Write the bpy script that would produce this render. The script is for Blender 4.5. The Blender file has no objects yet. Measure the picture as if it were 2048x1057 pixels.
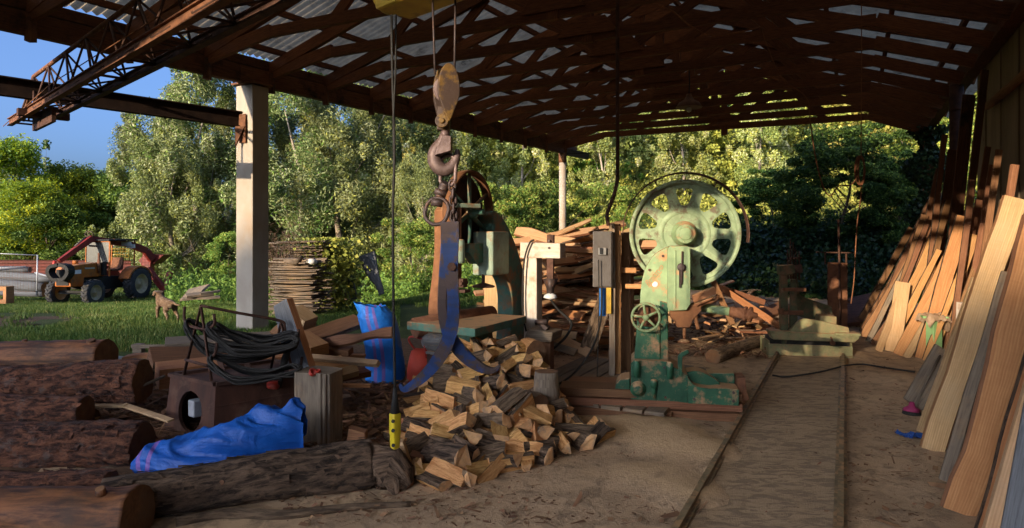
import bpy, math, random
import numpy as np
from mathutils import Vector as V, Matrix, noise

R = random.Random(11)
F, CX, HY, EYE = 1300.0, 1024.0, 470.0, 1.7
rad = math.radians
C = bpy.context.scene.collection
TH = math.atan(666 / 1300)                       # the shed runs this far to the right of the view
SN, CS = math.sin(TH), math.cos(TH)


def P(px, py, Y):
    return V(((px - CX) / F * Y, Y, EYE - (py - HY) / F * Y))


def G(px, py, z=0.0):
    return P(px, py, (EYE - z) * F / (py - HY))


def S(v, u, z=0.0):                              # shed frame: across, along
    return V((v * CS + u * SN, -v * SN + u * CS, z))


# ------------------------------------------------------------ materials
MATS = {}


class NT:
    def __init__(s, m):
        s.t = m.node_tree
        s.t.nodes.clear()

    def n(s, typ, ins=None, **kw):
        nd = s.t.nodes.new('ShaderNode' + typ)
        for k, v in kw.items():
            setattr(nd, k, v)
        for k, v in (ins or {}).items():
            if isinstance(v, bpy.types.NodeSocket):
                s.t.links.new(v, nd.inputs[k])
            else:
                nd.inputs[k].default_value = v
        return nd

    def mix(s, f, a, b, mode='MIX'):
        nd = s.n('Mix', data_type='RGBA', blend_type=mode)
        for i, v in ((0, f), (6, a), (7, b)):
            if isinstance(v, bpy.types.NodeSocket):
                s.t.links.new(v, nd.inputs[i])
            else:
                nd.inputs[i].default_value = v if i == 0 or len(v) == 4 else (*v, 1)
        return nd.outputs[2]

    def math(s, op, a, b=0.0, c=0.0, clamp=False):
        nd = s.n('Math', operation=op, use_clamp=clamp)
        for i, v in enumerate((a, b, c)):
            if isinstance(v, bpy.types.NodeSocket):
                s.t.links.new(v, nd.inputs[i])
            else:
                nd.inputs[i].default_value = v
        return nd.outputs[0]

    def ramp(s, f, stops):
        nd = s.n('ValToRGB', {0: f})
        e = nd.color_ramp.elements
        while len(e) < len(stops):
            e.new(0.5)
        for i, (p, c) in enumerate(stops):
            e[i].position = p
            e[i].color = (*c, 1) if len(c) == 3 else c
        return nd.outputs[0]

    def noise(s, vec, scale, detail=5, rough=0.6, dist=0.0):
        return s.n('TexNoise', {'Vector': vec, 'Scale': scale, 'Detail': detail, 'Roughness': rough, 'Distortion': dist}).outputs['Fac']


def mat(name, c1, c2=None, scale=6.0, coord='obj', stretch=(1, 1, 1), rough=0.8, bump=0.25, bscale=None,
        c3=None, c3scale=2.5, c3thr=0.55, c3w=0.08, dust=0.0, dustc=(0.42, 0.24, 0.12), metal=0.0, var=0.2, hue=0.0,
        transl=0.0, spec=0.3, rings=False, knots=False, bdist=0.01, sharp=0.15):
    m = bpy.data.materials.new(name)
    m.use_nodes = True
    t = NT(m)
    if coord == 'uv':
        base = t.n('UVMap', uv_map='UVMap').outputs[0]
    else:
        base = t.n('TexCoord').outputs['Object']
    vec = t.n('Mapping', {'Vector': base, 'Scale': stretch}).outputs[0]
    n1 = t.noise(vec, scale, 7, 0.65, 0.4)
    c2 = c2 or tuple(x * 0.6 for x in c1)
    col = t.ramp(n1, [(0.5 - sharp, c2), (0.5 + sharp, c1)])
    if rings:
        w = t.n('TexWave', {'Vector': vec, 'Scale': scale * 0.35, 'Distortion': 5.0, 'Detail': 3.0, 'Detail Scale': 0.6}, bands_direction='Y').outputs['Fac']
        col = t.mix(t.math('MULTIPLY', w, 0.38), col, tuple(x * 0.55 for x in c2))
    if knots:
        vk = t.n('Mapping', {'Vector': base, 'Scale': (1.6, 5.0, 5.0)}).outputs[0]
        vo = t.n('TexVoronoi', {'Vector': vk, 'Scale': 1.0, 'Randomness': 1.0}).outputs['Distance']
        k = t.math('SUBTRACT', 1.0, t.math('MULTIPLY', vo, 8.0), clamp=True)
        col = t.mix(t.math('MULTIPLY', k, 0.75), col, tuple(x * 0.28 for x in c1))
    if rings:
        sc_ = t.noise(t.n('Mapping', {'Vector': base, 'Scale': (48, 2.0, 1)}).outputs[0], 1.0, 4, 0.7)
        col = t.mix(t.math('MULTIPLY', t.ramp(sc_, [(0.45, (0, 0, 0)), (0.7, (1, 1, 1))]), 0.14), col, tuple(x * 0.55 for x in c2))
    vs = t.n('SeparateXYZ', {0: t.n('UVMap', uv_map='var').outputs[0]})
    if c3:
        n3 = t.noise(base if coord == 'obj' else t.n('TexCoord').outputs['Object'], c3scale, 6, 0.7)
        f3 = t.ramp(n3, [(c3thr - c3w, (0, 0, 0)), (c3thr + c3w, (1, 1, 1))])
        col = t.mix(f3, col, c3)
    if dust:
        g = t.n('NewGeometry')
        nz = t.n('SeparateXYZ', {0: g.outputs['Normal']}).outputs[2]
        nd = t.noise(t.n('TexCoord').outputs['Object'], 7.0, 5, 0.7)
        f = t.math('ADD', t.math('MULTIPLY', nz, 0.75), t.math('MULTIPLY', t.math('SUBTRACT', nd, 0.5), 2.2))
        f = t.math('ADD', f, dust - 0.8)
        f = t.math('MULTIPLY', f, 3.0, clamp=True)
        col = t.mix(f, col, dustc)
    oi = t.n('ObjectInfo').outputs['Random']
    br = t.math('ADD', t.math('MULTIPLY', vs.outputs[0], var * 1.3), t.math('MULTIPLY', oi, var * 0.7))
    br = t.math('ADD', br, 1.0 - var)
    hs = t.n('HueSaturation', {'Color': col, 'Value': br, 'Hue': t.math('ADD', 0.5 - hue * 0.5, t.math('MULTIPLY', vs.outputs[1], hue))})
    bs = t.n('BsdfPrincipled', {'Base Color': hs.outputs[0], 'Roughness': rough, 'Metallic': metal, 'Specular IOR Level': spec})
    if bump:
        nb = t.noise(vec, bscale or scale * 3, 6, 0.7)
        hgt = t.math('ADD', t.math('MULTIPLY', nb, 0.6), n1)
        if rings:                                      # saw marks across the grain
            sm_ = t.noise(t.n('Mapping', {'Vector': base, 'Scale': (55, 1.2, 1)}).outputs[0], 1.0, 3, 0.6)
            hgt = t.math('ADD', hgt, t.math('MULTIPLY', sm_, 0.5))
        b = t.n('Bump', {'Strength': bump, 'Distance': bdist, 'Height': hgt})
        t.t.links.new(b.outputs[0], bs.inputs['Normal'])
    out = bs.outputs[0]
    if transl:
        tr = t.n('BsdfTranslucent', {'Color': hs.outputs[0]})
        out = t.n('MixShader', {0: transl, 1: bs.outputs[0], 2: tr.outputs[0]}).outputs[0]
    t.n('OutputMaterial', {'Surface': out})
    MATS[name] = m
    return m


def leafmat(name, stops, transl=0.35, rough=0.55):
    m = bpy.data.materials.new(name)
    m.use_nodes = True
    t = NT(m)
    vs = t.n('SeparateXYZ', {0: t.n('UVMap', uv_map='var').outputs[0]})
    col = t.ramp(vs.outputs[0], stops)
    oi = t.n('ObjectInfo').outputs['Random']
    hs = t.n('HueSaturation', {'Color': col, 'Value': t.math('ADD', 0.8, t.math('MULTIPLY', oi, 0.4)), 'Hue': t.math('ADD', 0.49, t.math('MULTIPLY', oi, 0.02))})
    bs = t.n('BsdfPrincipled', {'Base Color': hs.outputs[0], 'Roughness': rough, 'Specular IOR Level': 0.25})
    tr = t.n('BsdfTranslucent', {'Color': hs.outputs[0]})
    t.n('OutputMaterial', {'Surface': t.n('MixShader', {0: transl, 1: bs.outputs[0], 2: tr.outputs[0]}).outputs[0]})
    MATS[name] = m
    return m


# ------------------------------------------------------------ mesh builder
class MB:
    def __init__(s, M=None):
        s.v, s.f, s.M = [], [], M
        s.mi = 0

    def _add(s, verts, faces, smooth=False, mi=None, uvs=None):
        """faces: index tuples; uvs: one list of (u,v) per face"""
        o = len(s.v)
        s.v += [(s.M @ V(p)) if s.M else V(p) for p in verts]
        var = (R.random(), R.random())
        off = (R.random() * 20, R.random() * 20)
        for i, f in enumerate(faces):
            m = s.mi if mi is None else (mi[i] if isinstance(mi, (list, tuple)) else mi)
            sm = smooth[i] if isinstance(smooth, (list, tuple)) else smooth
            if uvs and uvs[i]:
                uv = [(a + off[0], b + off[1]) for a, b in uvs[i]]
            else:
                q = [V(verts[k]) for k in f]
                nn = (q[1] - q[0]).cross(q[-1] - q[0])
                ax = max(range(3), key=lambda k: abs(nn[k]))
                ii = [k for k in (0, 1, 2) if k != ax]
                uv = [(p[ii[0]] + off[0], p[ii[1]] + off[1]) for p in q]
            s.f.append((tuple(k + o for k in f), uv, sm, var, m))
        return s

    def frame(s, p0, p1, up=(0, 0, 1)):
        p0, p1 = V(p0), V(p1)
        x = (p1 - p0)
        L = x.length
        x.normalize()
        up = V(up)
        y = up.cross(x)
        if y.length < 1e-4:
            y = V((0, 1, 0)).cross(x)
        y.normalize()
        return p0, x, y, x.cross(y), L

    def beam(s, p0, p1, w, h, up=(0, 0, 1), w1=None, h1=None, mi=None):
        p0, x, y, z, L = s.frame(p0, p1, up)
        w1, h1 = w1 or w, h1 or h
        vs = []
        for t, ww, hh in ((0, w, h), (L, w1, h1)):
            for a, b in ((-1, -1), (1, -1), (1, 1), (-1, 1)):
                vs.append(p0 + x * t + y * (a * ww / 2) + z * (b * hh / 2))
        fs = [(0, 3, 2, 1), (4, 5, 6, 7), (0, 1, 5, 4), (1, 2, 6, 5), (2, 3, 7, 6), (3, 0, 4, 7)]
        e = [(-w / 2, -h / 2), (-w / 2, h / 2), (w / 2, h / 2), (w / 2, -h / 2)]
        d = [0, w, w + h, 2 * w + h, 2 * w + 2 * h]
        uv = [[(b, a) for a, b in e], [(b, a) for a, b in e]]
        for k in range(4):
            uv.append([(0, d[k]), (0, d[k + 1]), (L, d[k + 1]), (L, d[k])])
        return s._add(vs, fs, False, mi, uv)

    def box(s, c, sz, rz=0.0, mi=None):
        c = V(c)
        d = [V((math.cos(rz), math.sin(rz), 0)), V((-math.sin(rz), math.cos(rz), 0)), V((0, 0, 1))]
        k = max(range(3), key=lambda i: sz[i])
        if k == 2:
            return s.beam(c - d[2] * sz[2] / 2, c + d[2] * sz[2] / 2, sz[0], sz[1], up=d[1], mi=mi) if True else s
        j = 1 - k
        return s.beam(c - d[k] * sz[k] / 2, c + d[k] * sz[k] / 2, sz[j], sz[2], up=d[2], mi=mi)

    def tube(s, pts, r, n=8, closed=False, caps=True, mi=None, capmi=None, flat=(1, 1), wob=0.0, smooth=True):
        pts = [V(p) for p in pts]
        N = len(pts)
        rs = r if isinstance(r, (list, tuple)) else [r] * N
        tan = []
        for i in range(N):
            a = pts[(i - 1) % N] if (closed or i > 0) else pts[i]
            b = pts[(i + 1) % N] if (closed or i < N - 1) else pts[i]
            d = b - a
            tan.append(d.normalized() if d.length > 1e-9 else V((0, 0, 1)))
        ref = V((0, 0, 1)) if abs(tan[0].z) < 0.9 else V((0, 1, 0))
        y = ref.cross(tan[0]).normalized()
        vs, uvs, fs, sm, mm = [], [], [], [], []
        acc = 0
        al = []
        sd = R.random() * 50
        for i in range(N):
            y = (y - tan[i] * y.dot(tan[i])).normalized()
            z = tan[i].cross(y)
            if i:
                acc += (pts[i] - pts[i - 1]).length
            al.append(acc)
            for k in range(n):
                a = 2 * math.pi * k / n
                q = rs[i]
                if wob:
                    q *= 1 + wob * noise.noise(V((math.cos(a) * 1.3 + sd, math.sin(a) * 1.3, acc * 3)))* 1.6
                vs.append(pts[i] + y * (math.cos(a) * q * flat[0]) + z * (math.sin(a) * q * flat[1]))
        m0 = s.mi if mi is None else mi
        for i in range(N if closed else N - 1):
            j = (i + 1) % N
            for k in range(n):
                l = (k + 1) % n
                fs.append((i * n + k, i * n + l, j * n + l, j * n + k))
                c = 2 * math.pi * max(rs[i], 1e-3) / n
                u0, u1 = al[i], al[i + 1] if i + 1 < N else al[i] + (pts[0] - pts[i]).length
                uvs.append([(u0, k * c), (u0, (k + 1) * c), (u1, (k + 1) * c), (u1, k * c)])
                sm.append(smooth)
                mm.append(m0)
        if caps and not closed:
            fs.append(tuple(range(n - 1, -1, -1)))
            fs.append(tuple((N - 1) * n + k for k in range(n)))
            uvs += [None, None]
            sm += [False, False]
            mm += [m0 if capmi is None else capmi] * 2
        return s._add(vs, fs, sm, mm, uvs)

    def cyl(s, p0, p1, r0, r1=None, n=16, mi=None, capmi=None):
        return s.tube([p0, p1], [r0, r0 if r1 is None else r1], n, mi=mi, capmi=capmi)

    def lathe(s, o, axis, prof, n=24, mi=None, smooth=True, up=(0, 0, 1), caps=True):
        """prof: (radius, distance along axis) pairs"""
        o, x, y, z, L = s.frame(o, V(o) + V(axis), up)
        vs, fs = [], []
        for r, h in prof:
            for k in range(n):
                a = 2 * math.pi * k / n
                vs.append(o + x * h + y * (math.cos(a) * r) + z * (math.sin(a) * r))
        for i in range(len(prof) - 1):
            for k in range(n):
                l = (k + 1) % n
                fs.append((i * n + k, i * n + l, (i + 1) * n + l, (i + 1) * n + k))
        sm = [smooth] * len(fs)
        if caps and prof[0][0] > 1e-4:
            fs.append(tuple(range(n - 1, -1, -1)))
            sm.append(False)
        if caps and prof[-1][0] > 1e-4:
            fs.append(tuple((len(prof) - 1) * n + k for k in range(n)))
            sm.append(False)
        return s._add(vs, fs, sm, mi)

    def prism(s, poly, o, ax, ay, az, mi=None, sidemi=None):
        """poly (a,b) in the plane ax, ay through o, extruded by the vector az"""
        o, ax, ay, az = V(o), V(ax), V(ay), V(az)
        n = len(poly)
        area = sum(poly[i][0] * poly[(i + 1) % n][1] - poly[(i + 1) % n][0] * poly[i][1] for i in range(n))
        if area * ax.cross(ay).dot(az) < 0:
            poly = poly[::-1]
        vs = [o + ax * a + ay * b for a, b in poly] + [o + ax * a + ay * b + az for a, b in poly]
        fs = [tuple(range(n - 1, -1, -1)), tuple(range(n, 2 * n))]
        for i in range(n):
            j = (i + 1) % n
            fs.append((i, j, n + j, n + i))
        m0 = s.mi if mi is None else mi
        return s._add(vs, fs, False, [m0, m0] + [m0 if sidemi is None else sidemi] * n)

    def board(s, p0, p1, w, t, nrm, wob=0.0, n=8, mi=0, edgemi=None, w1=None, bend=0.0):
        """a sawn board: broad face towards nrm, edges waney by wob"""
        p0, x, y, z, L = s.frame(p0, p1, nrm)
        w1 = w1 or w
        vs, fs, uv, mm = [], [], [], []
        sd, sd2 = R.random() * 90, R.random() * 90
        n = n if (wob or bend) else 1
        for i in range(n + 1):
            f = i / n
            ww = w + (w1 - w) * f
            a = -ww / 2 + wob * noise.noise(V((f * L * 2.3, sd, 0))) * 2
            b = ww / 2 + wob * noise.noise(V((f * L * 2.3, sd2, 5))) * 2
            c = p0 + x * (L * f) + z * (bend * (4 * f * (1 - f)))
            g = 0.75 * wob if wob else 0
            for (q, h) in ((a, -t / 2), (b, -t / 2), (b - g, t / 2), (a + g, t / 2)):
                vs.append(c + y * q + z * h)
        d = [0, w, w + t, 2 * w + t, 2 * w + 2 * t]
        for i in range(n):
            u0, u1 = L * i / n, L * (i + 1) / n
            for k in range(4):
                l = (k + 1) % 4
                fs.append((4 * i + k, 4 * i + l, 4 * i + 4 + l, 4 * i + 4 + k))
                uv.append([(u0, d[k]), (u0, d[k + 1]), (u1, d[k + 1]), (u1, d[k])])
                mm.append(mi if (k % 2 == 0 or edgemi is None) else edgemi)
        fs += [(0, 3, 2, 1), (4 * n, 4 * n + 1, 4 * n + 2, 4 * n + 3)]
        uv += [None, None]
        mm += [mi, mi]
        return s._add(vs, fs, False, mm, uv)

    def grid(s, fn, nu, nv, mi=None, smooth=True, closeu=False):
        vs = [fn(i / nu, j / nv) for j in range(nv + 1) for i in range(nu + (0 if closeu else 1))]
        w = nu if closeu else nu + 1
        fs, uv = [], []
        for j in range(nv):
            for i in range(nu):
                k = (i + 1) % w
                fs.append((j * w + i, j * w + k, (j + 1) * w + k, (j + 1) * w + i))
                uv.append([(i / nu, j / nv), ((i + 1) / nu, j / nv), ((i + 1) / nu, (j + 1) / nv), (i / nu, (j + 1) / nv)])
        s._add(vs, fs, smooth, mi, uv)
        # keep 0..1 uv exactly
        for q in range(len(s.f) - len(fs), len(s.f)):
            f = s.f[q]
            s.f[q] = (f[0], uv[q - (len(s.f) - len(fs))], f[2], f[3], f[4])
        return s

    def mesh(s, name, mats, loc):
        me = bpy.data.meshes.new(name)
        me.from_pydata([tuple(p - loc) for p in s.v], [], [f[0] for f in s.f])
        a = me.uv_layers.new(name='UVMap')
        b = me.uv_layers.new(name='var')
        ua = [c for f in s.f for p in f[1] for c in p]
        ub = [c for f in s.f for p in f[1] for c in f[3]]
        a.data.foreach_set('uv', ua)
        b.data.foreach_set('uv', ub)
        me.polygons.foreach_set('use_smooth', [f[2] for f in s.f])
        me.polygons.foreach_set('material_index', [f[4] for f in s.f])
        for m in (mats if isinstance(mats, (list, tuple)) else [mats]):
            me.materials.append(MATS[m] if isinstance(m, str) else m)
        me.update()
        return me

    def build(s, name, mats, parent, bevel=0.0, label=None):
        loc = root_loc(parent)
        ob = bpy.data.objects.new(name, s.mesh(name, mats, loc))
        C.objects.link(ob)
        ob.parent = parent
        fin(ob, bevel)
        if label:
            ob['label'] = label
        return ob

    def solo(s, name, mats, label=None, cat=None, group=None, kind=None, bevel=0.0, origin=None):
        xs = [p.x for p in s.v]
        ys = [p.y for p in s.v]
        loc = V(origin) if origin is not None else V(((min(xs) + max(xs)) / 2, (min(ys) + max(ys)) / 2, min(p.z for p in s.v)))
        ob = bpy.data.objects.new(name, s.mesh(name, mats, loc))
        ob.location = loc
        C.objects.link(ob)
        tag(ob, label, cat, group, kind)
        fin(ob, bevel)
        return ob


def fin(ob, bevel):
    if bevel:
        b = ob.modifiers.new('bevel', 'BEVEL')
        b.width = bevel
        b.segments = 2
        b.limit_method = 'ANGLE'
        b.angle_limit = rad(40)


def root_loc(o):
    while o.parent:
        o = o.parent
    return V(o.location)


def tag(o, label=None, cat=None, group=None, kind=None):
    if label:
        o['label'] = label
    if cat:
        o['category'] = cat
    if group:
        o['group'] = group
    if kind or label:
        o['kind'] = kind or 'thing'
    return o


def thing(name, label, cat, loc, group=None):
    o = bpy.data.objects.new(name, None)
    o.empty_display_size = 0.1
    C.objects.link(o)
    o.location = V(loc)
    return tag(o, label, cat, group)


def copy_tree(o, parent=None):
    c = o.copy()
    C.objects.link(c)
    c.parent = parent
    for ch in list(o.children):
        copy_tree(ch, c)
    return c


def smoothstep(a, b, x):
    t = min(1, max(0, (x - a) / (b - a)))
    return t * t * (3 - 2 * t)


def lerp_tab(tab, x):
    if x <= tab[0][0]:
        return tab[0][1]
    for (a, p), (b, q) in zip(tab, tab[1:]):
        if x <= b:
            return p + (q - p) * (x - a) / (b - a)
    return tab[-1][1]


def spline(pts, n=6, closed=False):
    """Catmull-Rom through the points"""
    pts = [V(p) for p in pts]
    N = len(pts)
    out = []
    for i in range(N if closed else N - 1):
        p1, p2 = pts[i], pts[(i + 1) % N]
        p0 = pts[i - 1] if (i > 0 or closed) else p1 * 2 - p2
        p3 = pts[(i + 2) % N] if (i + 2 < N or closed) else p2 * 2 - p1
        for k in range(n):
            t = k / n
            out.append(0.5 * ((2 * p1) + (p2 - p0) * t + (2 * p0 - 5 * p1 + 4 * p2 - p3) * t * t + (3 * p1 - p0 - 3 * p2 + p3) * t ** 3))
    if not closed:
        out.append(pts[-1])
    return out


def np_quads(name, verts, var, mats, loc=(0, 0, 0), mi=None, per=4):
    """verts (N*per,3) -> mesh of N separate faces with one 'var' pair per face"""
    N = len(verts) // per
    me = bpy.data.meshes.new(name)
    me.vertices.add(N * per)
    me.loops.add(N * per)
    me.polygons.add(N)
    me.vertices.foreach_set('co', (verts - np.array(loc)).astype(np.float32).ravel())
    me.loops.foreach_set('vertex_index', np.arange(N * per, dtype=np.int32))
    me.polygons.foreach_set('loop_start', np.arange(0, N * per, per, dtype=np.int32))
    me.uv_layers.new(name='UVMap')
    uv = me.uv_layers.new(name='var')
    uv.data.foreach_set('uv', np.repeat(var, per, axis=0).astype(np.float32).ravel())
    if mi is not None:
        me.polygons.foreach_set('material_index', mi.astype(np.int32))
    for m in (mats if isinstance(mats, (list, tuple)) else [mats]):
        me.materials.append(MATS[m])
    me.update(calc_edges=True)
    return me
# ------------------------------------------------------------ material library
mat('timber_dark', (0.17, 0.062, 0.024), (0.07, 0.024, 0.010), 5, 'uv', (1.2, 14, 1), bump=0.4, var=0.35)
mat('timber_beam', (0.17, 0.07, 0.032), (0.075, 0.03, 0.015), 4, 'uv', (1, 12, 1), bump=0.4, var=0.3, c3=(0.02, 0.012, 0.008), c3thr=0.6)
mat('roofing', (0.56, 0.41, 0.24), (0.36, 0.26, 0.15), 3.0, 'obj', rough=0.9, bump=0.15, c3=(0.12, 0.08, 0.045), c3scale=2.6, c3thr=0.62, transl=0.60)
mat('concrete', (0.40, 0.34, 0.27), (0.33, 0.27, 0.21), 2.2, 'obj', (1, 1, 0.5), rough=0.9, bump=0.25, bscale=30, c3=(0.34, 0.23, 0.14), c3scale=1.1, c3thr=0.62, c3w=0.12, var=0.05)
mat('wall_panel', (0.29, 0.21, 0.135), (0.19, 0.135, 0.085), 1.8, 'obj', (1, 1, 0.3), rough=0.9, bump=0.15, c3=(0.15, 0.05, 0.025), c3scale=2.2, c3thr=0.68, c3w=0.02)
mat('rust', (0.20, 0.085, 0.04), (0.09, 0.035, 0.018), 9, 'obj', rough=0.85, bump=0.35, var=0.15)
mat('beam_shaded', (0.035, 0.02, 0.014), (0.018, 0.011, 0.009), 6, 'obj', rough=0.9, bump=0.2, spec=0.1)  # near-black carries the shade on the runway beam's face
mat('rust_dark', (0.10, 0.045, 0.028), (0.04, 0.018, 0.012), 8, 'obj', rough=0.8, bump=0.3, var=0.15)
mat('rust_orange', (0.22, 0.095, 0.04), (0.12, 0.048, 0.021), 6, 'obj', rough=0.85, bump=0.3, dust=0.35)
mat('box_rust', (0.095, 0.037, 0.02), (0.04, 0.016, 0.01), 5, 'obj', (1, 1, 0.35), rough=0.75, bump=0.25, c3=(0.14, 0.075, 0.048), c3scale=3, c3thr=0.6)
mat('black_rubber', (0.028, 0.028, 0.03), (0.018, 0.018, 0.02), 20, 'obj', rough=0.75, bump=0.2)
mat('cable_black', (0.022, 0.019, 0.016), (0.013, 0.011, 0.009), 20, 'obj', rough=0.75, bump=0.1)
mat('iron', (0.085, 0.06, 0.055), (0.04, 0.028, 0.026), 14, 'obj', rough=0.55, bump=0.25, metal=0.4, c3=(0.14, 0.06, 0.03), c3scale=9, c3thr=0.6)
mat('hook_iron', (0.17, 0.115, 0.10), (0.09, 0.055, 0.048), 16, 'obj', rough=0.5, bump=0.3, metal=0.3)
mat('block_yellow', (0.20, 0.11, 0.02), (0.10, 0.05, 0.014), 8, 'obj', rough=0.6, bump=0.4, c3=(0.055, 0.032, 0.022), c3scale=9, c3thr=0.46, c3w=0.04)
mat('hoist_yellow', (0.55, 0.36, 0.04), (0.42, 0.25, 0.03), 4, 'obj', rough=0.5, bump=0.15, c3=(0.14, 0.07, 0.03), c3scale=5, c3thr=0.62, dust=0.2)
mat('pendant_yellow', (0.62, 0.46, 0.02), (0.5, 0.36, 0.02), 9, 'obj', rough=0.4, bump=0.05, c3=(0.2, 0.13, 0.03), c3scale=16, c3thr=0.66)
mat('tongs_blue', (0.008, 0.034, 0.14), (0.006, 0.020, 0.075), 6, 'obj', rough=0.55, bump=0.5, c3=(0.05, 0.03, 0.026), c3scale=9, c3thr=0.49, c3w=0.03)
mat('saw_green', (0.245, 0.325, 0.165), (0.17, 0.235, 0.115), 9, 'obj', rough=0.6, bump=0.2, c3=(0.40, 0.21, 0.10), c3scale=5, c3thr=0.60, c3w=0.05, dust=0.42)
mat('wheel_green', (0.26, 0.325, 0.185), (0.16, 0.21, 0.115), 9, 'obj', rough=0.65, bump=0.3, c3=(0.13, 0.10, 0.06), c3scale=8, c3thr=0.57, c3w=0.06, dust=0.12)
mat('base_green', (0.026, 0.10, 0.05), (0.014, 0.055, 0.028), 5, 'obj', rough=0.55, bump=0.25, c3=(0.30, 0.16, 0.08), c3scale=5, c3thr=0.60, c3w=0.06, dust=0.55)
mat('resaw_green', (0.07, 0.17, 0.13), (0.05, 0.115, 0.085), 6, 'obj', rough=0.6, bump=0.2, c3=(0.22, 0.11, 0.05), c3scale=4, c3thr=0.55, c3w=0.07, dust=0.45)
mat('resaw_pale', (0.26, 0.33, 0.25), (0.18, 0.24, 0.18), 6, 'obj', rough=0.6, bump=0.2, c3=(0.24, 0.12, 0.06), c3scale=7, c3thr=0.6, dust=0.4)
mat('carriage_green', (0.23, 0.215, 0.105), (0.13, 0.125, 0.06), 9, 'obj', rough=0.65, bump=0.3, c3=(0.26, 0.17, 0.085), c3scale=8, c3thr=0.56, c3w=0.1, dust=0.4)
mat('carriage_shaded', (0.07, 0.075, 0.035), (0.035, 0.038, 0.018), 9, 'obj', rough=0.65, bump=0.3, c3=(0.13, 0.07, 0.035), c3scale=8, c3thr=0.56, c3w=0.08, dust=0.3)  # shaded copy of the carriage green: the shade is in the colour
mat('stand_green', (0.28, 0.48, 0.20), (0.23, 0.40, 0.16), 6, 'obj', rough=0.5, bump=0.1, dust=0.15)
mat('sawdust', (0.42, 0.24, 0.12), (0.32, 0.17, 0.08), 20, 'obj', rough=1, bump=0.4)
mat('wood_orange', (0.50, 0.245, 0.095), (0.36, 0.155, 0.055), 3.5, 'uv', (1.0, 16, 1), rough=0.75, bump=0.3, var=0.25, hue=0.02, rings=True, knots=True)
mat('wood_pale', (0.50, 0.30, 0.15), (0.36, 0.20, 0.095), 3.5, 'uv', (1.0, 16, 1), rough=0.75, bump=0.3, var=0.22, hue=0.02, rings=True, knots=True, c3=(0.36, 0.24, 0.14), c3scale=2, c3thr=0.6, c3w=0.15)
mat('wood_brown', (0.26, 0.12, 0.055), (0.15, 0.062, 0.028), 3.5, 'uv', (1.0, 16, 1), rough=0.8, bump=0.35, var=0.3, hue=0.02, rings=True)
mat('wood_grey', (0.22, 0.17, 0.12), (0.11, 0.08, 0.058), 3.5, 'uv', (1.0, 18, 1), rough=0.9, bump=0.45, var=0.25, c3=(0.30, 0.18, 0.09), c3scale=2, c3thr=0.62, c3w=0.15)
mat('wood_slate', (0.16, 0.165, 0.175), (0.085, 0.085, 0.09), 3.5, 'uv', (1.0, 20, 1), rough=0.9, bump=0.5, var=0.15)
mat('wood_white', (0.58, 0.50, 0.42), (0.46, 0.37, 0.29), 4, 'uv', (1, 10, 1), rough=0.8, bump=0.2, c3=(0.34, 0.16, 0.08), c3scale=3, c3thr=0.58, c3w=0.1)
mat('split_wood', (0.68, 0.36, 0.14), (0.46, 0.20, 0.065), 5, 'uv', (1.5, 14, 1), rough=0.8, bump=0.9, var=0.3, hue=0.03, bdist=0.02, sharp=0.09)
mat('split_end', (0.64, 0.37, 0.17), (0.42, 0.21, 0.09), 14, 'uv', rough=0.9, bump=0.4, var=0.3, c3=(0.2, 0.15, 0.11), c3scale=6, c3thr=0.58)
mat('bark', (0.16, 0.10, 0.062), (0.03, 0.018, 0.011), 7, 'uv', (0.9, 3.5, 1), rough=0.95, bump=1.0, var=0.5, c3=(0.20, 0.12, 0.07), c3scale=6, c3thr=0.62, bdist=0.05, sharp=0.09)
mat('bark_red', (0.17, 0.066, 0.034), (0.03, 0.012, 0.008), 9, 'uv', (1.0, 2.2, 1), rough=0.95, bump=1.0, var=0.55, c3=(0.11, 0.08, 0.068), c3scale=7, c3thr=0.62, bdist=0.05, sharp=0.09)
mat('bark_bare', (0.22, 0.085, 0.03), (0.05, 0.018, 0.008), 3.5, 'uv', (0.8, 5, 1), rough=0.7, bump=0.5, var=0.15, c3=(0.05, 0.028, 0.016), c3scale=2.6, c3thr=0.58, c3w=0.12, sharp=0.09)
mat('bark_grey', (0.23, 0.15, 0.09), (0.08, 0.05, 0.03), 8, 'uv', (0.8, 5, 1), rough=0.95, bump=1.0, var=0.15, bdist=0.03, sharp=0.09)
mat('log_end', (0.20, 0.10, 0.045), (0.10, 0.045, 0.022), 9, 'obj', rough=0.9, bump=0.4, c3=(0.13, 0.075, 0.045), c3scale=4, c3thr=0.55)
mat('trunk_bark', (0.17, 0.12, 0.08), (0.07, 0.05, 0.034), 8, 'uv', (1, 5, 1), rough=0.95, bump=0.6)
mat('trunk_pale', (0.36, 0.29, 0.21), (0.22, 0.17, 0.12), 8, 'uv', (1, 3, 1), rough=0.95, bump=0.4)
mat('white_paint', (0.72, 0.70, 0.66), (0.6, 0.57, 0.52), 10, 'obj', rough=0.6, bump=0.1)
mat('grey_paint', (0.20, 0.19, 0.18), (0.14, 0.13, 0.12), 8, 'obj', rough=0.6, bump=0.1, dust=0.25)
mat('cabinet_grey', (0.10, 0.085, 0.075), (0.065, 0.052, 0.045), 6, 'obj', rough=0.6, bump=0.1, c3=(0.19, 0.10, 0.05), c3scale=5, c3thr=0.66)
mat('blue_paint', (0.02, 0.16, 0.50), None, 8, 'obj', rough=0.5, bump=0.05)
mat('yellow_paint', (0.50, 0.30, 0.03), None, 8, 'obj', rough=0.6, bump=0.1, dust=0.2)
mat('red_paint', (0.42, 0.035, 0.02), (0.30, 0.03, 0.02), 7, 'obj', rough=0.5, bump=0.1, c3=(0.25, 0.10, 0.06), c3scale=6, c3thr=0.63)
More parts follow.
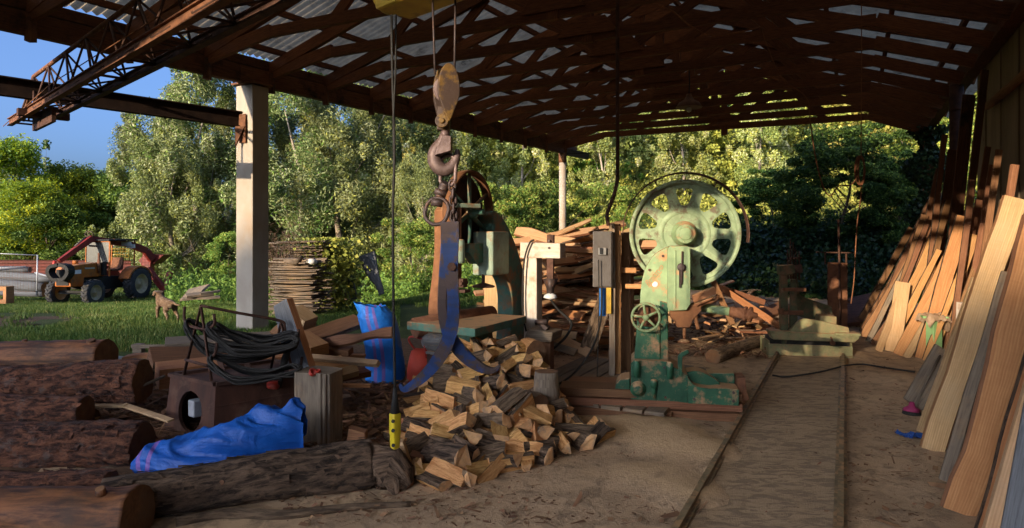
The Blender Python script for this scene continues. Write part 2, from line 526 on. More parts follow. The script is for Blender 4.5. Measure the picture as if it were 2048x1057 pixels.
mat('barrow_red', (0.55, 0.06, 0.03), (0.42, 0.05, 0.03), 6, 'obj', rough=0.6, bump=0.15, c3=(0.42, 0.20, 0.12), c3scale=5, c3thr=0.64)
mat('tractor_red', (0.21, 0.022, 0.014), (0.13, 0.016, 0.011), 6, 'obj', rough=0.5, bump=0.1, c3=(0.10, 0.04, 0.025), c3scale=4, c3thr=0.64)
mat('beam_red', (0.13, 0.03, 0.02), (0.07, 0.02, 0.014), 5, 'obj', rough=0.8, bump=0.15)
mat('tractor_orange', (0.40, 0.11, 0.010), (0.27, 0.07, 0.008), 5, 'obj', rough=0.55, bump=0.08, c3=(0.15, 0.06, 0.025), c3scale=4, c3thr=0.58, dust=0.2)
mat('rim_cream', (0.46, 0.37, 0.22), (0.34, 0.25, 0.14), 8, 'obj', rough=0.6, bump=0.1)
mat('tyre', (0.045, 0.045, 0.047), (0.028, 0.027, 0.027), 12, 'obj', rough=0.9, bump=0.3, c3=(0.09, 0.075, 0.055), c3scale=5, c3thr=0.6)
mat('galvanised', (0.40, 0.40, 0.41), (0.28, 0.28, 0.29), 12, 'obj', rough=0.5, bump=0.1, metal=0.4)
mat('cab_glass', (0.055, 0.055, 0.045), (0.03, 0.03, 0.026), 3, 'obj', rough=0.25, bump=0.05, spec=0.6)
mat('cloth_white', (0.62, 0.60, 0.58), (0.5, 0.48, 0.46), 6, 'obj', rough=0.95, bump=0.2)
mat('plastic_sheet', (0.44, 0.30, 0.19), (0.30, 0.19, 0.12), 14, 'obj', rough=0.4, bump=0.5, spec=0.6)
mat('broom_pink', (0.30, 0.03, 0.10), None, 8, 'obj', rough=0.6)
mat('rag_blue', (0.03, 0.10, 0.36), (0.02, 0.06, 0.24), 20, 'obj', rough=0.95)
mat('text_paint', (0.50, 0.27, 0.13), (0.42, 0.2, 0.09), 20, 'obj', rough=0.8, bump=0.1)
mat('dog_fur', (0.16, 0.095, 0.05), (0.07, 0.04, 0.024), 26, 'obj', rough=1, bump=1.0, bscale=60, c3=(0.34, 0.25, 0.17), c3scale=7, c3thr=0.6, var=0.05)
mat('rope_rust', (0.24, 0.10, 0.045), (0.15, 0.06, 0.028), 20, 'obj', rough=0.9)
mat('lamp_enamel', (0.17, 0.08, 0.045), (0.1, 0.05, 0.03), 8, 'obj', rough=0.6)
mat('chip_wood', (0.27, 0.14, 0.07), (0.12, 0.057, 0.03), 5, 'obj', rough=0.95, bump=0.3, var=0.55, hue=0.02)
mat('straw', (0.30, 0.20, 0.12), (0.14, 0.085, 0.05), 7, 'obj', rough=0.95, var=0.5)
mat('rail_steel', (0.26, 0.19, 0.11), (0.14, 0.10, 0.06), 10, 'obj', rough=0.55, bump=0.2, metal=0.3, dust=0.15)


def sack_mat(name, lo, hi, axis, s1, s2):
    """woven blue plastic with pairs of pinkish bands running across the given uv axis"""
    m = bpy.data.materials.new(name)
    m.use_nodes = True
    t = NT(m)
    uv = t.n('UVMap', uv_map='UVMap').outputs[0]
    x = t.n('SeparateXYZ', {0: uv}).outputs[axis]
    tc = t.n('TexCoord').outputs['Object']
    col = t.ramp(t.noise(tc, 5, 6, 0.6), [(0.3, lo), (0.7, hi)])
    for a, b in (s1, s2):
        for q in (a, b):
            d = t.math('ABSOLUTE', t.math('SUBTRACT', x, q))
            k = t.math('LESS_THAN', d, 0.014)
            col = t.mix(t.math('MULTIPLY', k, 0.75), col, (0.20, 0.085, 0.30))
    bs = t.n('BsdfPrincipled', {'Base Color': col, 'Roughness': 0.5, 'Specular IOR Level': 0.3})
    n1 = t.noise(tc, 7, 6, 0.55, 2.0)
    wv = t.n('TexWave', {'Vector': tc, 'Scale': 14.0, 'Distortion': 6.0, 'Detail': 3.0}, bands_direction='Z').outputs['Fac']
    b = t.n('Bump', {'Strength': 0.6, 'Distance': 0.02, 'Height': t.math('ADD', n1, t.math('MULTIPLY', wv, 0.04))})
    t.t.links.new(b.outputs[0], bs.inputs['Normal'])
    t.n('OutputMaterial', {'Surface': bs.outputs[0]})
    MATS[name] = m


sack_mat('sack_upright', (0.012, 0.13, 0.50), (0.02, 0.20, 0.66), 0, (0.70, 0.765), (0.2, 0.26))
sack_mat('sack_lying', (0.003, 0.045, 0.23), (0.006, 0.09, 0.38), 0, (0.05, 0.12), (-3, -3))

leafmat('leaf_yellow', [(0.0, (0.15, 0.225, 0.015)), (0.5, (0.325, 0.375, 0.02)), (1.0, (0.575, 0.537, 0.025))], 0.4)
leafmat('leaf_willow', [(0.0, (0.09, 0.12, 0.035)), (0.5, (0.225, 0.245, 0.085)), (0.88, (0.35, 0.355, 0.16)), (1.0, (0.47, 0.45, 0.28))], 0.25)
leafmat('leaf_dark', [(0.0, (0.02, 0.05, 0.01)), (0.6, (0.05, 0.10, 0.02)), (1.0, (0.10, 0.17, 0.03))], 0.42)
leafmat('leaf_acacia', [(0.0, (0.068, 0.135, 0.022)), (0.6, (0.162, 0.257, 0.041)), (1.0, (0.324, 0.405, 0.068))], 0.28)
leafmat('leaf_poplar', [(0.0, (0.11, 0.15, 0.035)), (0.5, (0.28, 0.31, 0.085)), (0.85, (0.44, 0.43, 0.19)), (1.0, (0.58, 0.53, 0.34))], 0.25)
leafmat('leaf_olive', [(0.0, (0.14, 0.16, 0.028)), (0.6, (0.34, 0.34, 0.06)), (1.0, (0.55, 0.48, 0.10))], 0.25)
leafmat('leaf_autumn', [(0.0, (0.14, 0.13, 0.02)), (0.5, (0.28, 0.23, 0.05)), (1.0, (0.46, 0.35, 0.09))], 0.25)
leafmat('leaf_ivy', [(0.0, (0.010, 0.025, 0.008)), (0.6, (0.024, 0.05, 0.016)), (1.0, (0.05, 0.085, 0.03))], 0.2, 0.4)
leafmat('grass_blade', [(0.0, (0.028, 0.07, 0.012)), (0.55, (0.09, 0.145, 0.024)), (0.88, (0.21, 0.22, 0.05)), (1.0, (0.42, 0.33, 0.15))], 0.3)
leafmat('vine_dry', [(0.0, (0.05, 0.03, 0.018)), (0.6, (0.13, 0.08, 0.045)), (1.0, (0.24, 0.16, 0.09))], 0.1, 0.9)


# ------------------------------------------------------------ camera, sun, sky
cam = bpy.data.cameras.new('camera')
co = bpy.data.objects.new('camera', cam)
C.objects.link(co)
co.location = (0, 0, EYE)
co.rotation_euler = (rad(90), 0, 0)
cam.sensor_width = 36
cam.lens = 36 * F / 2048
cam.shift_y = -(528.5 - HY) / 2048
cam.clip_start, cam.clip_end = 0.05, 1000
bpy.context.scene.camera = co

SAZ, SEL = 38.0, 11.4                              # sun: behind the camera to the left, low
TAN = math.tan(rad(SEL))
sun_dir = V((-math.sin(rad(SAZ)) * math.cos(rad(SEL)), -math.cos(rad(SAZ)) * math.cos(rad(SEL)), math.sin(rad(SEL))))
sl = bpy.data.lights.new('sun', 'SUN')
sl.energy = 2.2
sl.angle = rad(0.55)
sl.color = (1.0, 0.83, 0.60)
so = bpy.data.objects.new('sun', sl)
C.objects.link(so)
so.rotation_euler = sun_dir.to_track_quat('Z', 'Y').to_euler()
w = bpy.data.worlds.new('World')
bpy.context.scene.world = w
w.use_nodes = True
sky = w.node_tree.nodes.new('ShaderNodeTexSky')
sky.sky_type = 'NISHITA'
sky.sun_disc = False
sky.sun_elevation = rad(SEL)
sky.sun_rotation = rad(180 + SAZ)
sky.air_density = 0.5
sky.dust_density = 5.5
sky.ozone_density = 4.0
bg = w.node_tree.nodes['Background']
w.node_tree.links.new(sky.outputs[0], bg.inputs[0])
bg.inputs[1].default_value = 0.135
vs_ = bpy.context.scene.view_settings
bpy.context.scene.display_settings.display_device = 'sRGB'
vs_.view_transform = 'Standard'
vs_.look = 'None'
vs_.exposure = 1.88
vs_.gamma = 1.0
cy = bpy.context.scene.cycles
cy.max_bounces = 7
cy.diffuse_bounces = 4
cy.glossy_bounces = 2
cy.transmission_bounces = 4
cy.transparent_max_bounces = 6
cy.caustics_reflective = cy.caustics_refractive = False
cy.sample_clamp_indirect = 6
cy.use_denoising = True


# ------------------------------------------------------------ terrain
def hill_at(x, y):
    return smoothstep(-26, 2, x + 0.10 * (y - 50)) * 0.40 * max(0.0, min(y, 95) - 33)


def bank_at(x, y):                                 # the ivy bank behind the end of the shed
    u, v = x * SN + y * CS, x * CS - y * SN
    return 1.5 * smoothstep(21.3, 25.5, u) * smoothstep(-6.5, -3.5, v) + 0.9 * smoothstep(2.6, 5.0, v) * smoothstep(14, 18, u)


def ground_at(x, y):
    left = 1 - smoothstep(-5.5, -2.5, x - (y - 12) * 0.15)
    return -min(0.5, 0.065 * max(0, y - 13)) * left + hill_at(x, y) + bank_at(x, y)


def gm(name, fn):
    m = bpy.data.materials.new(name)
    m.use_nodes = True
    t = NT(m)
    tc = t.n('TexCoord').outputs['Object']
    col, hgt, dist = fn(t, tc)
    bs = t.n('BsdfPrincipled', {'Base Color': col, 'Roughness': 0.95, 'Specular IOR Level': 0.15})
    b = t.n('Bump', {'Strength': 0.9, 'Distance': dist, 'Height': hgt})
    t.t.links.new(b.outputs[0], bs.inputs['Normal'])
    t.n('OutputMaterial', {'Surface': bs.outputs[0]})
    MATS[name] = m


def _soil(t, tc):
    n = t.noise(tc, 1.3, 8, 0.65)
    n2 = t.noise(tc, 14, 6, 0.7)
    col = t.ramp(n, [(0.3, (0.035, 0.055, 0.012)), (0.55, (0.06, 0.085, 0.018)), (0.75, (0.13, 0.11, 0.05))])
    return t.mix(t.math('MULTIPLY', n2, 0.5), col, (0.05, 0.045, 0.02)), n2, 0.05


def _floor(t, tc):
    hz = t.n('SeparateXYZ', {0: tc}).outputs[2]
    st = t.n('Mapping', {'Vector': tc, 'Rotation': (0, 0, TH), 'Scale': (1.0, 0.9, 1)}).outputs[0]
    n = t.noise(tc, 0.9, 8, 0.62, 0.6)
    fine = t.noise(tc, 45, 6, 0.75)
    mid = t.noise(st, 6.5, 7, 0.7, 0.5)
    grit = t.noise(tc, 160, 3, 0.6)
    col = t.ramp(n, [(0.30, (0.40, 0.265, 0.155)), (0.5, (0.48, 0.32, 0.19)), (0.68, (0.55, 0.37, 0.215))])
    dark = t.ramp(mid, [(0.48, (0, 0, 0)), (0.62, (1, 1, 1))])
    col = t.mix(t.math('MULTIPLY', dark, 0.72), col, (0.19, 0.13, 0.082))
    wet = t.ramp(t.noise(tc, 0.55, 5, 0.6, 1.0), [(0.5, (0, 0, 0)), (0.66, (1, 1, 1))])
    col = t.mix(t.math('MULTIPLY', wet, 0.35), col, (0.22, 0.155, 0.10))
    sp = t.ramp(grit, [(0.62, (0, 0, 0)), (0.72, (1, 1, 1))])
    col = t.mix(t.math('MULTIPLY', sp, 0.5), col, (0.58, 0.40, 0.23))
    drift = t.ramp(t.math('ADD', t.math('MULTIPLY', hz, 12.0), t.math('MULTIPLY', t.math('SUBTRACT', fine, 0.5), 0.6)), [(0.35, (0, 0, 0)), (0.7, (1, 1, 1))])
    col = t.mix(t.math('MULTIPLY', drift, 0.75), col, (0.56, 0.37, 0.20))
    sp2 = t.ramp(fine, [(0.30, (1, 1, 1)), (0.42, (0, 0, 0))])
    col = t.mix(t.math('MULTIPLY', sp2, 0.5), col, (0.19, 0.125, 0.075))
    return col, t.math('ADD', t.math('ADD', t.math('MULTIPLY', fine, 0.6), t.math('MULTIPLY', grit, 0.35)), mid), 0.02


def _strip(t, tc):
    st = t.n('Mapping', {'Vector': tc, 'Rotation': (0, 0, TH), 'Scale': (2.2, 6.0, 1)}).outputs[0]
    mid = t.noise(st, 2.6, 8, 0.72, 0.8)
    n = t.noise(tc, 1.4, 7, 0.65)
    grit = t.noise(tc, 120, 4, 0.7)
    col = t.ramp(n, [(0.3, (0.34, 0.235, 0.14)), (0.7, (0.46, 0.315, 0.185))])
    dark = t.ramp(mid, [(0.47, (0, 0, 0)), (0.56, (1, 1, 1))])
    col = t.mix(t.math('MULTIPLY', dark, 0.7), col, (0.19, 0.135, 0.09))
    sp = t.ramp(grit, [(0.6, (0, 0, 0)), (0.72, (1, 1, 1))])
    col = t.mix(t.math('MULTIPLY', sp, 0.4), col, (0.42, 0.28, 0.16))
    return col, t.math('ADD', grit, mid), 0.012


def _debris(t, tc):
    st = t.n('Mapping', {'Vector': tc, 'Scale': (1.0, 2.4, 1)}).outputs[0]
    mid = t.noise(st, 9, 8, 0.75, 1.0)
    n = t.noise(tc, 1.0, 6, 0.65)
    col = t.ramp(mid, [(0.3, (0.045, 0.026, 0.016)), (0.5, (0.13, 0.074, 0.042)), (0.7, (0.27, 0.16, 0.088))])
    return t.mix(t.math('MULTIPLY', n, 0.5), col, (0.115, 0.072, 0.048)), mid, 0.04


gm('soil', _soil)
gm('floor_dirt', _floor)
gm('track_bed', _strip)
gm('debris_dirt', _debris)

xs = [-140, -90, -60, -45, -35, -28, -24] + [-20 + 1.0 * i for i in range(0, 46)] + [28, 32, 38, 46, 60, 90, 140]
ys = [-75, -50, -35, -20, -8, -2] + [1.0 * i for i in range(1, 37)] + [38, 41, 44, 48, 52, 57, 62, 68, 75, 84, 95, 120, 220]
g = MB()
vsg = [V((x, y, ground_at(x, y) + (0.03 * noise.noise(V((x * .7, y * .7, 0))) if (y > 9.5 and x < -1) else -0.012))) for y in ys for x in xs]
nx = len(xs)
g._add(vsg, [(j * nx + i, j * nx + i + 1, (j + 1) * nx + i + 1, (j + 1) * nx + i) for j in range(len(ys) - 1) for i in range(nx - 1)], True)
g.solo('ground', 'soil', kind='structure', origin=(0, 0, 0))


def patch(name, m, poly, z, step=0.16, amp=0.012, seed=0, mounds=()):
    """a sheet filling poly, gently uneven, thinning to the ground at its rim"""
    b = MB()
    x0, x1 = min(p[0] for p in poly), max(p[0] for p in poly)
    y0, y1 = min(p[1] for p in poly), max(p[1] for p in poly)

    def inside(x, y):
        c = False
        for i in range(len(poly)):
            (ax, ay), (bx, by) = poly[i], poly[i - 1]
            if (ay > y) != (by > y) and x < (bx - ax) * (y - ay) / (by - ay) + ax:
                c = not c
        return c
    idx, vs, fs = {}, [], []
    ni, nj = int((x1 - x0) / step) + 2, int((y1 - y0) / step) + 2

    def vert(i, j):
        if (i, j) not in idx:
            x, y = x0 + i * step, y0 + j * step
            h = z + amp * noise.noise(V((x * 1.7, y * 1.7, seed))) + amp * 0.5 * noise.noise(V((x * 6, y * 6, seed)))
            for mx, my, mr, mh in mounds:
                d = math.hypot(x - mx, y - my) / mr
                if d < 1:
                    h += mh * (1 - d * d) ** 2 * (0.8 + 0.5 * noise.noise(V((x * 5, y * 5, 3))))
            idx[(i, j)] = len(vs)
            vs.append(V((x, y, h + min(0, ground_at(x, y)))))
        return idx[(i, j)]
    for i in range(ni):
        for j in range(nj):
            x, y = x0 + (i + .5) * step, y0 + (j + .5) * step
            wob = 0.35 * noise.noise(V((x * 1.1, y * 1.1, seed + 5))) + 0.15 * noise.noise(V((x * 4, y * 4, seed + 9)))
            if inside(x + wob, y + wob):
                fs.append((vert(i, j), vert(i + 1, j), vert(i + 1, j + 1), vert(i, j + 1)))
    b._add(vs, fs, True)
    return b.solo(name, m, kind='structure', origin=(0, 0, 0))


def xy(px, py):
    q = G(px, py)
    return (q.x, q.y)


patch('shed_floor', 'floor_dirt', [(-3.0, 1.5), (3.2, 1.5), S(2.0, 6)[:2], S(2.0, 14.2)[:2], S(1.9, 20.5)[:2], S(-4.5, 20.5)[:2], xy(1100, 640), xy(1040, 690), xy(860, 770), xy(600, 800), xy(430, 870), xy(150, 930), (-4.5, 4.0)], 0.012, 0.11, 0.012, 1,
      mounds=[(xy(1390, 905) + (0.5, 0.10)), (xy(1290, 865) + (0.75, 0.09)), (xy(1330, 960) + (0.5, 0.05)), (xy(1200, 960) + (0.7, 0.03)), (xy(1390, 1000) + (0.35, 0.05)), (xy(1700, 712) + (0.5, 0.06)), (xy(1800, 760) + (0.5, 0.05)), (xy(1850, 985) + (0.3, 0.03))])
patch('debris_ground', 'debris_dirt', [(-9.5, 3.2), (-1.3, 4.3), xy(800, 900), xy(900, 700), xy(1080, 660), xy(1060, 615), xy(760, 690), xy(640, 690), xy(420, 680), xy(250, 720), xy(150, 760), (-8.5, 7.6), (-10, 6.5)], 0.022, 0.13, 0.03, 2)
patch('dirt_path', 'debris_dirt', [xy(-60, 655), xy(-40, 632), xy(60, 629), xy(165, 632), xy(140, 641), xy(60, 652), xy(0, 662)], 0.01, 0.16, 0.03, 4)
# the bed of the carriage track
b = MB()
q = [S(-0.93, 2), S(0.07, 2), S(0.07, 17.5), S(-0.93, 17.5)]
NS = 90
b.grid(lambda a, c: S(-0.81 + a * 0.76, 2 + 15.5 * c, 0.030 + 0.004 * noise.noise(V((a * 3, c * 30, 0)))), 8, NS)
b.solo('track_bed_path', 'track_bed', kind='structure', origin=(0, 0, 0))

# unseen ridge added far behind the camera, crest shaped to shade the floor
prof = [(-80, 0.8), (-16, 0.9), (-12.6, 1.1), (-11.6, 1.4), (-10.9, 2.9), (-10.1, 2.9), (-9.3, 2.2), (-6, 1.9), (-2.55, 2.05), (-1.56, 2.35), (-0.3, 2.6), (10, 2.7), (60, 3.0)]
DR = 78.0
ww = [-80, -50, -30, -16, -12.6, -11.6, -11.2, -10.9, -10.5, -10.1, -9.7, -9.3, -8, -6, -4, -2.55, -1.56, -0.3, 2, 10, 30, 60]
b = MB()
dirp = (math.cos(rad(SAZ)), -math.sin(rad(SAZ)))
dird = (math.sin(rad(SAZ)), math.cos(rad(SAZ)))
vs, fs = [], []
for a in ww:
    h = TAN * DR + lerp_tab(prof, a)
    for d, z in ((-42, -0.5), (-60, h * 0.55), (-DR, h), (-110, h * 0.8), (-150, -0.5)):
        vs.append(V((a * dirp[0] + d * dird[0], a * dirp[1] + d * dird[1], z)))
for i in range(len(ww) - 1):
    for k in range(4):
        fs.append((i * 5 + k, i * 5 + k + 1, i * 5 + 6 + k, i * 5 + 5 + k))
b._add(vs, fs, True)
b.solo('added_shade_ridge', 'soil', kind='structure', origin=(0, 0, 0))


# ------------------------------------------------------------ foliage
rng = np.random.default_rng(5)


def leaf_quads(cen, length, width, axis_bias, spread, rg):
    """rhombic leaves about the centres; axis_bias is the mean direction of their long axis"""
    n = len(cen)
    ax = rg.normal(0, 1, (n, 3)) * spread + np.array(axis_bias)
    ax /= np.linalg.norm(ax, axis=1, keepdims=True) + 1e-9
    o = rg.normal(0, 1, (n, 3))
    sd = np.cross(ax, o)
    sd /= np.linalg.norm(sd, axis=1, keepdims=True) + 1e-9
    L = (length * rg.uniform(0.6, 1.35, n))[:, None]
    W = (width * rg.uniform(0.6, 1.35, n))[:, None]
    nn = np.cross(ax, sd)
    q = np.stack([cen - ax * L / 2, cen + sd * W / 2 + nn * W * 0.15, cen + ax * L / 2, cen - sd * W / 2 + nn * W * 0.15], 1)
    return q.reshape(-1, 3)


def crown(kind, H, Wd, n, seed, leaf=(0.16, 0.055), base=0.12):
    """leaf centres of one crown of height H and width Wd, standing on z=0; returns verts and var"""
    rg = np.random.default_rng(seed)
    nc = {'willow': 130, 'acacia': 120, 'poplar': 100, 'bush': 60, 'dense': 110, 'sapling': 30}[kind]
    cen, rads = [], []
    k = 0
    while len(cen) < nc:
        z = rg.uniform(base, 1.0)
        ph = rg.uniform(0, 2 * np.pi)
        prof_ = {'willow': (1.0 - 0.62 * z ** 1.8) * min(1.0, 0.75 + z), 'acacia': (1.0 - 0.72 * z ** 2.2), 'poplar': (1.05 - z) ** 0.55 * min(1, z * 4 + 0.2),
                 'bush': np.sqrt(max(0.02, 1 - (z * 1.05 - 0.25) ** 2)), 'dense': (1.0 - 0.66 * z ** 2.4), 'sapling': (1.02 - z) ** 0.8}[kind]
        rr = prof_ * (rg.uniform(0.25, 1.0) ** 0.5) * (1 + 0.28 * np.sin(ph * 3 + seed) + 0.15 * np.sin(ph * 5 + 2 * seed + z * 6))
        cen.append((np.cos(ph) * rr * Wd / 2, np.sin(ph) * rr * Wd / 2, z * H))
        if kind in ('willow', 'poplar', 'dense') and rg.uniform() < 0.3:   # stray sprays beyond the mass
            k_ = rg.uniform(1.12, 1.38)
            cen[-1] = (cen[-1][0] * k_, cen[-1][1] * k_, min(H * 1.1, cen[-1][2] * rg.uniform(1.0, 1.12)))
            rads.append(rg.uniform(0.35, 0.6))
        else:
            rads.append(rg.uniform(0.6, 1.25))
    cen, rads = np.array(cen), np.array(rads)
    cr = (0.115 if kind != 'sapling' else 0.09) * (Wd * 0.62 + H * 0.25)
    idx = rg.integers(0, nc, n)
    d = rg.normal(0, 1, (n, 3))
    d /= np.linalg.norm(d, axis=1, keepdims=True)
    rr = (rg.uniform(0, 1, n) ** 0.45)[:, None]
    sc = {'willow': (0.8, 0.8, 1.5), 'acacia': (1.15, 1.15, 0.85), 'poplar': (0.8, 0.8, 1.15), 'bush': (1.1, 1.1, 0.8), 'dense': (1.15, 1.15, 0.75), 'sapling': (0.8, 0.8, 1.1)}[kind]
    pos = cen[idx] + d * rr * cr * rads[idx][:, None] * np.array(sc)
    if kind == 'willow':                               # strings of leaves on upswept twigs
        pos[:, 2] += 0.5 * cr * np.sin(idx * 1.7) * rr[:, 0]
    pos[:, 2] = np.maximum(pos[:, 2], 0.05)
    bias = {'willow': (0, 0, -0.5), 'acacia': (0, 0, -0.15), 'poplar': (0, 0, -0.3), 'bush': (0, 0, 0.0), 'dense': (0, 0, -0.1), 'sapling': (0, 0, 0.2)}[kind]
    vtx = leaf_quads(pos, leaf[0], leaf[1], bias, 0.8, rg)
    cv = rg.uniform(0, 1, nc)
    v0 = np.clip(0.55 * cv[idx] + 0.6 * rg.uniform(0, 1, n) - 0.08, 0, 1)
    return vtx, np.stack([v0, rg.uniform(0, 1, n)], 1), cen


def trunk_mb(H, cen, r, seed, nlimb=9, lean=0.0):
    rr = random.Random(seed)
    b = MB()
    pts = [V((lean * H * (t ** 1.5) + 0.03 * H * math.sin(t * 5 + seed), 0.03 * H * math.sin(t * 4 + seed * 2), t * H * 0.8)) for t in (0, .12, .25, .4, .55, .7, .85, 1)]
    b.tube(pts, [r * (1.15 - 1.0 * t) for t in (0, .12, .25, .4, .55, .7, .85, 1)], 7, wob=0.1)
    for k in range(nlimb):
        c = cen[rr.randrange(len(cen))]
        t = min(0.8, max(0.12, (c[2] / H) * 0.6))
        i = min(6, int(t * 7))
        p = pts[i].lerp(pts[i + 1], t * 7 - i)
        q = V(c)
        m = p.lerp(q, 0.5) + V((0, 0, -0.05 * H))
        b.tube([p, m, q], [r * 0.45 * (1.1 - t), r * 0.25, r * 0.06], 5)
    return b


PROTO = {}


def proto(key, kind, H, Wd, n, seed, mats_, leaf, trunk='trunk_bark', r=0.12, lean=0.0, mixf=0.0, base=0.12, nlimb=9):
    vt, var, cen = crown(kind, H, Wd, n, seed, leaf, base)
    mi = None
    if mixf:
        rg = np.random.default_rng(seed + 1)
        mi = (rg.uniform(0, 1, n) < mixf).astype(np.int32)
    cm = np_quads('crown', vt, var, mats_, mi=mi)
    tm = trunk_mb(H, cen, r, seed, nlimb, lean).mesh('trunk', trunk, V((0, 0, 0)))
    PROTO[key] = (cm, tm)


proto('yellow_acacia', 'acacia', 7.2, 5.6, 32000, 3, ['leaf_yellow', 'leaf_acacia'], (0.19, 0.075), r=0.13, mixf=0.35, base=0.05)
proto('dark_acacia', 'acacia', 6.5, 6.0, 30000, 4, ['leaf_acacia', 'leaf_dark'], (0.19, 0.075), r=0.13, mixf=0.45, base=0.02)
proto('tall_willow', 'willow', 11.0, 6.0, 60000, 8, ['leaf_willow', 'leaf_acacia'], (0.19, 0.055), 'trunk_pale', r=0.16, mixf=0.18, base=0.03, nlimb=14)
proto('broad_willow', 'willow', 9.0, 6.4, 60000, 9, ['leaf_willow', 'leaf_olive'], (0.19, 0.055), 'trunk_pale', r=0.16, mixf=0.18, base=0.02, nlimb=14)
proto('slim_poplar', 'poplar', 10.0, 2.6, 9000, 12, ['leaf_willow'], (0.15, 0.06), 'trunk_pale', r=0.09, base=0.1)
proto('sapling', 'sapling', 6.0, 2.0, 1500, 14, ['leaf_dark', 'leaf_willow'], (0.15, 0.09), r=0.05, mixf=0.4, base=0.1)
proto('silver_poplar', 'poplar', 9.0, 4.6, 26000, 16, ['leaf_poplar', 'leaf_olive'], (0.17, 0.11), 'trunk_pale', r=0.11, mixf=0.25, base=0.05)
proto('olive_tree', 'dense', 8.0, 6.0, 28000, 18, ['leaf_olive', 'leaf_acacia'], (0.19, 0.10), r=0.14, mixf=0.4, base=0.04)
proto('robinia_bush', 'bush', 3.4, 3.4, 20000, 21, ['leaf_acacia', 'leaf_olive'], (0.12, 0.05), r=0.05, mixf=0.25, base=0.03)
proto('elder', 'dense', 4.6, 4.8, 42000, 23, ['leaf_dark', 'leaf_acacia'], (0.17, 0.06), r=0.07, mixf=0.25, base=0.04)
proto('autumn_tree', 'dense', 6.0, 4.5, 20000, 25, ['leaf_autumn', 'leaf_olive'], (0.18, 0.11), r=0.09, mixf=0.45, base=0.08)


def tree(key, name, label, px, Y, scale=1.0, rz=0.0, cat='tree', group=None, sx=1.0, z=None):
    x = (px - CX) / F * Y
    zz = ground_at(x, Y) - 0.05 if z is None else z
    t = thing(name, label, cat, (x, Y, zz), group)
    for nm, me in zip(('crown', 'trunk'), PROTO[key]):
        o = bpy.data.objects.new(nm, me)
        C.objects.link(o)
        o.parent = t
    t.rotation_euler.z = rz
    t.scale = (scale * sx, scale * sx, scale)
    return t


tree('yellow_acacia', 'acacia_tree', 'yellow-green acacia with the brightest sunlit crown at the far left edge', 20, 31, 0.92, 0.4, sx=1.1)
tree('yellow_acacia', 'acacia_tree', 'lime-green acacia in sun standing just behind the wire fence panel', 145, 33, 0.78, 2.2, sx=1.05)
tree('dark_acacia', 'acacia_tree', 'deep green shaded acacia directly behind the loader arm of the tractor', 255, 34, 0.82, 1.2, sx=1.15)
tree('dark_acacia', 'acacia_tree', 'dark green acacia closing the gap between the fence panel and the tractor boom', 190, 36, 0.86, 4.1, sx=1.2)
tree('yellow_acacia', 'acacia_tree', 'yellowish acacia whose low branches hang over the wire fence panel', 62, 29, 0.62, 5.2, sx=1.25)
tree('dark_acacia', 'acacia_tree', 'dark low acacia behind the stack of red steel beams', 95, 29, 0.55, 3.2, sx=1.25)
tree('sapling', 'poplar_sapling', 'thin feathery poplar leader poking above the yellow acacias', 95, 36, 1.22, 0.2)
tree('sapling', 'poplar_sapling', 'short thin sapling with sparse leaves left of the tall willows', 150, 38, 0.92, 2.2)
tree('slim_poplar', 'poplar_tree', 'grey-green poplar at the left edge rising behind the acacias', 15, 44, 0.78, 1.0)
tree('slim_poplar', 'poplar_tree', 'slim airy willow-leaved tree standing alone between acacias and willows', 255, 42, 0.92, 2.0, sx=1.35)
tree('dark_acacia', 'acacia_tree', 'dark bushy tree in the dip behind the dog', 300, 33, 0.62, 5.0)
tree('tall_willow', 'willow_tree', 'tall dusty-green willow left of the concrete pillar, tallest of the yard', 405, 31, 0.97, 0.3, sx=1.22)
tree('broad_willow', 'willow_tree', 'willow with low branches behind the rusty cable rack', 350, 29, 0.74, 1.9)
tree('tall_willow', 'willow_tree', 'willow just right of the concrete pillar above the stick stack', 585, 31, 0.93, 2.6, sx=1.2)
tree('broad_willow', 'willow_tree', 'broad silvery willow above the grey slab leaning in the nettles', 690, 32, 1.0, 0.9, sx=1.15)
tree('tall_willow', 'willow_tree', 'dense willow whose crown is crossed by the pendant cable', 770, 36, 0.88, 4.0)
tree('broad_willow', 'willow_tree', 'low green willow filling the gap behind the log tongs', 850, 30, 0.62, 3.0)
tree('broad_willow', 'willow_tree', 'willow half hidden behind the concrete pillar', 500, 34, 1.02, 5.1, sx=1.2)
tree('tall_willow', 'willow_tree', 'airy willow with bluish leaves left of the tall dusty-green one', 318, 38, 0.80, 1.4, sx=1.25)
tree('tall_willow', 'willow_tree', 'willow under the eave between the stick stack and the pendant cable', 650, 40, 0.98, 2.0, sx=1.3)
tree('silver_poplar', 'poplar_tree', 'pale poplar right behind the log tongs, half in shade', 880, 36, 0.86, 2.2, sx=1.25)
tree('robinia_bush', 'robinia_bush', 'sunny robinia bush at the foot of the willows beside the stick stack', 460, 27, 0.66, 0.5, 'bush')
tree('robinia_bush', 'robinia_bush', 'green robinia bush between the grey slab and the log tongs', 825, 24, 0.80, 1.5, 'bush')
tree('robinia_bush', 'robinia_bush', 'robinia bush right behind the small bandsaw wheel', 1010, 26, 1.05, 2.5, 'bush')
tree('robinia_bush', 'robinia_bush', 'feathery robinia bush left of the concrete post behind the slab pile', 1085, 27, 1.1, 4.2, 'bush')
tree('robinia_bush', 'robinia_bush', 'robinia bush behind the grey switch cabinet', 1195, 28, 1.1, 5.6, 'bush')
tree('silver_poplar', 'poplar_tree', 'silver-leaved poplar on the slope above the small bandsaw', 925, 44, 0.82, 0.4)
tree('silver_poplar', 'poplar_tree', 'pale poplar in sun on the slope left of the concrete post', 1050, 42, 0.92, 1.7)
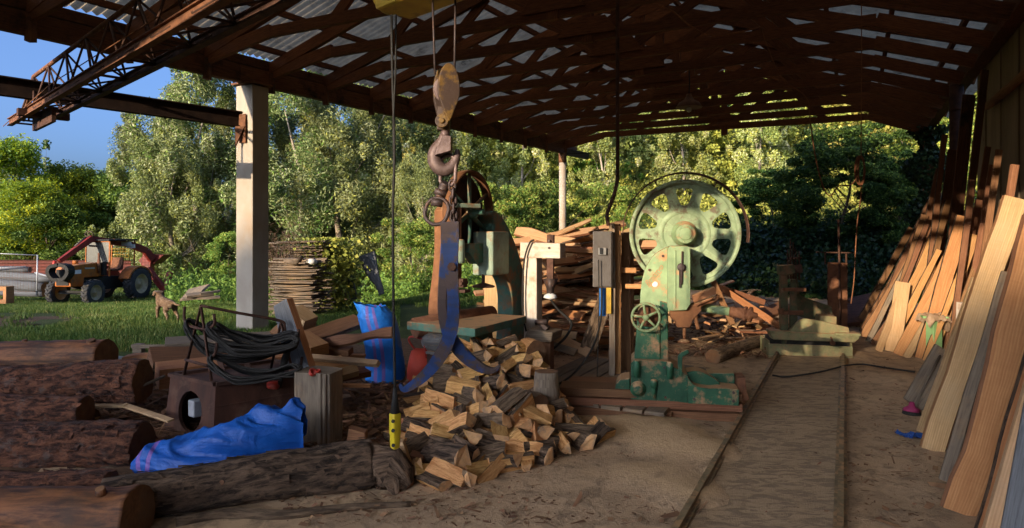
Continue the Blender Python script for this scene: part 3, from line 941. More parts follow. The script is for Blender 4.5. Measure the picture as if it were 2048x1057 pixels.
tree('silver_poplar', 'poplar_tree', 'whitish poplar on the slope above the switch cabinet', 1200, 41, 0.86, 3.0)
tree('silver_poplar', 'poplar_tree', 'silvery poplar on the slope above the big green saw wheel', 1360, 43, 0.93, 4.4)
tree('silver_poplar', 'poplar_tree', 'pale slope poplar right of the saw wheel guard', 1520, 42, 0.84, 5.2)
tree('olive_tree', 'hillside_tree', 'round olive-green tree under the eave beside the crane hook', 900, 56, 0.86, 0.6)
tree('elder', 'elder_bush', 'big dark elder with arching crown behind the log carriage', 1690, 23.0, 0.86, 0.4, 'bush', sx=1.15)
tree('elder', 'elder_bush', 'dark leafy bush right behind the saw wheel guard', 1545, 27, 0.62, 2.4, 'bush', sx=1.2)
tree('elder', 'elder_bush', 'shaded bush beside the ivy-clad post at the shed corner', 1800, 21.5, 0.62, 4.4, 'bush', sx=0.9)
tree('autumn_tree', 'yellowing_tree', 'small tree with yellowing leaves above the dark elder', 1760, 33, 0.72, 0.8)
tree('olive_tree', 'hillside_tree', 'bright green tree seen between the ivy-clad post and the round steel column', 1880, 33, 0.85, 2.0)

# the wooded slope behind, one mass
allv, allvar, allmi = [], [], []
KIND = [('poplar', 9.0, 4.8), ('dense', 8.5, 6.5), ('willow', 9.5, 6.0), ('dense', 7.0, 5.6)]
base_cr = [crown(k, h, wd, 4200, 40 + i, (0.34, 0.22), 0.02)[:2] for i, (k, h, wd) in enumerate(KIND)]
cnt = 0
for row in range(9):
    Y = 46 + row * 5.2
    x = -30 + (row % 2) * 2.2
    while x < 52:
        x += R.uniform(3.2, 5.0)
        px = CX + F * x / Y
        if px < 760 or px > 2100 or hill_at(x, Y) < 0.4 and px < 800:
            continue
        k = R.choice([0, 0, 1, 1, 2, 3])
        vt, vr = base_cr[k]
        s = R.uniform(0.75, 1.15)
        a = R.uniform(0, 6.3)
        rot = np.array([[math.cos(a), -math.sin(a), 0], [math.sin(a), math.cos(a), 0], [0, 0, 1]])
        allv.append((vt * s) @ rot.T + np.array([x, Y + R.uniform(-1, 1), hill_at(x, Y) - 0.4]))
        allvar.append(np.clip(vr + np.array([R.uniform(-0.18, 0.18), 0]), 0, 1))
        m = R.choice([0, 0, 1, 1, 1, 2, 3]) if k != 0 else R.choice([0, 0, 0, 1])
        allmi.append(np.full(len(vr), m))
        cnt += 1
me = np_quads('hillside_woods', np.concatenate(allv), np.concatenate(allvar), ['leaf_poplar', 'leaf_olive', 'leaf_acacia', 'leaf_autumn'], mi=np.concatenate(allmi))
o = bpy.data.objects.new('hillside_woods', me)
C.objects.link(o)
tag(o, 'sunlit mixed woods covering the slope behind the sawmill', 'woods', kind='stuff')

# far treeline closing the yard on the left
allv, allvar = [], []
for i in range(26):
    x = -52 + i * 1.9
    Y = 47 + R.uniform(-3, 4)
    vt, vr = base_cr[R.choice([1, 3])]
    s = R.uniform(0.42, 0.62)
    allv.append(vt * s + np.array([x, Y, -0.6]))
    allvar.append(vr)
me = np_quads('far_treeline', np.concatenate(allv), np.concatenate(allvar), ['leaf_dark'])
o = bpy.data.objects.new('far_treeline', me)
C.objects.link(o)
tag(o, 'dark line of distant bushes closing the yard', 'treeline', kind='stuff')


def scatter(name, m, label, cat, region, n, length, width, bias, hfn, seed, spread=0.7, varlo=0.0, zlo=0.0):
    rg = np.random.default_rng(seed)
    pts = []
    while len(pts) < n:
        p = region(rg)
        if p is None:
            continue
        pts.append((p[0], p[1], ground_at(p[0], p[1]) + zlo + hfn(rg, p)))
    cen = np.array(pts)
    vt = leaf_quads(cen, length, width, bias, spread, rg)
    cl = np.array([noise.noise(V((p[0] * 1.1, p[1] * 1.1, seed))) for p in pts])
    v0 = np.clip(rg.uniform(0, 1, n) * 0.75 + 0.25 * (cl + 0.5) + varlo, 0, 1)
    me = np_quads(name, vt, np.stack([v0, v0], 1), [m])
    ob = bpy.data.objects.new(name, me)
    C.objects.link(ob)
    return tag(ob, label, cat, kind='stuff')


def lawn_reg(rg):
    y = 8.6 + 19 * rg.uniform() ** 1.6
    x = y * (rg.uniform(-0.83, 0.05))
    u, v = x * SN + y * CS, x * CS - y * SN
    q = P(0, 0, 1)
    px, py = CX + F * x / y, HY + F * (EYE - ground_at(x, y)) / y
    if py > 700 + 0.03 * max(0, 250 - px) - (45 if px > 560 else 0) - (40 if px > 800 else 0) + 12 * noise.noise(V((x, y, 0))):
        return None
    if 628 < py < 660 and px < 170 - 4 * abs(py - 640) and noise.noise(V((x * 2, y * 2, 0))) > -0.35:
        return None
    return x, y


scatter('grass', 'grass_blade', 'rough green grass of the yard', 'grass', lawn_reg, 120000, 0.13, 0.013, (0, 0, 1.6), lambda r, p: 0.045, 31, 0.55)


def weed_reg(rg):
    y = rg.uniform(13.5, 27)
    px = rg.uniform(330, 1080)
    x = (px - CX) / F * y
    if noise.noise(V((x * 0.6, y * 0.6, 7))) < -0.05 + 0.5 * smoothstep(22, 14.5, y):
        return None
    if px < 660 and y < 16.5:
        return None
    return x, y


scatter('undergrowth', 'leaf_acacia', 'weeds and nettles growing along the edge of the trees', 'undergrowth', weed_reg, 26000, 0.13, 0.06, (0, 0, 0.2), lambda r, p: abs(r.normal(0, 0.35)), 33)


def ivy_reg(rg):
    u, v = rg.uniform(18.7, 27), rg.uniform(-4.6, 8)
    if u < 20 and (v > 1.7 or v < -2.6):
        return None
    q = S(v, u)
    return q.x, q.y


scatter('ivy_undergrowth', 'leaf_ivy', 'dark ivy blanketing the bank behind the log carriage', 'ivy', ivy_reg, 42000, 0.15, 0.11, (0, 0, 0), lambda r, p: abs(r.normal(0, 0.28)) * (1 + max(0, noise.noise(V((p[0] * .7, p[1] * .7, 2))) * 1.6)), 34)


def slope_reg(rg):
    y = rg.uniform(28, 56)
    px = rg.uniform(830, 2060)
    x = (px - CX) / F * y
    if noise.noise(V((x * 0.35, y * 0.35, 5))) < -0.28:
        return None
    return x, y


scatter('slope_undergrowth', 'leaf_olive', 'brambles and tall weeds covering the lower slope', 'undergrowth', slope_reg, 60000, 0.24, 0.13, (0, 0, 0.2), lambda r, p: abs(r.normal(0, 0.55)) * (1 + 0.8 * noise.noise(V((p[0] * .5, p[1] * .5, 9)))), 37)
# ------------------------------------------------------------ the shed
DZ = EYE
eL = lambda Y: V((-6.58 + 0.6451 * (Y - 8.44), Y, 0))
shed = thing('open_shed', 'open-sided timber shed with corrugated roof sheltering the sawmill', 'shed', S(-2.9, 8, 0))
VR = 1.95
NTR = 20
TR = []                                             # truss feet: left, right
for i in range(NTR):
    TR.append((eL(21.25 - 1.05 * i), S(VR, 19.6 - 1.24 * i)))
ZE, ZT = 4.62, 4.84                                 # eave (rafter foot), tie beam axis


def roofp(i, f, dz=0.0):
    """point on the rafter line of (fractional) truss i, f from the left foot to the right one"""
    a = eL(21.25 - 1.05 * i)
    b = S(VR, 19.6 - 1.24 * i)
    p = a.lerp(b, f)
    rise = 1.78 * (1 - abs(f - 0.5) * 2)
    p.z = ZE + rise + dz
    return p


ILF, IRF = 19.6, 19.6                               # how far the two slopes reach behind the camera
for side, fa, fb, iend in (('left', -0.006, 0.5, ILF), ('right', 0.5, 1.05, IRF)):
    b = MB()
    along = iend + 0.55
    n = int(along * 1.3 / 0.145) * 4

    def fn(a, c, fa=fa, fb=fb, along=along, n=n):
        i = -0.55 + along * a
        return roofp(i, fa + (fb - fa) * c, 0.30 + 0.024 * math.sin(a * n / 4 * 2 * math.pi))
    b.grid(fn, n, 3)
    b.build('roof_sheet', 'roofing', shed)
for j in range(12):                                 # purlins
    f = (0.03 + 0.088 * j) if j < 6 else 1 - (0.03 + 0.088 * (j - 6))
    b = MB()
    ie = ILF if j < 6 else IRF
    p = [roofp(-0.4 + (ie + 0.3) * k / 12, f, 0.215) for k in range(13)]
    for k in range(12):
        b.beam(p[k], p[k + 1], 0.07, 0.09)
    b.build('purlin', 'timber_dark', shed)
for i, (a, c) in enumerate(TR):
    b = MB()
    A, B = a.copy(), c.copy()
    d = (B - A)
    q = lambda f, z: V((A.x + d.x * f, A.y + d.y * f, z))
    ap = q(0.5, ZE + 1.78)
    hr = 0.19
    b.beam(q(-0.012, ZE + 0.03), ap, 0.085, hr)
    b.beam(q(1.02, ZE - 0.04), ap, 0.085, hr)
    j = R.uniform(-0.03, 0.03)
    jr = R.uniform(-.03, .03)
    b.beam(q(0.135, ZT + j), q(0.86, ZT + jr), 0.075, 0.165)
    for f0, f1, z1 in ((0.135, 0.012, ZE + 0.0), (0.86, 0.985, ZE - 0.25)):   # the tie drops to the eave at both ends
        b.beam(q(f0, ZT + 0.01), q(f1, z1), 0.07, 0.2)
    o = 0.09
    dn = V((-d.y, d.x, 0)).normalized() * 0.078
    for f0, f1 in ((0.24, 0.33), (0.5, 0.34), (0.5, 0.66), (0.76, 0.67)):
        p0, p1 = q(f0, ZT + 0.02), q(f1, ZE + 1.78 * (1 - abs(f1 - .5) * 2))
        b.beam(p0 + dn, p1 + dn, 0.06, 0.16)
    b.beam(q(0.5, ZT - 0.24 if i == 0 or i == 3 else ZT - 0.1), q(0.5, ZE + 1.7), 0.1, 0.17, up=d)
    for f in (0.5,):                                # board gusset at the ridge and the tie joints
        pg = [(-0.5, 0), (0.5, 0), (0.3, 0.26), (-0.3, 0.26)]
        b.prism(pg, q(0.5, ZT + 0.02) - dn * 0.9, d.normalized(), V((0, 0, 1)), dn * 0.25)
        if i != 1:
            pg = [(-0.85, -0.29), (0, -0.52), (0.85, -0.29), (0, 0.02)]
            b.prism(pg, q(0.5, ZE + 1.74) - dn * 0.9, d.normalized(), V((0, 0, 1)), dn * 0.25)
    b.build('truss', 'timber_dark', shed)
    bs = MB()                                       # stub between the eave beam and the rafter
    bs.beam(q(0.006, ZE - 0.36), q(0.006, ZE - 0.0), 0.1, 0.1)
    bs.build('strut', 'timber_beam', shed)

for k in range(7):                                  # boards added unseen behind the camera to shade the top of the wheel
    b = MB()
    v = -4.95 + 0.255 * k
    b.beam(S(v, -4.3, 4.12), S(v, -4.3, 5.75 if k < 8 else 5.9), 0.24, 0.03, up=S(0, 1))
    b.build('added_shade_board', 'timber_dark', shed)
b = MB()
p0, p1 = eL(0.6), eL(21.95)
for k in range(6):
    a, c = p0.lerp(p1, k / 6), p0.lerp(p1, (k + 1) / 6)
    a.z = c.z = 4.47 + 0.03
    b.beam(a, c, 0.14, 0.30)
    a.z = c.z = 4.47 + 0.28
    b.beam(a, c, 0.12, 0.16)
b.build('eave_beam', 'timber_beam', shed, 0.008)
b = MB()
for k in range(5):
    b.beam(S(VR, -4 + 4.9 * k, 4.62), S(VR, -4 + 4.9 * (k + 1), 4.62), 0.2, 0.34)
b.build('eave_beam', 'timber_dark', shed, 0.008)
b = MB()                                            # the end of the eave beam beyond the far corner
b.beam(eL(21.3) + V((0, 0, 4.42)), eL(21.3) + V((.8, 0.1, 4.28)), 0.16, 0.2)
b.build('beam_end', 'wood_slate', shed)

# concrete pillar carrying the left eave
PX, PY = (505 - CX) / F * 11.5, 11.5
pr = -TH * 0.98
pil = MB()
pil.box((PX, PY, 2.0), (0.405, 0.36, 4.62), pr)
pil.build('concrete_pillar', 'concrete', shed, 0.012)
b = MB()
b.box((PX, PY, 4.345), (0.55, 0.45, 0.03), pr)
b.build('bearing_plate', 'rust', shed)
# the runway beam of the yard crane, bolted to the pillar
run = thing('runway_beam', 'dark rusty steel crane beam bolted to the concrete pillar', 'steel beam', (-6, 9.5, 3.6))
ra, rb = V((-8.9, 7.47, 3.84)), V((PX - 0.17, PY - 0.1, 3.72))
b = MB()
b.beam(ra, rb, 0.02, 0.24)
b.beam(ra + V((0, 0, .125)), rb + V((0, 0, .125)), 0.16, 0.018)
b.beam(ra - V((0, 0, .125)), rb - V((0, 0, .125)), 0.16, 0.018)
b.build('joist', 'beam_shaded', run)
b = MB()
for k in (0.0, 1.0):
    b.box((PX - 0.10, PY - 0.185 - 0.012 * k, 3.55 + 0.0 * k), (0.16, 0.012, 0.5 - 0.2 * k), pr)
b.prism([(0, 0), (0.16, 0), (0, -0.34)], (PX - 0.2, PY - 0.2, 3.58), (1, 0, 0), (0, 0, 1), (0, -0.05, 0))
b.build('bracket', 'rust', run)

# far post, round column, ivy post and the back wall
b = MB()
fp = eL(21.2)
b.cyl((fp.x, fp.y, -0.1), (fp.x, fp.y, 4.05), 0.115, n=20)
b.build('concrete_post', 'concrete', shed)
b = MB()
b.cyl((fp.x, fp.y, 4.05), (fp.x, fp.y, 4.36), 0.13, n=16)
b.build('post_cap', 'rust_orange', shed)
b = MB()
cpx = S(1.83, 14.4)
b.cyl((cpx.x, cpx.y, -0.05), (cpx.x, cpx.y, 4.46), 0.115, n=20)
b.cyl((cpx.x, cpx.y, 3.98), (cpx.x, cpx.y, 4.02), 0.125, n=20)
b.build('steel_column', 'rust_dark', shed)
b = MB()
ip = S(1.9, 19.75)
b.box((ip.x, ip.y, 2.2), (0.24, 0.24, 4.5), -TH)
b.build('corner_post', 'timber_dark', shed)
wall = thing('panel_wall', 'dull brown sheet wall closing the right side behind the leaning boards', 'wall', S(2.05, 6, 0))
u = -3.0
while u < 13.9:
    b = MB()
    u2 = min(u + 1.15, 13.95)
    b.beam(S(2.10, (u + u2) / 2 , -0.05), S(2.10, (u + u2) / 2, 4.72), 0.05, u2 - u - 0.012, up=S(0, 1))
    b.beam(S(2.07, u + 0.01, -0.05), S(2.07, u + 0.01, 4.72), 0.03, 0.05, up=S(0, 1))
    b.build('panel', 'wall_panel', wall, 0.004)
    u += 1.15
b = MB()
b.tube([S(1.99, 12.5, 3.72), S(1.99, 9, 3.68), S(1.98, 4, 3.72)], 0.06, 9)
b.build('girt_pole', 'wood_brown', wall)

ivy = thing('ivy_climber', 'dark ivy swallowing the corner post of the shed', 'ivy', (ip.x, ip.y, 0))
rg = np.random.default_rng(77)
n = 5200
z = rg.uniform(0.1, 4.45, n)
a = rg.uniform(0, 2 * np.pi, n)
rr = (0.22 + 0.20 * np.sin(z * 2.3) ** 2 + 0.1 * np.sin(z * 6)) * rg.uniform(0.6, 1.25, n) + np.clip(1.6 - z, 0, 1.6) * 0.35 * rg.uniform(0, 1, n)
cen = np.stack([np.cos(a) * rr, np.sin(a) * rr, z], 1)
me = np_quads('foliage', leaf_quads(cen, 0.13, 0.10, (0, 0, -0.6), 0.6, rg), np.stack([rg.uniform(0, 1, n)] * 2, 1), ['leaf_ivy'])
o = bpy.data.objects.new('foliage', me)
C.objects.link(o)
o.parent = ivy
b = MB()
b.tube([(0.1, -0.15, 0), (0.16, -0.13, 1.2), (0.08, -0.18, 2.4), (0.14, -0.14, 4.0)], [0.03, 0.025, 0.02, 0.01], 6)
b.build('stem', 'trunk_bark', ivy).location = V((0, 0, 0)) + root_loc(ivy) * 1.0

# enamel lamp hanging from a tie beam
lp = P(1378, 213, 12.5)
lamp = thing('pendant_lamp', 'rusty enamel pendant lamp hanging unlit under the tie beams', 'lamp', lp)
b = MB()
b.lathe(lp, (0, 0, 1), [(0.245, -0.03), (0.25, -0.02), (0.19, 0.07), (0.09, 0.13), (0.05, 0.2), (0.045, 0.24), (0.0, 0.25)], 22)
b.build('lamp_shade', 'lamp_enamel', lamp)
b = MB()
b.lathe(lp + V((0, 0, -0.06)), (0, 0, 1), [(0.0, -0.06), (0.04, -0.04), (0.05, 0.0), (0.03, 0.06), (0.02, 0.1)], 12)
b.build('bulb', 'white_paint', lamp)
b = MB()
b.tube([lp + V((0, 0, .24)), lp + V((0.01, 0, .45)), lp + V((0, 0, .8))], 0.012, 6)
b.build('cord', 'cable_black', lamp)

# cables and ropes under the roof
def cable(name, label, cat, pts, r, m='rope_rust', n=6, group=None, k=5, M_=None):
    b = MB()
    b.tube(spline(pts, k), r, n)
    return b.solo(name, m, label, cat, group)


cable('hanging_wire', 'thin rusty wire looping down in front of the dark elder', 'wire',
      [P(1520, 55, 9.3), P(1560, 150, 9.4), P(1612, 195, 9.5), P(1620, 240, 9.5), P(1630, 310, 9.5), P(1645, 370, 9.5), P(1660, 392, 9.5), P(1678, 372, 9.5), P(1702, 370, 9.5), P(1717, 350, 9.5)], 0.009)
cable('sagging_cable', 'brown cable sagging along the tie beams near the ridge', 'cable',
      [P(1290, 5, 9.2), P(1340, 20, 9.2), P(1385, 55, 9.2), P(1430, 72, 9.2), P(1500, 60, 9.2), P(1520, 54, 9.3)], 0.012)
coil = thing('rope_coil', 'coil of brown cord hanging from a long wire before the dark bush', 'cord coil', P(1722, 340, 9.6))
b = MB()
for k in range(5):
    c0 = P(1722 + R.uniform(-1.5, 1.5), 340 + R.uniform(-2, 2), 9.6 + R.uniform(-.03, .03))
    b.tube([c0 + V((math.cos(t) * (0.045 + .008 * k), 0.01 * k, math.sin(t) * 0.21)) for t in [2 * math.pi * j / 18 for j in range(18)]], 0.009, 5, closed=True)
b.build('loops', 'rope_rust', coil)
b = MB()
b.tube([P(1723, -20, 9.6), P(1723, 150, 9.6), P(1722, 312, 9.6)], 0.007, 5)
b.build('suspension_wire', 'rope_rust', coil)
b = MB()
b.tube(spline([P(1722, 374, 9.6), P(1721, 400, 9.6), P(1715, 440, 9.6), P(1711, 500, 9.6), P(1708, 560, 9.6), P(1702, 608, 9.6)], 4), 0.008, 5)
b.build('tail', 'rope_rust', coil)
cable('drop_pipe', 'thin rusty conduit dropping from the ridge to the switch cabinet', 'conduit',
      [P(1235, -25, 7.25), P(1235, 120, 7.25), P(1235, 330, 7.25), P(1232, 375, 7.25), P(1220, 412, 7.2), P(1214, 430, 7.2), P(1217, 452, 7.2)], 0.021, 'rust_dark', 8)
cable('stay_wire', 'fine dark wire stretched across the far end of the shed', 'wire', [P(1130, 308, 19), P(1400, 300, 19), P(1600, 292, 18), P(1835, 290, 16.6)], 0.008, 'cable_black')

# ------------------------------------------------------------ crane
A0, A1 = V((-7.83, 10.13, 3.45)), V((0.2, 2.58, 3.45))
dg = (A1 - A0).normalized()
ng = V((-dg.y, dg.x, 0))                            # away from the camera
if ng.y < 0:
    ng = -ng
crane = thing('overhead_crane', 'rusty lattice girder of the yard crane running overhead at the upper left', 'crane', A0.lerp(A1, 0.4))
SEP, HT = 0.34, 0.62
Lg = (A1 - A0).length
b = MB()
b.beam(A0, A1, 0.012, 0.10)
for s_ in (-1, 1):
    b.beam(A0 + V((0, 0, .05 * s_)), A1 + V((0, 0, .05 * s_)), 0.07, 0.012)
b.build('bottom_chord', 'rust', crane)
B0, B1 = A0 + ng * SEP + dg * 0.1, A1 + ng * SEP
b = MB()
for s_ in (-1, 1):
    b.beam(B0 + V((0, 0, .04 * s_)), B1 + V((0, 0, .04 * s_)), 0.07, 0.012)
b.beam(B0, B1, 0.012, 0.08)
b.build('bottom_chord', 'rust_dark', crane)
T0 = A0 + ng * SEP / 2 + dg * 0.75 + V((0, 0, HT))
T1 = A1 + ng * SEP / 2 + V((0, 0, HT))
b = MB()
b.tube([A0 + ng * SEP / 2 + dg * 0.02 + V((0, 0, .05)), T0, T1], 0.028, 8)
b.build('top_chord', 'rust', crane)
b = MB()
nb = 11
st = (Lg - 0.75) / nb
for k in range(nb + 1):
    t = 0.75 + st * k
    top = A0 + ng * SEP / 2 + dg * t + V((0, 0, HT))
    pa, pb = A0 + dg * t, A0 + ng * SEP + dg * t
    for q in (pa, pb):
        b.tube([q, top], 0.014, 5)
        if k < nb:
            b.tube([q + dg * st, top], 0.014, 5)
            b.tube([q, q + dg * st / 2 + (top - q) * 0.0], 0.012, 5)
    b.tube([pa, pb], 0.016, 5)
    if k < nb:
        b.tube([pa, pb + dg * st], 0.012, 5)
        b.tube([pb, pa + dg * st * 0.5], 0.012, 5)
for t in (0.02, 0.4):
    b.tube([A0 + dg * t, A0 + ng * SEP + dg * t], 0.016, 5)
b.tube([A0 + dg * 0.4 + ng * SEP / 2, T0], 0.014, 5)
b.build('lattice', 'rust_dark', crane)
b = MB()                                            # end carriage on the runway beam
ec = A0 + dg * 1.35 + ng * SEP * 0.55 + V((0, 0, -0.09))
rd = (rb - ra).normalized()
b.beam(ec - dg * .65, ec + dg * .55, 0.05, 0.2)
b.beam(ec - dg * .65 + V((0, 0, .1)), ec + dg * .55 + V((0, 0, .1)), 0.12, 0.014)
b.beam(ec - dg * .1 + V((0, 0, .08)) - ng * .3, ec - dg * .1 + V((0, 0, .08)) + ng * .32, 0.12, 0.1)
b.build('end_carriage', 'rust_dark', crane)
b = MB()
b.tube([A0 + V((-.1, 0, -.06)), A0.lerp(A1, 0.25) + V((0, -.03, .16)), A0.lerp(A1, 0.6) + V((0, -.03, .13))], 0.006, 5)
b.build('cable', 'rope_rust', crane)
hb = P(858, -44, 3.25)                              # trolley hoist under the girder
hoist = MB()
ha, hc = hb - dg * 0.30, hb + dg * 0.30
hoist.beam(ha, hc, 0.24, 0.24)
hoist.build('hoist_housing', 'hoist_yellow', crane, 0.02)
for q0, q1 in ((ha - dg * 0.05, ha - dg * 0.002), (hc + dg * 0.002, hc + dg * 0.22)):
    b = MB()
    b.cyl(q0, q1, 0.105, n=20)
    b.build('drum_cover', 'hoist_yellow', crane)
for t in (-0.2, 0.2):
    b = MB()
    b.beam(hb + dg * t + V((0, 0, 0.13)), hb + dg * t + V((0, 0, 0.52)), 0.03, 0.12, up=dg)
    b.build('trolley_plate', 'rust_dark', crane)
for (x0, y0, x1, y1) in ((865, -10, 870, 150), (911, -10, 909, 142)):
    b = MB()
    b.cyl(P(x0, y0, 3.22), P(x1, y1, 3.2), 0.0055, n=6)
    b.build('wire_rope', 'iron', crane)

# hook block
hk = thing('hook_block', 'worn yellow pulley block with a forged hook hanging from the hoist', 'crane hook', P(893, 200, 3.2))
Yh = 3.2
k_ = Yh / F                                         # metres per photo pixel here
hp = lambda px, py, dy=0.0: P(px, py, Yh) + V((0, dy, 0))
for px_, dy in ((877, 0.03), (903, -0.065)):        # two cheeks, the right one larger and nearer the viewer's right
    b = MB()
    ov = []
    for t in range(28):
        a = 2 * math.pi * t / 28
        x, z = math.sin(a) * (14 if px_ < 890 else 22), math.cos(a)
        zz = 50 * z if z > 0 else 64 * z
        ww = 1.0 if z > -0.2 else 1 - 0.75 * (-z - 0.2)
        ov.append((x * ww * k_, zz * k_))
    b.prism(ov, hp(px_ + 3 if px_ < 890 else px_ - 2, 183, dy), (0.94, 0.3, 0), (0.0, 0, 1), V((-0.3, 0.94, 0)) * 0.028)
    b.build('cheek_plate', 'block_yellow', hk, 0.004)
b = MB()
b.cyl(hp(892, 180, -0.02), hp(892, 180, 0.03), 0.062, n=28)
b.cyl(hp(893, 184, -0.065), hp(893, 184, 0.065), 0.016, n=12)
b.build('sheave', 'hook_iron', hk)
b = MB()
b.cyl(hp(886, 246, -0.06), hp(886, 246, 0.05), 0.033, n=18)
b.cyl(hp(886, 246, -0.07), hp(886, 246, 0.06), 0.014, n=12)
b.beam(hp(889, 215), hp(887, 262), 0.06, 0.06, up=(0, 1, 0))
b.build('trunnion', 'block_yellow', hk, 0.004)
b = MB()
b.cyl(hp(890, 252), hp(891, 285), 0.022, n=12)
hkp = [(890, 268, 9), (884, 284, 11), (874, 298, 13), (869, 312, 14), (871, 326, 14), (880, 337, 14), (892, 340, 13), (903, 333, 11), (910, 322, 9), (914, 310, 7), (915, 299, 3.5)]
b.tube(spline([hp(x, y) for x, y, r in hkp], 3), [lerp_tab([(i * 3, r * k_ * 0.9) for i, (x, y, r) in enumerate(hkp)], j) for j in range(31)], 10, flat=(1.15, 0.9))
b.build('hook', 'hook_iron', hk)
b = MB()
b.prism([(-20 * k_, -24 * k_), (12 * k_, -15 * k_), (12 * k_, 14 * k_), (-6 * k_, 16 * k_)], hp(892, 290, -0.06), (1, 0, 0), (0, 0, 1), (0, 0.10, 0))
b.build('safety_latch', 'hook_iron', hk, 0.003)

# log tongs with their chain
tg = thing('log_tongs', 'big blue curved log tongs hanging by a chain above the firewood', 'log tongs', P(900, 560, 3.2))


def link(b, c, ax, L, w, r, nrm):
    ax, nrm = V(ax).normalized(), V(nrm).normalized()
    sd = ax.cross(nrm)
    pts = []
    for t in range(20):
        a = 2 * math.pi * t / 20
        y = math.sin(a) * w / 2
        x = math.cos(a) * w / 2 + (L / 2 - w / 2) * (1 if math.cos(a) > 0 else -1)
        pts.append(c + ax * x + sd * y)
    b.tube(pts, r, 8, closed=True)


b = MB()
link(b, hp(896, 342), (0.05, 0, 1), 62 * k_, 32 * k_, 0.010, (0.2, 1, 0))
b.build('master_link', 'hook_iron', tg)
b = MB()
b.tube(spline([hp(892, 366), hp(886, 378, .01), hp(878, 398, 0.01)], 4), 0.026, 8)
b.tube([hp(871, 382, -0.02), hp(893, 390, -0.02)], 0.016, 8)
link(b, hp(874, 423, -0.01), (0.35, 0, 1), 54 * k_, 46 * k_, 0.010, (0.1, 1, 0))
b.tube([hp(864, 404, -.01), hp(885, 408, -.01)], 0.02, 10)
b.build('shackle', 'iron', tg)
b = MB()
for i in range(6):
    link(b, hp(905 + 0.6 * i, 372 + 15 * i, -0.01), (0.05, 0, 1), 21 * k_, 12 * k_, 0.0065, (1, 0.2, 0) if i % 2 else (0, 1, 0))
b.build('chain', 'iron', tg)


def tong_arm(pts, dy, name):
    b = MB()
    L_, R_ = [], []
    sp = spline([V((x, y, w)) for x, y, w in pts], 5)
    for i, p in enumerate(sp):
        a, c = sp[max(0, i - 1)], sp[min(len(sp) - 1, i + 1)]
        t = V((c.x - a.x, c.y - a.y)).normalized()
        nrm = V((-t.y, t.x))
        L_.append(((p.x + nrm.x * p.z / 2), (p.y + nrm.y * p.z / 2)))
        R_.append(((p.x - nrm.x * p.z / 2), (p.y - nrm.y * p.z / 2)))
    N = len(sp)
    for i in range(N - 1):
        quad = [L_[i], L_[i + 1], R_[i + 1], R_[i]]
        vs = [hp(x, y, dy) for x, y in quad] + [hp(x, y, dy + 0.03) for x, y in quad]
        b._add(vs, [(0, 1, 2, 3), (7, 6, 5, 4), (0, 4, 5, 1), (3, 2, 6, 7)] + ([(0, 3, 7, 4)] if i == 0 else []) + ([(1, 5, 6, 2)] if i == N - 2 else []), False)
    return b.build(name, 'tongs_blue', tg, 0.006)


tong_arm([(900, 444, 36), (901, 475, 35), (902, 510, 30), (904, 545, 25), (907, 590, 23), (907, 630, 24), (902, 664, 26), (889, 698, 27), (867, 731, 24), (838, 760, 19), (811, 776, 12), (801, 766, 4)], -0.035, 'arm')
tong_arm([(898, 446, 34), (893, 500, 26), (888, 545, 22), (884, 590, 19), (885, 630, 20), (894, 664, 24), (913, 696, 27), (938, 722, 25), (966, 740, 18), (988, 743, 11), (1001, 733, 4)], 0.012, 'arm')
b = MB()
b.cyl(hp(905, 533, -0.05), hp(905, 533, 0.06), 0.022, n=6)
b.build('pivot_bolt', 'rust_dark', tg)

# pendant control
pc = thing('pendant_control', 'yellow push-button pendant hanging on its long black cable', 'crane control', P(790, 860, 3.15))
b = MB()
b.tube(spline([P(783, 30, 3.2), P(785, 150, 3.2), P(789, 300, 3.17), P(786, 420, 3.15), P(787, 600, 3.15), P(790, 790, 3.15)], 5), 0.0065, 7)
b.tube(spline([P(792, 30, 3.24), P(791, 140, 3.2), P(787, 240, 3.18), P(788, 330, 3.17)], 5), 0.005, 6)
b.build('cable', 'cable_black', pc)
b = MB()
b.tube([P(790, 775, 3.15), P(790, 800, 3.15), P(790, 826, 3.15)], [0.009, 0.014, 0.024], 12)
b.build('cable_boot', 'cable_black', pc)
b = MB()
c = P(790, 858, 3.15)
b.lathe(c, (0, 0, 1), [(0.016, -0.098), (0.026, -0.088), (0.028, -0.05), (0.027, -0.035), (0.031, -0.02), (0.031, 0.07), (0.027, 0.08)], 4)
b.build('housing', 'pendant_yellow', pc, 0.006)
for dz in (0.045, 0.0, -0.072):
    b = MB()
    b.cyl(c + V((-0.004, -0.034 if dz > -.05 else -.028, dz)), c + V((-0.004, -0.018, dz)), 0.0085, n=12)
    b.build('button', 'black_rubber', pc)
# ------------------------------------------------------------ big log bandsaw
class Local:
    """pixel-like local frame: l(px,py,d) with px,py read off the photograph's scale at depth Y0, d metres away from the viewer"""
    def __init__(s, px0, Y0, yaw):
        s.px0, s.k, s.yaw = px0, Y0 / F, yaw
        s.o = V(((px0 - CX) / F * Y0, Y0, 0))
        s.rx = V((math.cos(yaw), math.sin(yaw), 0))
        s.ry = V((-math.sin(yaw), math.cos(yaw), 0))

    def __call__(s, px, py, d=0.0):
        return s.o + s.rx * ((px - s.px0) * s.k) + s.ry * d + V((0, 0, EYE - (py - HY) * s.k))


L = Local(1371, 6.15, -0.19)
k = L.k
X_, Y_, Z_ = L.rx, L.ry, V((0, 0, 1))
saw = thing('log_bandsaw', 'pale green log bandsaw with a big spoked wheel and hand wheel', 'bandsaw', L.o)

# the wheel: rim, web with ten windows, hub
wc = L(1371, 468, 0.17)
WR = 0.525
wt = 0.055


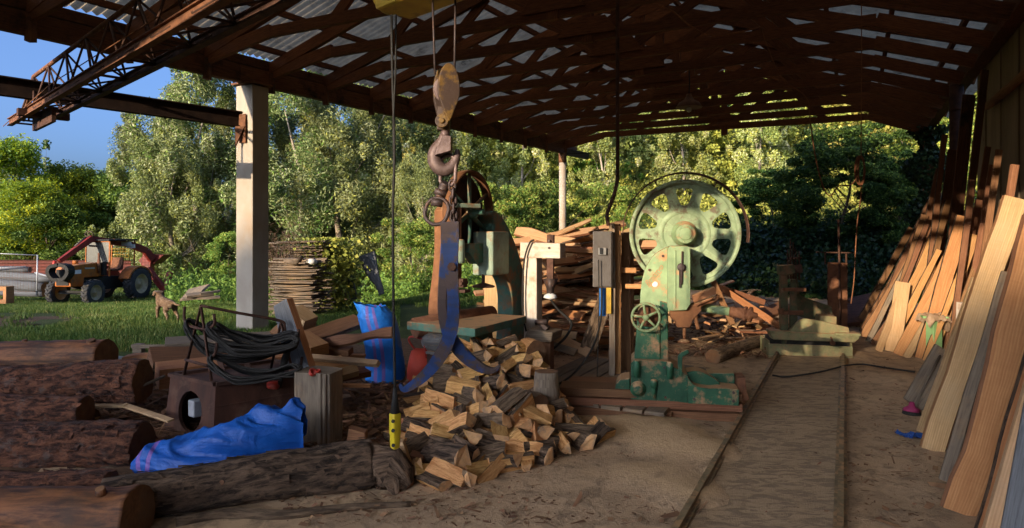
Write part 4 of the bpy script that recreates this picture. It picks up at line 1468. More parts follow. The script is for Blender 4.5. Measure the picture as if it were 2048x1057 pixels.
def wheel_web(b, wc, ax, ay, az, Ro, Ri, h0, h1, n, th, mi=None):
    for s in range(n):
        a0, a1 = 2 * math.pi * s / n, 2 * math.pi * (s + 1) / n
        am = (a0 + a1) / 2
        hc = (h0 + h1) / 2
        hw0, hw1 = (a1 - a0) * 0.20, (a1 - a0) * 0.365
        N = 24
        hole, outer = [], []
        for i in range(N):
            t = 2 * math.pi * i / N
            ct, st = math.cos(t), math.sin(t)
            e = 0.55
            rx = math.copysign(abs(ct) ** e, ct)
            ry = math.copysign(abs(st) ** e, st)
            rr = hc + rx * (h1 - h0) / 2
            wd = hw0 + (hw1 - hw0) * (rx + 1) / 2
            an = am + ry * wd
            hole.append((rr * math.cos(an), rr * math.sin(an)))
            m = max(abs(ct), abs(st))
            ox, oy = ct / m, st / m
            r2 = (Ro + Ri) / 2 + ox * (Ro - Ri) / 2
            an2 = am + oy * (a1 - a0) / 2
            outer.append((r2 * math.cos(an2), r2 * math.sin(an2)))
        vs = []
        for d in (-th / 2, th / 2):
            for lst in (hole, outer):
                vs += [wc + ax * p[0] + ay * p[1] + az * d for p in lst]
        fs = []
        for i in range(N):
            j = (i + 1) % N
            fs.append((N + i, N + j, j, i))
            fs.append((2 * N + j, 3 * N + j, 3 * N + i, 2 * N + i))
            fs.append((j, 2 * N + j, 2 * N + i, i))
        b._add(vs, fs, False, mi)


b = MB()
wheel_web(b, wc, X_, Z_, Y_, WR - 0.005, 0.11, 0.275, 0.445, 10, 0.03)
prof = [(WR - 0.035, -wt), (WR - 0.004, -wt), (WR, -wt + .006), (WR, wt - .006), (WR - 0.004, wt), (WR - 0.035, wt), (WR - 0.04, 0.02)]
b.lathe(wc, Y_, [(WR - 0.04, -0.016), (WR - 0.037, -wt)] + prof[1:-1] + [(WR - 0.04, 0.016)], 72, caps=False)
b.lathe(wc - Y_ * 0.013, -Y_, [(0.25, 0), (0.245, 0.008), (0.20, 0.008), (0.195, 0.0)], 48, caps=False)
whl = b.build('wheel', 'wheel_green', saw)
b = MB()
b.lathe(wc - Y_ * 0.016, -Y_, [(0.125, 0), (0.12, 0.03), (0.098, 0.05), (0.098, 0.16), (0.088, 0.175), (0.062, 0.175), (0.058, 0.185), (0.0, 0.187)], 32)
for i in range(6):
    a = i * math.pi / 3 + .3
    b.cyl(wc - Y_ * .19 + X_ * math.cos(a) * .076 + Z_ * math.sin(a) * .076, wc - Y_ * .2 + X_ * math.cos(a) * .076 + Z_ * math.sin(a) * .076, 0.009, n=6)
b.build('hub', 'saw_green', whl, 0.003)
b = MB()                                            # guard hoop over the wheel
ga = [math.radians(x) for x in range(-8, 176, 4)]
pts = [wc + X_ * math.cos(a) * 0.592 + Z_ * math.sin(a) * 0.592 for a in ga]
pts[-1] = pts[-2] + Z_ * -0.12 - X_ * .01
for i in range(len(pts) - 1):
    b.beam(pts[i], pts[i + 1], 0.13, 0.008, up=(pts[i] - wc))
b.build('guard', 'rust_dark', saw)
for a in (58, 118):
    b = MB()
    r = V((0, 0, 0)) + X_ * math.cos(rad(a)) + Z_ * math.sin(rad(a))
    b.beam(wc + r * 0.54 + Y_ * 0.075, wc + r * 0.592 + Y_ * 0.075, 0.03, 0.012)
    b.build('guard_bracket', 'rust_dark', saw)


def px_poly(pts, d0, d1, b, mi=None):
    b.prism([((x - L.px0) * k, EYE - (y - HY) * k) for x, y in pts], L.o + Y_ * d0, X_, Z_, Y_ * (d1 - d0), mi)


def arc_pts(pts, n=5):
    return [(p.x, p.y) for p in spline([V((a, b_, 0)) for a, b_ in pts], n)]


b = MB()
px_poly(arc_pts([(1282, 622), (1282, 598), (1286, 560), (1296, 530), (1312, 508), (1333, 495)]) + [(1340, 494), (1340, 622)], -0.10, 0.03, b)
head = b.build('column_head', 'saw_green', saw, 0.008)
b = MB()                                            # the raised maker's script and its underline
fc = bpy.data.curves.new('script_lettering', 'FONT')
fc.body = 'Bratstvo'
fc.size = 0.072
fc.shear = 0.3
fc.extrude = 0.003
fc.space_character = 0.95
tmp = bpy.data.objects.new('lettering_source', fc)
C.objects.link(tmp)
tme = bpy.data.meshes.new_from_object(tmp.evaluated_get(bpy.context.evaluated_depsgraph_get()))
C.objects.unlink(tmp)
bpy.data.objects.remove(tmp)
tme.materials.clear()
tme.materials.append(MATS['text_paint'])
to = bpy.data.objects.new('lettering', tme)
C.objects.link(to)
to.parent = head
pa = L(1297, 573, -0.1035)
ang = math.atan2(573 - 543, 1321 - 1297)
rx = (X_ * math.cos(ang) + Z_ * math.sin(ang))
up_ = (-X_ * math.sin(ang) + Z_ * math.cos(ang))
to.matrix_local = Matrix.Translation(pa - saw.location) @ Matrix((rx, up_, -Y_)).transposed().to_4x4()
b.beam(L(1299, 575, -0.102), L(1324, 543, -0.102), 0.007, 0.004, up=-Y_)
b.build('underline', 'text_paint', head)
b = MB()
b.lathe(L(1311, 568.5, -0.1), -Y_, [(0.026, 0), (0.025, 0.002), (0, 0.0025)], 20)
o = b.build('sticker', 'white_paint', head)
b = MB()
px_poly([(1334, 500), (1338, 492), (1372, 492), (1377, 500), (1377, 604), (1370, 616), (1340, 618), (1334, 612)], -0.20, 0.02, b)
px_poly([(1346, 500), (1350, 500), (1350, 612), (1346, 612)], -0.212, -0.202, b)
sld = b.build('bearing_slide', 'saw_green', saw, 0.01)
b = MB()
b.lathe(L(1360, 533, -0.203), -Y_, [(0.038, 0), (0.038, 0.02), (0.02, 0.022), (0.0, 0.022)], 20)
b.beam(L(1362, 502, -0.215), L(1360, 565, -0.225), 0.012, 0.012)
b.beam(L(1357, 540, -0.225), L(1357, 572, -0.225), 0.012, 0.012)
b.build('tension_lever', 'iron', sld)
b = MB()
px_poly([(1340, 618), (1372, 612), (1398, 600), (1399, 618), (1384, 636), (1378, 652), (1352, 652), (1350, 640), (1340, 634)], -0.14, 0.05, b)
b.build('blade_guide', 'rust_orange', saw, 0.012)
b = MB()
px_poly([(1380, 588), (1423, 570), (1426, 584), (1384, 602)], -0.2, -0.1, b)
px_poly([(1384, 604), (1424, 588), (1420, 594), (1388, 609)], -0.19, -0.11, b)
b.build('guide_arm', 'rust_orange', saw, 0.008)
b = MB()
b.tube(spline([L(1430, 586, -0.13), L(1424, 598, -0.13), L(1402, 604, -0.13), L(1389, 620, -0.12), L(1390, 640, -0.1), L(1394, 655, -0.1)], 5), 0.019, 9)
b.build('water_pipe', 'rust_orange', saw)
b = MB()
b.cyl(L(1368, 652, -0.05), L(1368, 678, -0.05), 0.016, n=10)
b.lathe(L(1368, 684, -0.05), (0, 0, 1), [(0.02, -0.01), (0.06, 0.0), (0.062, 0.015), (0.03, 0.03), (0.015, 0.035)], 20)
b.build('guide_foot', 'rust_orange', saw)
b = MB()                                            # tapered lower column
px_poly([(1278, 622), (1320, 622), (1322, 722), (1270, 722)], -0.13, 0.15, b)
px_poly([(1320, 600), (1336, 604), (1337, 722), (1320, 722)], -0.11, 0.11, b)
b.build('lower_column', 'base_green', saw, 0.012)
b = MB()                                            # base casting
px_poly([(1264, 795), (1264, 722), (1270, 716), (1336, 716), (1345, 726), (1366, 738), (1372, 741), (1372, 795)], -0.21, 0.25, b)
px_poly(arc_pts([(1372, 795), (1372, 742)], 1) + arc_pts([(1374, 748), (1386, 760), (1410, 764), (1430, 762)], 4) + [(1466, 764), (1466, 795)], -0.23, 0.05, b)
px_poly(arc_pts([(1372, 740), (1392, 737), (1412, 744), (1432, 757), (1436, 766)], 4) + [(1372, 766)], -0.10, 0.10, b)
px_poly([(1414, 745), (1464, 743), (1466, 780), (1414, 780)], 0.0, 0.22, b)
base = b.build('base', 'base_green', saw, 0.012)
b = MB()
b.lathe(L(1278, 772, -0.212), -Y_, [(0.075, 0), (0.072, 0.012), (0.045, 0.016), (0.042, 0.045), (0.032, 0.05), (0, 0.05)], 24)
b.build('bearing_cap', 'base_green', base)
for x in (1275, 1338):
    b = MB()
    b.lathe(L(x, 748, -0.235), (0, 0, 1), [(0.032, 0), (0.032, 0.13), (0.024, 0.14), (0.024, 0.15), (0.012, 0.155), (0, 0.155)], 16)
    b.build('oil_cup', 'base_green', base)
b = MB()
b.cyl(L(1308, 758, -0.225), L(1308, 788, -0.225), 0.02, n=10)
b.lathe(L(1308, 764, -0.222), (0, 0, 1), [(0.032, -0.02), (0.032, 0.05), (0.015, 0.06)], 12)
b.build('drain_tap', 'base_green', base)
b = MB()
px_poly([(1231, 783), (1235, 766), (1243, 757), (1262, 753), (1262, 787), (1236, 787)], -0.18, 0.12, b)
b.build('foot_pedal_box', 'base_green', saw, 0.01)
b = MB()
px_poly([(1353, 704), (1360, 696), (1372, 690), (1374, 697), (1362, 705), (1360, 742), (1354, 742)], -0.25, -0.21, b)
b.build('feed_lever', 'base_green', saw, 0.004)
b = MB()
for y0 in (0.02, 0.06, 0.1):
    pass
px_poly([(1467, 748), (1482, 746), (1484, 772), (1490, 790), (1468, 794)], -0.1, 0.12, b)
b.build('scraper_bracket', 'rust', saw, 0.006)
# hand wheel in front of the column
hc_ = L(1292.5, 630, -0.27)
hw = MB()
hw.tube([hc_ + X_ * math.cos(t) * 0.125 + Z_ * math.sin(t) * 0.125 for t in [2 * math.pi * i / 40 for i in range(40)]], 0.0125, 10, closed=True)
for i in range(5):
    a = rad(18 + 72 * i + 10)
    hw.tube([hc_ + Y_ * 0.01 + X_ * math.cos(a) * 0.02 + Z_ * math.sin(a) * .02, hc_ + X_ * math.cos(a) * 0.12 + Z_ * math.sin(a) * 0.12], [0.014, 0.0095], 8)
hw.lathe(hc_ + Y_ * 0.04, -Y_, [(0.03, 0), (0.03, 0.05), (0.018, 0.06), (0.0, 0.062)], 16)
hw.cyl(hc_ + Y_ * 0.04, hc_ + Y_ * 0.16, 0.016, n=10)
hw.build('hand_wheel', 'saw_green', saw)
b = MB()
b.lathe(hc_ + Y_ * 0.12 + X_ * .02, -Y_, [(0.1, 0.0), (0.1, 0.02), (0.02, 0.025)], 28)
b.build('gear', 'rust', saw)
b = MB()                                            # feed shaft sticking out to the right
s0, s1 = L(1405, 616, 0.05), L(1492, 624, -0.12)
sd = (s1 - s0).normalized()
b.cyl(s0, s0 + sd * 0.26, 0.042, n=16)
b.build('shaft', 'saw_green', saw)
b = MB()
b.lathe(s0 + sd * 0.26, sd, [(0.05, 0), (0.052, 0.03), (0.045, 0.05), (0.05, 0.07), (0.055, 0.11), (0.05, 0.12), (0.068, 0.125), (0.068, 0.145), (0.05, 0.15), (0.05, 0.165), (0.07, 0.17), (0.07, 0.19), (0.03, 0.2), (0.02, 0.24), (0, 0.24)], 18)
b.build('coupling', 'rust', saw)

for x, y, d in ((1290, 610, -.1), (1326, 610, -.1), (1326, 512, -.1), (1300, 540, -.1), (1274, 728, -.21), (1328, 728, -.21), (1272, 786, -.21), (1330, 786, -.21), (1384, 786, -.23), (1456, 786, -.23), (1456, 770, -.23)):
    b = MB()
    b.cyl(L(x, y, d), L(x, y, d - 0.014), 0.013, n=6)
    b.build('bolt', 'iron', saw)

# timbers under the saw
for i, (y0, ext, m) in enumerate(((0.0, 0.0, 'wood_brown'), (0.085, 0.01, 'wood_brown'), (0.17, -0.02, 'wood_brown'))):
    b = MB()
    c0, c1 = G(1118, 838), G(1484 + 100 * ext, 846)
    c1 = V((c1.x, c1.y, 0))
    c0 = V((c0.x, c1.y + 0.25, 0))
    dz = V((0, 0, y0 + 0.05))
    yy = V((0.02 * i, 0.12 + 0.02 * i, 0))
    b.board(c0 + dz + yy, c1 + dz + yy, 0.30, 0.072, (0, 0, 1), wob=0.006)
    o = b.solo('sleeper', m, ['lowest heavy brown timber under the big saw, its front half in the sawdust', 'middle brown timber of the three under the big saw', 'uppermost brown timber carrying the green saw base'][i], 'timber', 'timbers under the big saw', bevel=0.004)
b = MB()
b.board(L(1130, 812, 0.35), L(1490, 812, 0.5), 0.55, 0.2, (0, 0, 1))
b.solo('sleeper', 'wood_brown', 'broad brown baulk behind the three stacked saw timbers', 'timber', 'timbers under the big saw', bevel=0.006)

# ------------------------------------------------------------ switch cabinet and the uprights beside the saw
cab = thing('switch_cabinet', 'dark grey electrical cabinet with a small switch on its door', 'electrical cabinet', P(1205, 575, 7.25))
LC = Local(1205, 7.25, -0.2)
b = MB()
b.prism([(-19.5 * LC.k, -56 * LC.k), (19.5 * LC.k, -56 * LC.k), (19.5 * LC.k, 56 * LC.k), (-19.5 * LC.k, 56 * LC.k)], LC(1205, 519, 0), LC.rx, Z_, LC.ry * 0.2)
b.build('cabinet_body', 'cabinet_grey', cab, 0.008)
b = MB()
b.prism([(-17.5 * LC.k, -54 * LC.k), (17.5 * LC.k, -54 * LC.k), (17.5 * LC.k, 54 * LC.k), (-17.5 * LC.k, 54 * LC.k)], LC(1205, 519, -0.014), LC.rx, Z_, LC.ry * 0.012)
b.build('door', 'cabinet_grey', cab, 0.004)
b = MB()
b.prism([(-8 * LC.k, -7 * LC.k), (8 * LC.k, -7 * LC.k), (8 * LC.k, 7 * LC.k), (-8 * LC.k, 7 * LC.k)], LC(1205, 503, -0.05), LC.rx, Z_, LC.ry * 0.035)
o = b.build('switch', 'grey_paint', cab, 0.004)
b = MB()
b.beam(LC(1203, 496, -0.06), LC(1203, 508, -0.06), 0.03, 0.02)
b.build('switch_knob', 'black_rubber', o)
b = MB()
b.prism([(-6 * LC.k, -28 * LC.k), (7 * LC.k, -28 * LC.k), (7 * LC.k, 28 * LC.k), (-6 * LC.k, 28 * LC.k)], LC(1204, 605, 0.0), LC.rx, Z_, LC.ry * 0.08)
bx = b.solo('junction_box', 'blue_paint', 'small blue box with cables under the grey switch cabinet', 'junction box', bevel=0.006)
b = MB()
b.prism([(-5 * LC.k, -26 * LC.k), (5 * LC.k, -26 * LC.k), (5 * LC.k, 26 * LC.k), (-5 * LC.k, 26 * LC.k)], LC(1217, 602, 0.02), LC.rx, Z_, LC.ry * 0.06)
b.solo('cable_duct', 'yellow_paint', 'dusty yellow strip right of the small blue box', 'cable duct', bevel=0.004)
cable('power_cable', 'black cable looping from the blue box to the plank deck', 'cable',
      [P(1203, 575, 7.2), P(1203, 625, 7.2), P(1196, 665, 7.2), P(1180, 705, 7.0), P(1150, 745, 6.9), P(1112, 772, 6.75), P(1060, 800, 6.6)], 0.011, 'cable_black', 8)
cable('thin_cable', 'thin black wire hanging straight from the cabinet to the deck', 'wire',
      [P(1197, 520, 7.19), P(1198, 600, 7.19), P(1196, 690, 7.2), P(1194, 768, 7.1)], 0.006, 'cable_black')
ups = [(1224, 447, 772, 13, 7.32, 'wood_grey', 'narrow grey board at the left of the uprights beside the switch cabinet', 0.03),
       (1231, 448, 762, 21, 7.42, 'wood_orange', 'broad sunlit orange plank standing beside the switch cabinet', 0.05),
       (1252, 466, 752, 19, 7.62, 'wood_brown', 'dark brown upright behind the orange plank', 0.06),
       (1263, 470, 745, 10, 7.8, 'wood_brown', 'thin brown upright nearest to the big saw wheel', 0.05)]
for x, y0, y1, wpx, Y, m, lab, t in ups:
    b = MB()
    z1 = EYE - (y0 - HY) / F * Y
    xx = (x - CX) / F * Y
    b.board((xx, Y, 0.0), (xx, Y, z1), wpx * Y / F, t, (-0.2, -1, 0), wob=0.004)
    b.solo('upright_plank', m, lab, 'plank', 'uprights beside the big saw', bevel=0.003)
b = MB()
b.box(P(1255, 541, 7.5), (0.2, 0.06, 0.06), -0.2)
b.solo('wood_block', 'wood_orange', 'short sunlit block nailed between the uprights', 'wood block', bevel=0.004)
b = MB()
b.box(P(1273, 573, 6.5), (0.22, 0.06, 0.045), -0.2)
b.solo('wood_block', 'wood_orange', 'small sawn block wedged against the green saw column', 'wood block', bevel=0.004)

# plank deck left of the saw
dk = thing('plank_deck', 'low dusty deck of grey planks between the firewood and the cabinet', 'deck', S(-2.2, 6.2))
for i in range(8):
    b = MB()
    v = -2.95 + i * 0.205
    b.board(S(v, 5.75, 0.10), S(v, 8.0 - 0.05 * (i % 3), 0.10), 0.185, 0.035, (0, 0, 1), wob=0.006)
    b.build('plank', 'wood_grey', dk, 0.003)
for u_ in (5.95, 7.7):
    b = MB()
    b.beam(S(-3.0, u_, 0.042), S(-1.4, u_, 0.042), 0.09, 0.08)
    b.build('joist', 'wood_brown', dk)

# ------------------------------------------------------------ small bandsaw (resaw), set along the shed
U_, W_ = S(0, 1), S(1, 0)                           # along and across
rc = V((-0.50, 7.62, 1.965))                        # wheel centre
rs = thing('band_resaw', 'small green bandsaw with an iron table and a dusty spoked wheel', 'bandsaw', (rc.x, rc.y, 0))
b = MB()
RR = 0.49
prof = [(RR - 0.03, -0.055), (RR, -0.055), (RR, 0.055), (RR - 0.03, 0.055), (RR - 0.035, 0.02), (RR - 0.035, -0.02), (RR - 0.03, -0.055)]
b.lathe(rc, W_, prof, 56, caps=False)
rim = b.build('wheel', 'rust_orange', rs)
b = MB()
for i in range(6):
    a = rad(30 + 60 * i)
    d = U_ * math.cos(a) + Z_ * math.sin(a)
    b.tube([rc, rc + d * (RR - 0.03)], [0.032, 0.02], 8)
b.build('spokes', 'resaw_green', rim)
b = MB()
b.lathe(rc - W_ * 0.09, W_, [(0.07, 0), (0.07, 0.18), (0.035, 0.19), (0.035, 0.28)], 20)
b.build('hub', 'resaw_green', rim)
b = MB()
b.lathe(rc - W_ * 0.075, W_, [(RR - 0.04, 0), (0, 0.005)], 48)
b.build('back_cover', 'rust_dark', rim)


def ru(u, z):                                      # polygon coordinates: along the shed from the wheel centre, height
    return (u, z)


def rprism(b, poly, w0, w1, mi=None):
    b.prism(poly, (rc.x + W_.x * w0, rc.y + W_.y * w0, 0), U_, Z_, W_ * (w1 - w0), mi)


b = MB()
rprism(b, arc_pts([(0.36, 2.0), (0.62, 1.9), (0.92, 1.62), (1.18, 1.22), (1.32, 0.75), (1.36, 0.3), (1.36, 0.0)], 5) + [(0.55, 0)] + arc_pts([(0.80, 0.35), (0.86, 0.75), (0.80, 1.05), (0.62, 1.22), (0.36, 1.28)], 5), -0.09, 0.13)
b.build('swan_neck_column', 'resaw_green', rs, 0.02)
b = MB()
rprism(b, [(0.1, 1.22), (0.52, 1.22), (0.52, 1.74), (0.1, 1.74)], -0.02, 0.26)
b.build('head_box', 'resaw_pale', rs, 0.02)
b = MB()
rprism(b, [(-0.22, 1.60), (0.15, 1.60), (0.15, 1.38), (-0.05, 1.36), (-0.22, 1.5)], 0.02, 0.13)
b.build('guide_bracket', 'resaw_green', rs, 0.008)
gx = rc - U_ * 0.32 + W_ * 0.06
gz = lambda z: V((gx.x, gx.y, z))
b = MB()
b.cyl(gz(1.2), gz(2.02), 0.026, n=14)
b.build('guide_rod', 'rust', rs)
b = MB()
b.lathe(gz(1.38), (0, 0, 1), [(0.055, 0), (0.062, 0.02), (0.062, 0.25), (0.05, 0.27)], 20)
b.build('guide_sleeve', 'resaw_pale', rs)
b = MB()
b.beam(gz(2.03) - W_ * 0.05 - U_ * .05, gz(2.03) + W_ * 0.1 + U_ * 0.26, 0.10, 0.05)
b.build('top_yoke', 'resaw_pale', rs, 0.008)
b = MB()
b.box(gz(1.16), (0.16, 0.1, 0.1), -TH)
b.box(gz(1.07), (0.22, 0.12, 0.035), -TH)
for s_ in (-1, 1):
    b.cyl(gz(1.16) + W_ * 0.05 * s_ - U_ * .07, gz(1.16) + W_ * 0.05 * s_ + U_ * 0.07, 0.028, n=12)
b.build('blade_guide', 'rust_dark', rs, 0.005)
b = MB()
hwc = rc + U_ * 0.12 + W_ * 0.12
b.lathe(V((hwc.x, hwc.y, 1.08)), (0, 0, 1), [(0.03, 0.05), (0.13, 0.02), (0.135, 0.01), (0.13, 0.0), (0.02, 0.01)], 26)
b.cyl(V((hwc.x, hwc.y, 1.08)), V((hwc.x, hwc.y, 1.24)), 0.02, n=10)
b.build('hand_wheel', 'rust_dark', rs)
b = MB()
b.cyl(gz(2.0) - U_ * 0.12, gz(0.82) - U_ * 0.12, 0.012, n=6)
b.beam(rc - U_ * 0.47 + V((0, 0, .1)), rc - U_ * 0.47 + V((0, 0, -1.2)), 0.004, 0.09, up=W_)
b.build('saw_blade', 'iron', rs)
# orange-dusted blade casing at the left
b = MB()
cs = [(-0.24, 1.98), (-0.16, 2.03), (-0.10, 1.9), (-0.10, 1.2), (-0.04, 0.95), (0.0, 0.7), (-0.06, 0.6), (-0.30, 0.62), (-0.36, 0.85), (-0.30, 1.15), (-0.24, 1.5)]
rprism(b, arc_pts(cs + [cs[0]], 3)[:-1], -0.34, -0.10)
b.build('blade_casing', 'rust_orange', rs, 0.02)
b = MB()
b.tube([rc + V((0, 0, -1.28)) - U_ * 0.75 - W_ * 0.25, rc + V((0, 0, -1.22)) - U_ * 0.3, rc + V((0, 0, -1.22)) + U_ * 0.35 + W_ * .1], [0.11, 0.10, 0.095], 14)
b.build('lower_shaft_housing', 'rust', rs)
b = MB()
tb = [V((-0.37, 6.5, 0.76)), V((0.17, 7.54, 0.76)), V((-0.80, 8.04, 0.76)), V((-1.14, 7.04, 0.76))]
b._add([p - V((0, 0, .085)) for p in tb] + tb, [(3, 2, 1, 0), (4, 5, 6, 7), (0, 1, 5, 4), (1, 2, 6, 5), (2, 3, 7, 6), (3, 0, 4, 7)])
b.build('table', 'resaw_green', rs, 0.008)
b = MB()
tcn = (tb[0] + tb[2]) / 2
b.prism([(-0.3, 0), (0.3, 0), (0.22, 0.67), (-0.22, 0.67)], (tcn.x, tcn.y, 0.0), U_, Z_, W_ * 0.3)
b.build('pedestal', 'resaw_green', rs, 0.01)
mt = MB()
mc = P(874, 682, 7.1)
mt.lathe(mc - W_ * 0.16, W_, [(0.06, 0), (0.085, 0.01), (0.105, 0.04), (0.108, 0.05), (0.108, 0.25), (0.09, 0.26), (0.09, 0.3), (0.03, 0.31), (0.02, 0.36)], 24)
for i in range(20):
    a = 2 * math.pi * i / 20
    d = U_ * math.cos(a) + Z_ * math.sin(a)
    mt.beam(mc + d * 0.112 - W_ * 0.1, mc + d * 0.112 + W_ * 0.1, 0.006, 0.012, up=d)
mt.box(mc + V((0, 0, -0.12)), (0.16, 0.2, 0.03), -TH)
mt.build('motor', 'grey_paint', rs)
b = MB()
b.beam(V((mc.x, mc.y, 0)), V((mc.x, mc.y, mc.z - 0.13)), 0.2, 0.16)
b.build('motor_bracket', 'rust_dark', rs)
b = MB()
b.board((P(983, 655, 8.75).x, 8.75, 0.2), P(983, 520, 8.75), 0.19, 0.05, (-0.3, -1, 0))
b.solo('upright_plank', 'wood_pale', 'pale plank standing behind the neck of the small bandsaw', 'plank')

# ------------------------------------------------------------ blade sharpening stand
st_ = thing('sharpening_stand', 'whitewashed square post with a top arm and clamp beside the slab pile', 'machine stand', G(1062, 752))
Ls = Local(1060, 7.9, -0.42)
b = MB()
b.beam(Ls(1060, 765, 0.1), Ls(1060, 488, 0.1), 0.17, 0.19, up=Ls.ry)
b.build('post', 'wood_white', st_, 0.01)
b = MB()
b.prism([(-0.14, -0.1), (0.38, -0.1), (0.38, 0.08), (-0.14, 0.09)], Ls(1062, 500, -0.012), Ls.rx, Z_, Ls.ry * 0.2)
b.build('top_arm', 'wood_white', st_, 0.008)
b = MB()
b.beam(Ls(1102, 470, 0.04), Ls(1101, 572, 0.04), 0.085, 0.05, up=Ls.ry)
cl_ = b.build('clamp_bar', 'rust_dark', st_, 0.004)
for y in (482, 496):
    b = MB()
    b.cyl(Ls(1102, y, -0.03), Ls(1102, y, 0.01), 0.014, n=10)
    b.build('bolt', 'iron', cl_)
b = MB()
b.lathe(Ls(1101, 572, 0.04), (0, 0, -1), [(0.095, -0.09), (0.05, 0.02), (0.04, 0.12), (0.02, 0.13)], 4)
b.build('funnel', 'iron', st_)
b = MB()
b.lathe(Ls(1101, 589, 0.04), (0, 0, -1), [(0.03, -0.02), (0.07, 0.0), (0.085, 0.035), (0.0, 0.06)], 14)
b.build('plastic_cup', 'cloth_white', st_)
b = MB()
b.prism([(-30 * Ls.k, -12 * Ls.k), (28 * Ls.k, -10 * Ls.k), (32 * Ls.k, 8 * Ls.k), (-20 * Ls.k, 13 * Ls.k)], Ls(1094, 664, -0.28), Ls.rx, Z_, Ls.ry * 0.35)
b.build('bench_block', 'wood_grey', st_, 0.015)
for x, wd in ((1075, 0.11), (1102, 0.14)):
    b = MB()
    b.beam(Ls(x, 757, -0.1), Ls(x, 675, -0.1), wd, 0.12, up=Ls.ry)
    b.build('leg', 'wood_brown', st_, 0.006)
b = MB()
b.beam(Ls(1090, 640, -0.15), Ls(1108, 652, -0.15), 0.1, 0.05)
b.cyl(Ls(1085, 640, -0.2), Ls(1110, 637, -0.2), 0.03, n=12)
b.build('grinder_head', 'iron', st_)
cable('lamp_cable', 'black cable running down the whitewashed post', 'cable',
      [Ls(1072, 480, -.05), Ls(1063, 487, -.06), Ls(1052, 520, -.06), Ls(1048, 580, -.06), Ls(1049, 630, -.06), Ls(1056, 662, -.06)], 0.011, 'cable_black', 8)
cable('hose', 'curved dark hose behind the bench block of the sharpening stand', 'hose',
      [Ls(1083, 600, .3), Ls(1100, 625, .35), Ls(1130, 648, .3), Ls(1126, 672, .2), Ls(1112, 690, .1), Ls(1100, 700, .1)], 0.016, 'cable_black', 8)

# ------------------------------------------------------------ rails and the log carriage
for v in (-0.836, -0.024):
    b = MB()
    for k_ in range(8):
        b.beam(S(v, 2.0 + 2 * k_, 0.063), S(v, 4.0 + 2 * k_, 0.063), 0.035, 0.035)
        b.beam(S(v, 2.0 + 2 * k_, 0.044), S(v, 4.0 + 2 * k_, 0.044), 0.075, 0.008)
    b.solo('rail', 'rail_steel', 'narrow steel carriage rail nearer the saw' if v < -.5 else 'narrow steel carriage rail nearer the leaning boards', 'rail', 'rails of the log carriage')

LG = Local(1620, 8.95, -0.16)
kk = LG.k
cg = thing('log_carriage', 'dusty green log carriage on rails with upright dogs and bolsters', 'sawmill carriage', LG.o)


def lg_prism(b, pts, d0, d1, mi=None):
    b.prism([((x - LG.px0) * kk, EYE - (y - HY) * kk) for x, y in pts], LG.o + LG.ry * d0, LG.rx, Z_, LG.ry * (d1 - d0), mi)


b = MB()
lg_prism(b, [(1541, 690), (1700, 692), (1700, 716), (1541, 718)], 0.0, 0.02)
lg_prism(b, [(1541, 684), (1700, 686), (1700, 714), (1541, 716)], 0.5, 0.53)
for x in (1541, 1697):
    lg_prism(b, [(x, 684), (x + 3, 684), (x + 3, 715), (x, 716)], 0.02, 0.5)
lg_prism(b, [(1539, 714), (1702, 711), (1702, 717), (1539, 720)], -0.03, 0.05)
b.build('frame', 'carriage_green', cg, 0.004)
b = MB()
lg_prism(b, [(1543, 664), (1709, 667), (1709, 674), (1700, 682), (1548, 680), (1543, 672)], -0.06, 0.14)
lg_prism(b, [(1541, 662), (1580, 663), (1580, 668), (1541, 668)], -0.08, 0.16)
lg_prism(b, [(1664, 664), (1711, 664), (1711, 669), (1664, 669)], -0.08, 0.16)
b.build('bolster', 'carriage_green', cg, 0.006)
b = MB()
lg_prism(b, [(1548, 681), (1698, 683), (1698, 700), (1548, 700)], 0.06, 0.45)
b.build('gap_shade_beam', 'cable_black', cg)  # black beam under the bolster: the gap's shade is put into its colour
b = MB()
lg_prism(b, [(1580, 664), (1600, 640), (1607, 637), (1640, 642), (1692, 654), (1695, 667), (1580, 668)], 0.0, 0.05)
b.build('knee', 'carriage_green', cg, 0.006)
b = MB()
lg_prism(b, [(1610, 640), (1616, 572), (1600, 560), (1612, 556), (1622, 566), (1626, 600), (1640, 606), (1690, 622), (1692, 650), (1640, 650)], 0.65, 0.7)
b.build('knee', 'carriage_shaded', cg, 0.006)
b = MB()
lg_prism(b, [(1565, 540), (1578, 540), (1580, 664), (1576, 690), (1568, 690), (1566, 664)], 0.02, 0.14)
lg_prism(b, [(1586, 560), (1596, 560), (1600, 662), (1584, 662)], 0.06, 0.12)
b.build('headblock_post', 'carriage_shaded', cg, 0.005)
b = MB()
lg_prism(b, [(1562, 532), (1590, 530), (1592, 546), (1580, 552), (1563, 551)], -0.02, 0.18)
b.build('post_cap', 'carriage_shaded', cg, 0.01)
for y, x1, y2 in ((577, 1611, 583), (623, 1606, 630)):
    b = MB()
    lg_prism(b, [(1568, y), (x1, y - 1), (x1, y2), (1568, y2)], -0.05, 0.04)
    b.build('dog', 'rust', cg, 0.003)
b = MB()
lg_prism(b, [(1560, 620), (1568, 618), (1570, 628), (1562, 630)], -0.04, 0.06)
b.build('wedge', 'rust', cg, 0.003)
b = MB()
lg_prism(b, [(1652, 636), (1684, 638), (1684, 656), (1652, 652)], 0.3, 0.55)
b.build('gearbox', 'carriage_green', cg, 0.01)
b = MB()
b.cyl(LG(1660, 684, -0.08), LG(1660, 684, -0.02), 0.03, n=12)
b.beam(LG(1660, 684, -0.07), LG(1656, 672, -0.07), 0.02, 0.02)
b.build('latch', 'rust', cg)
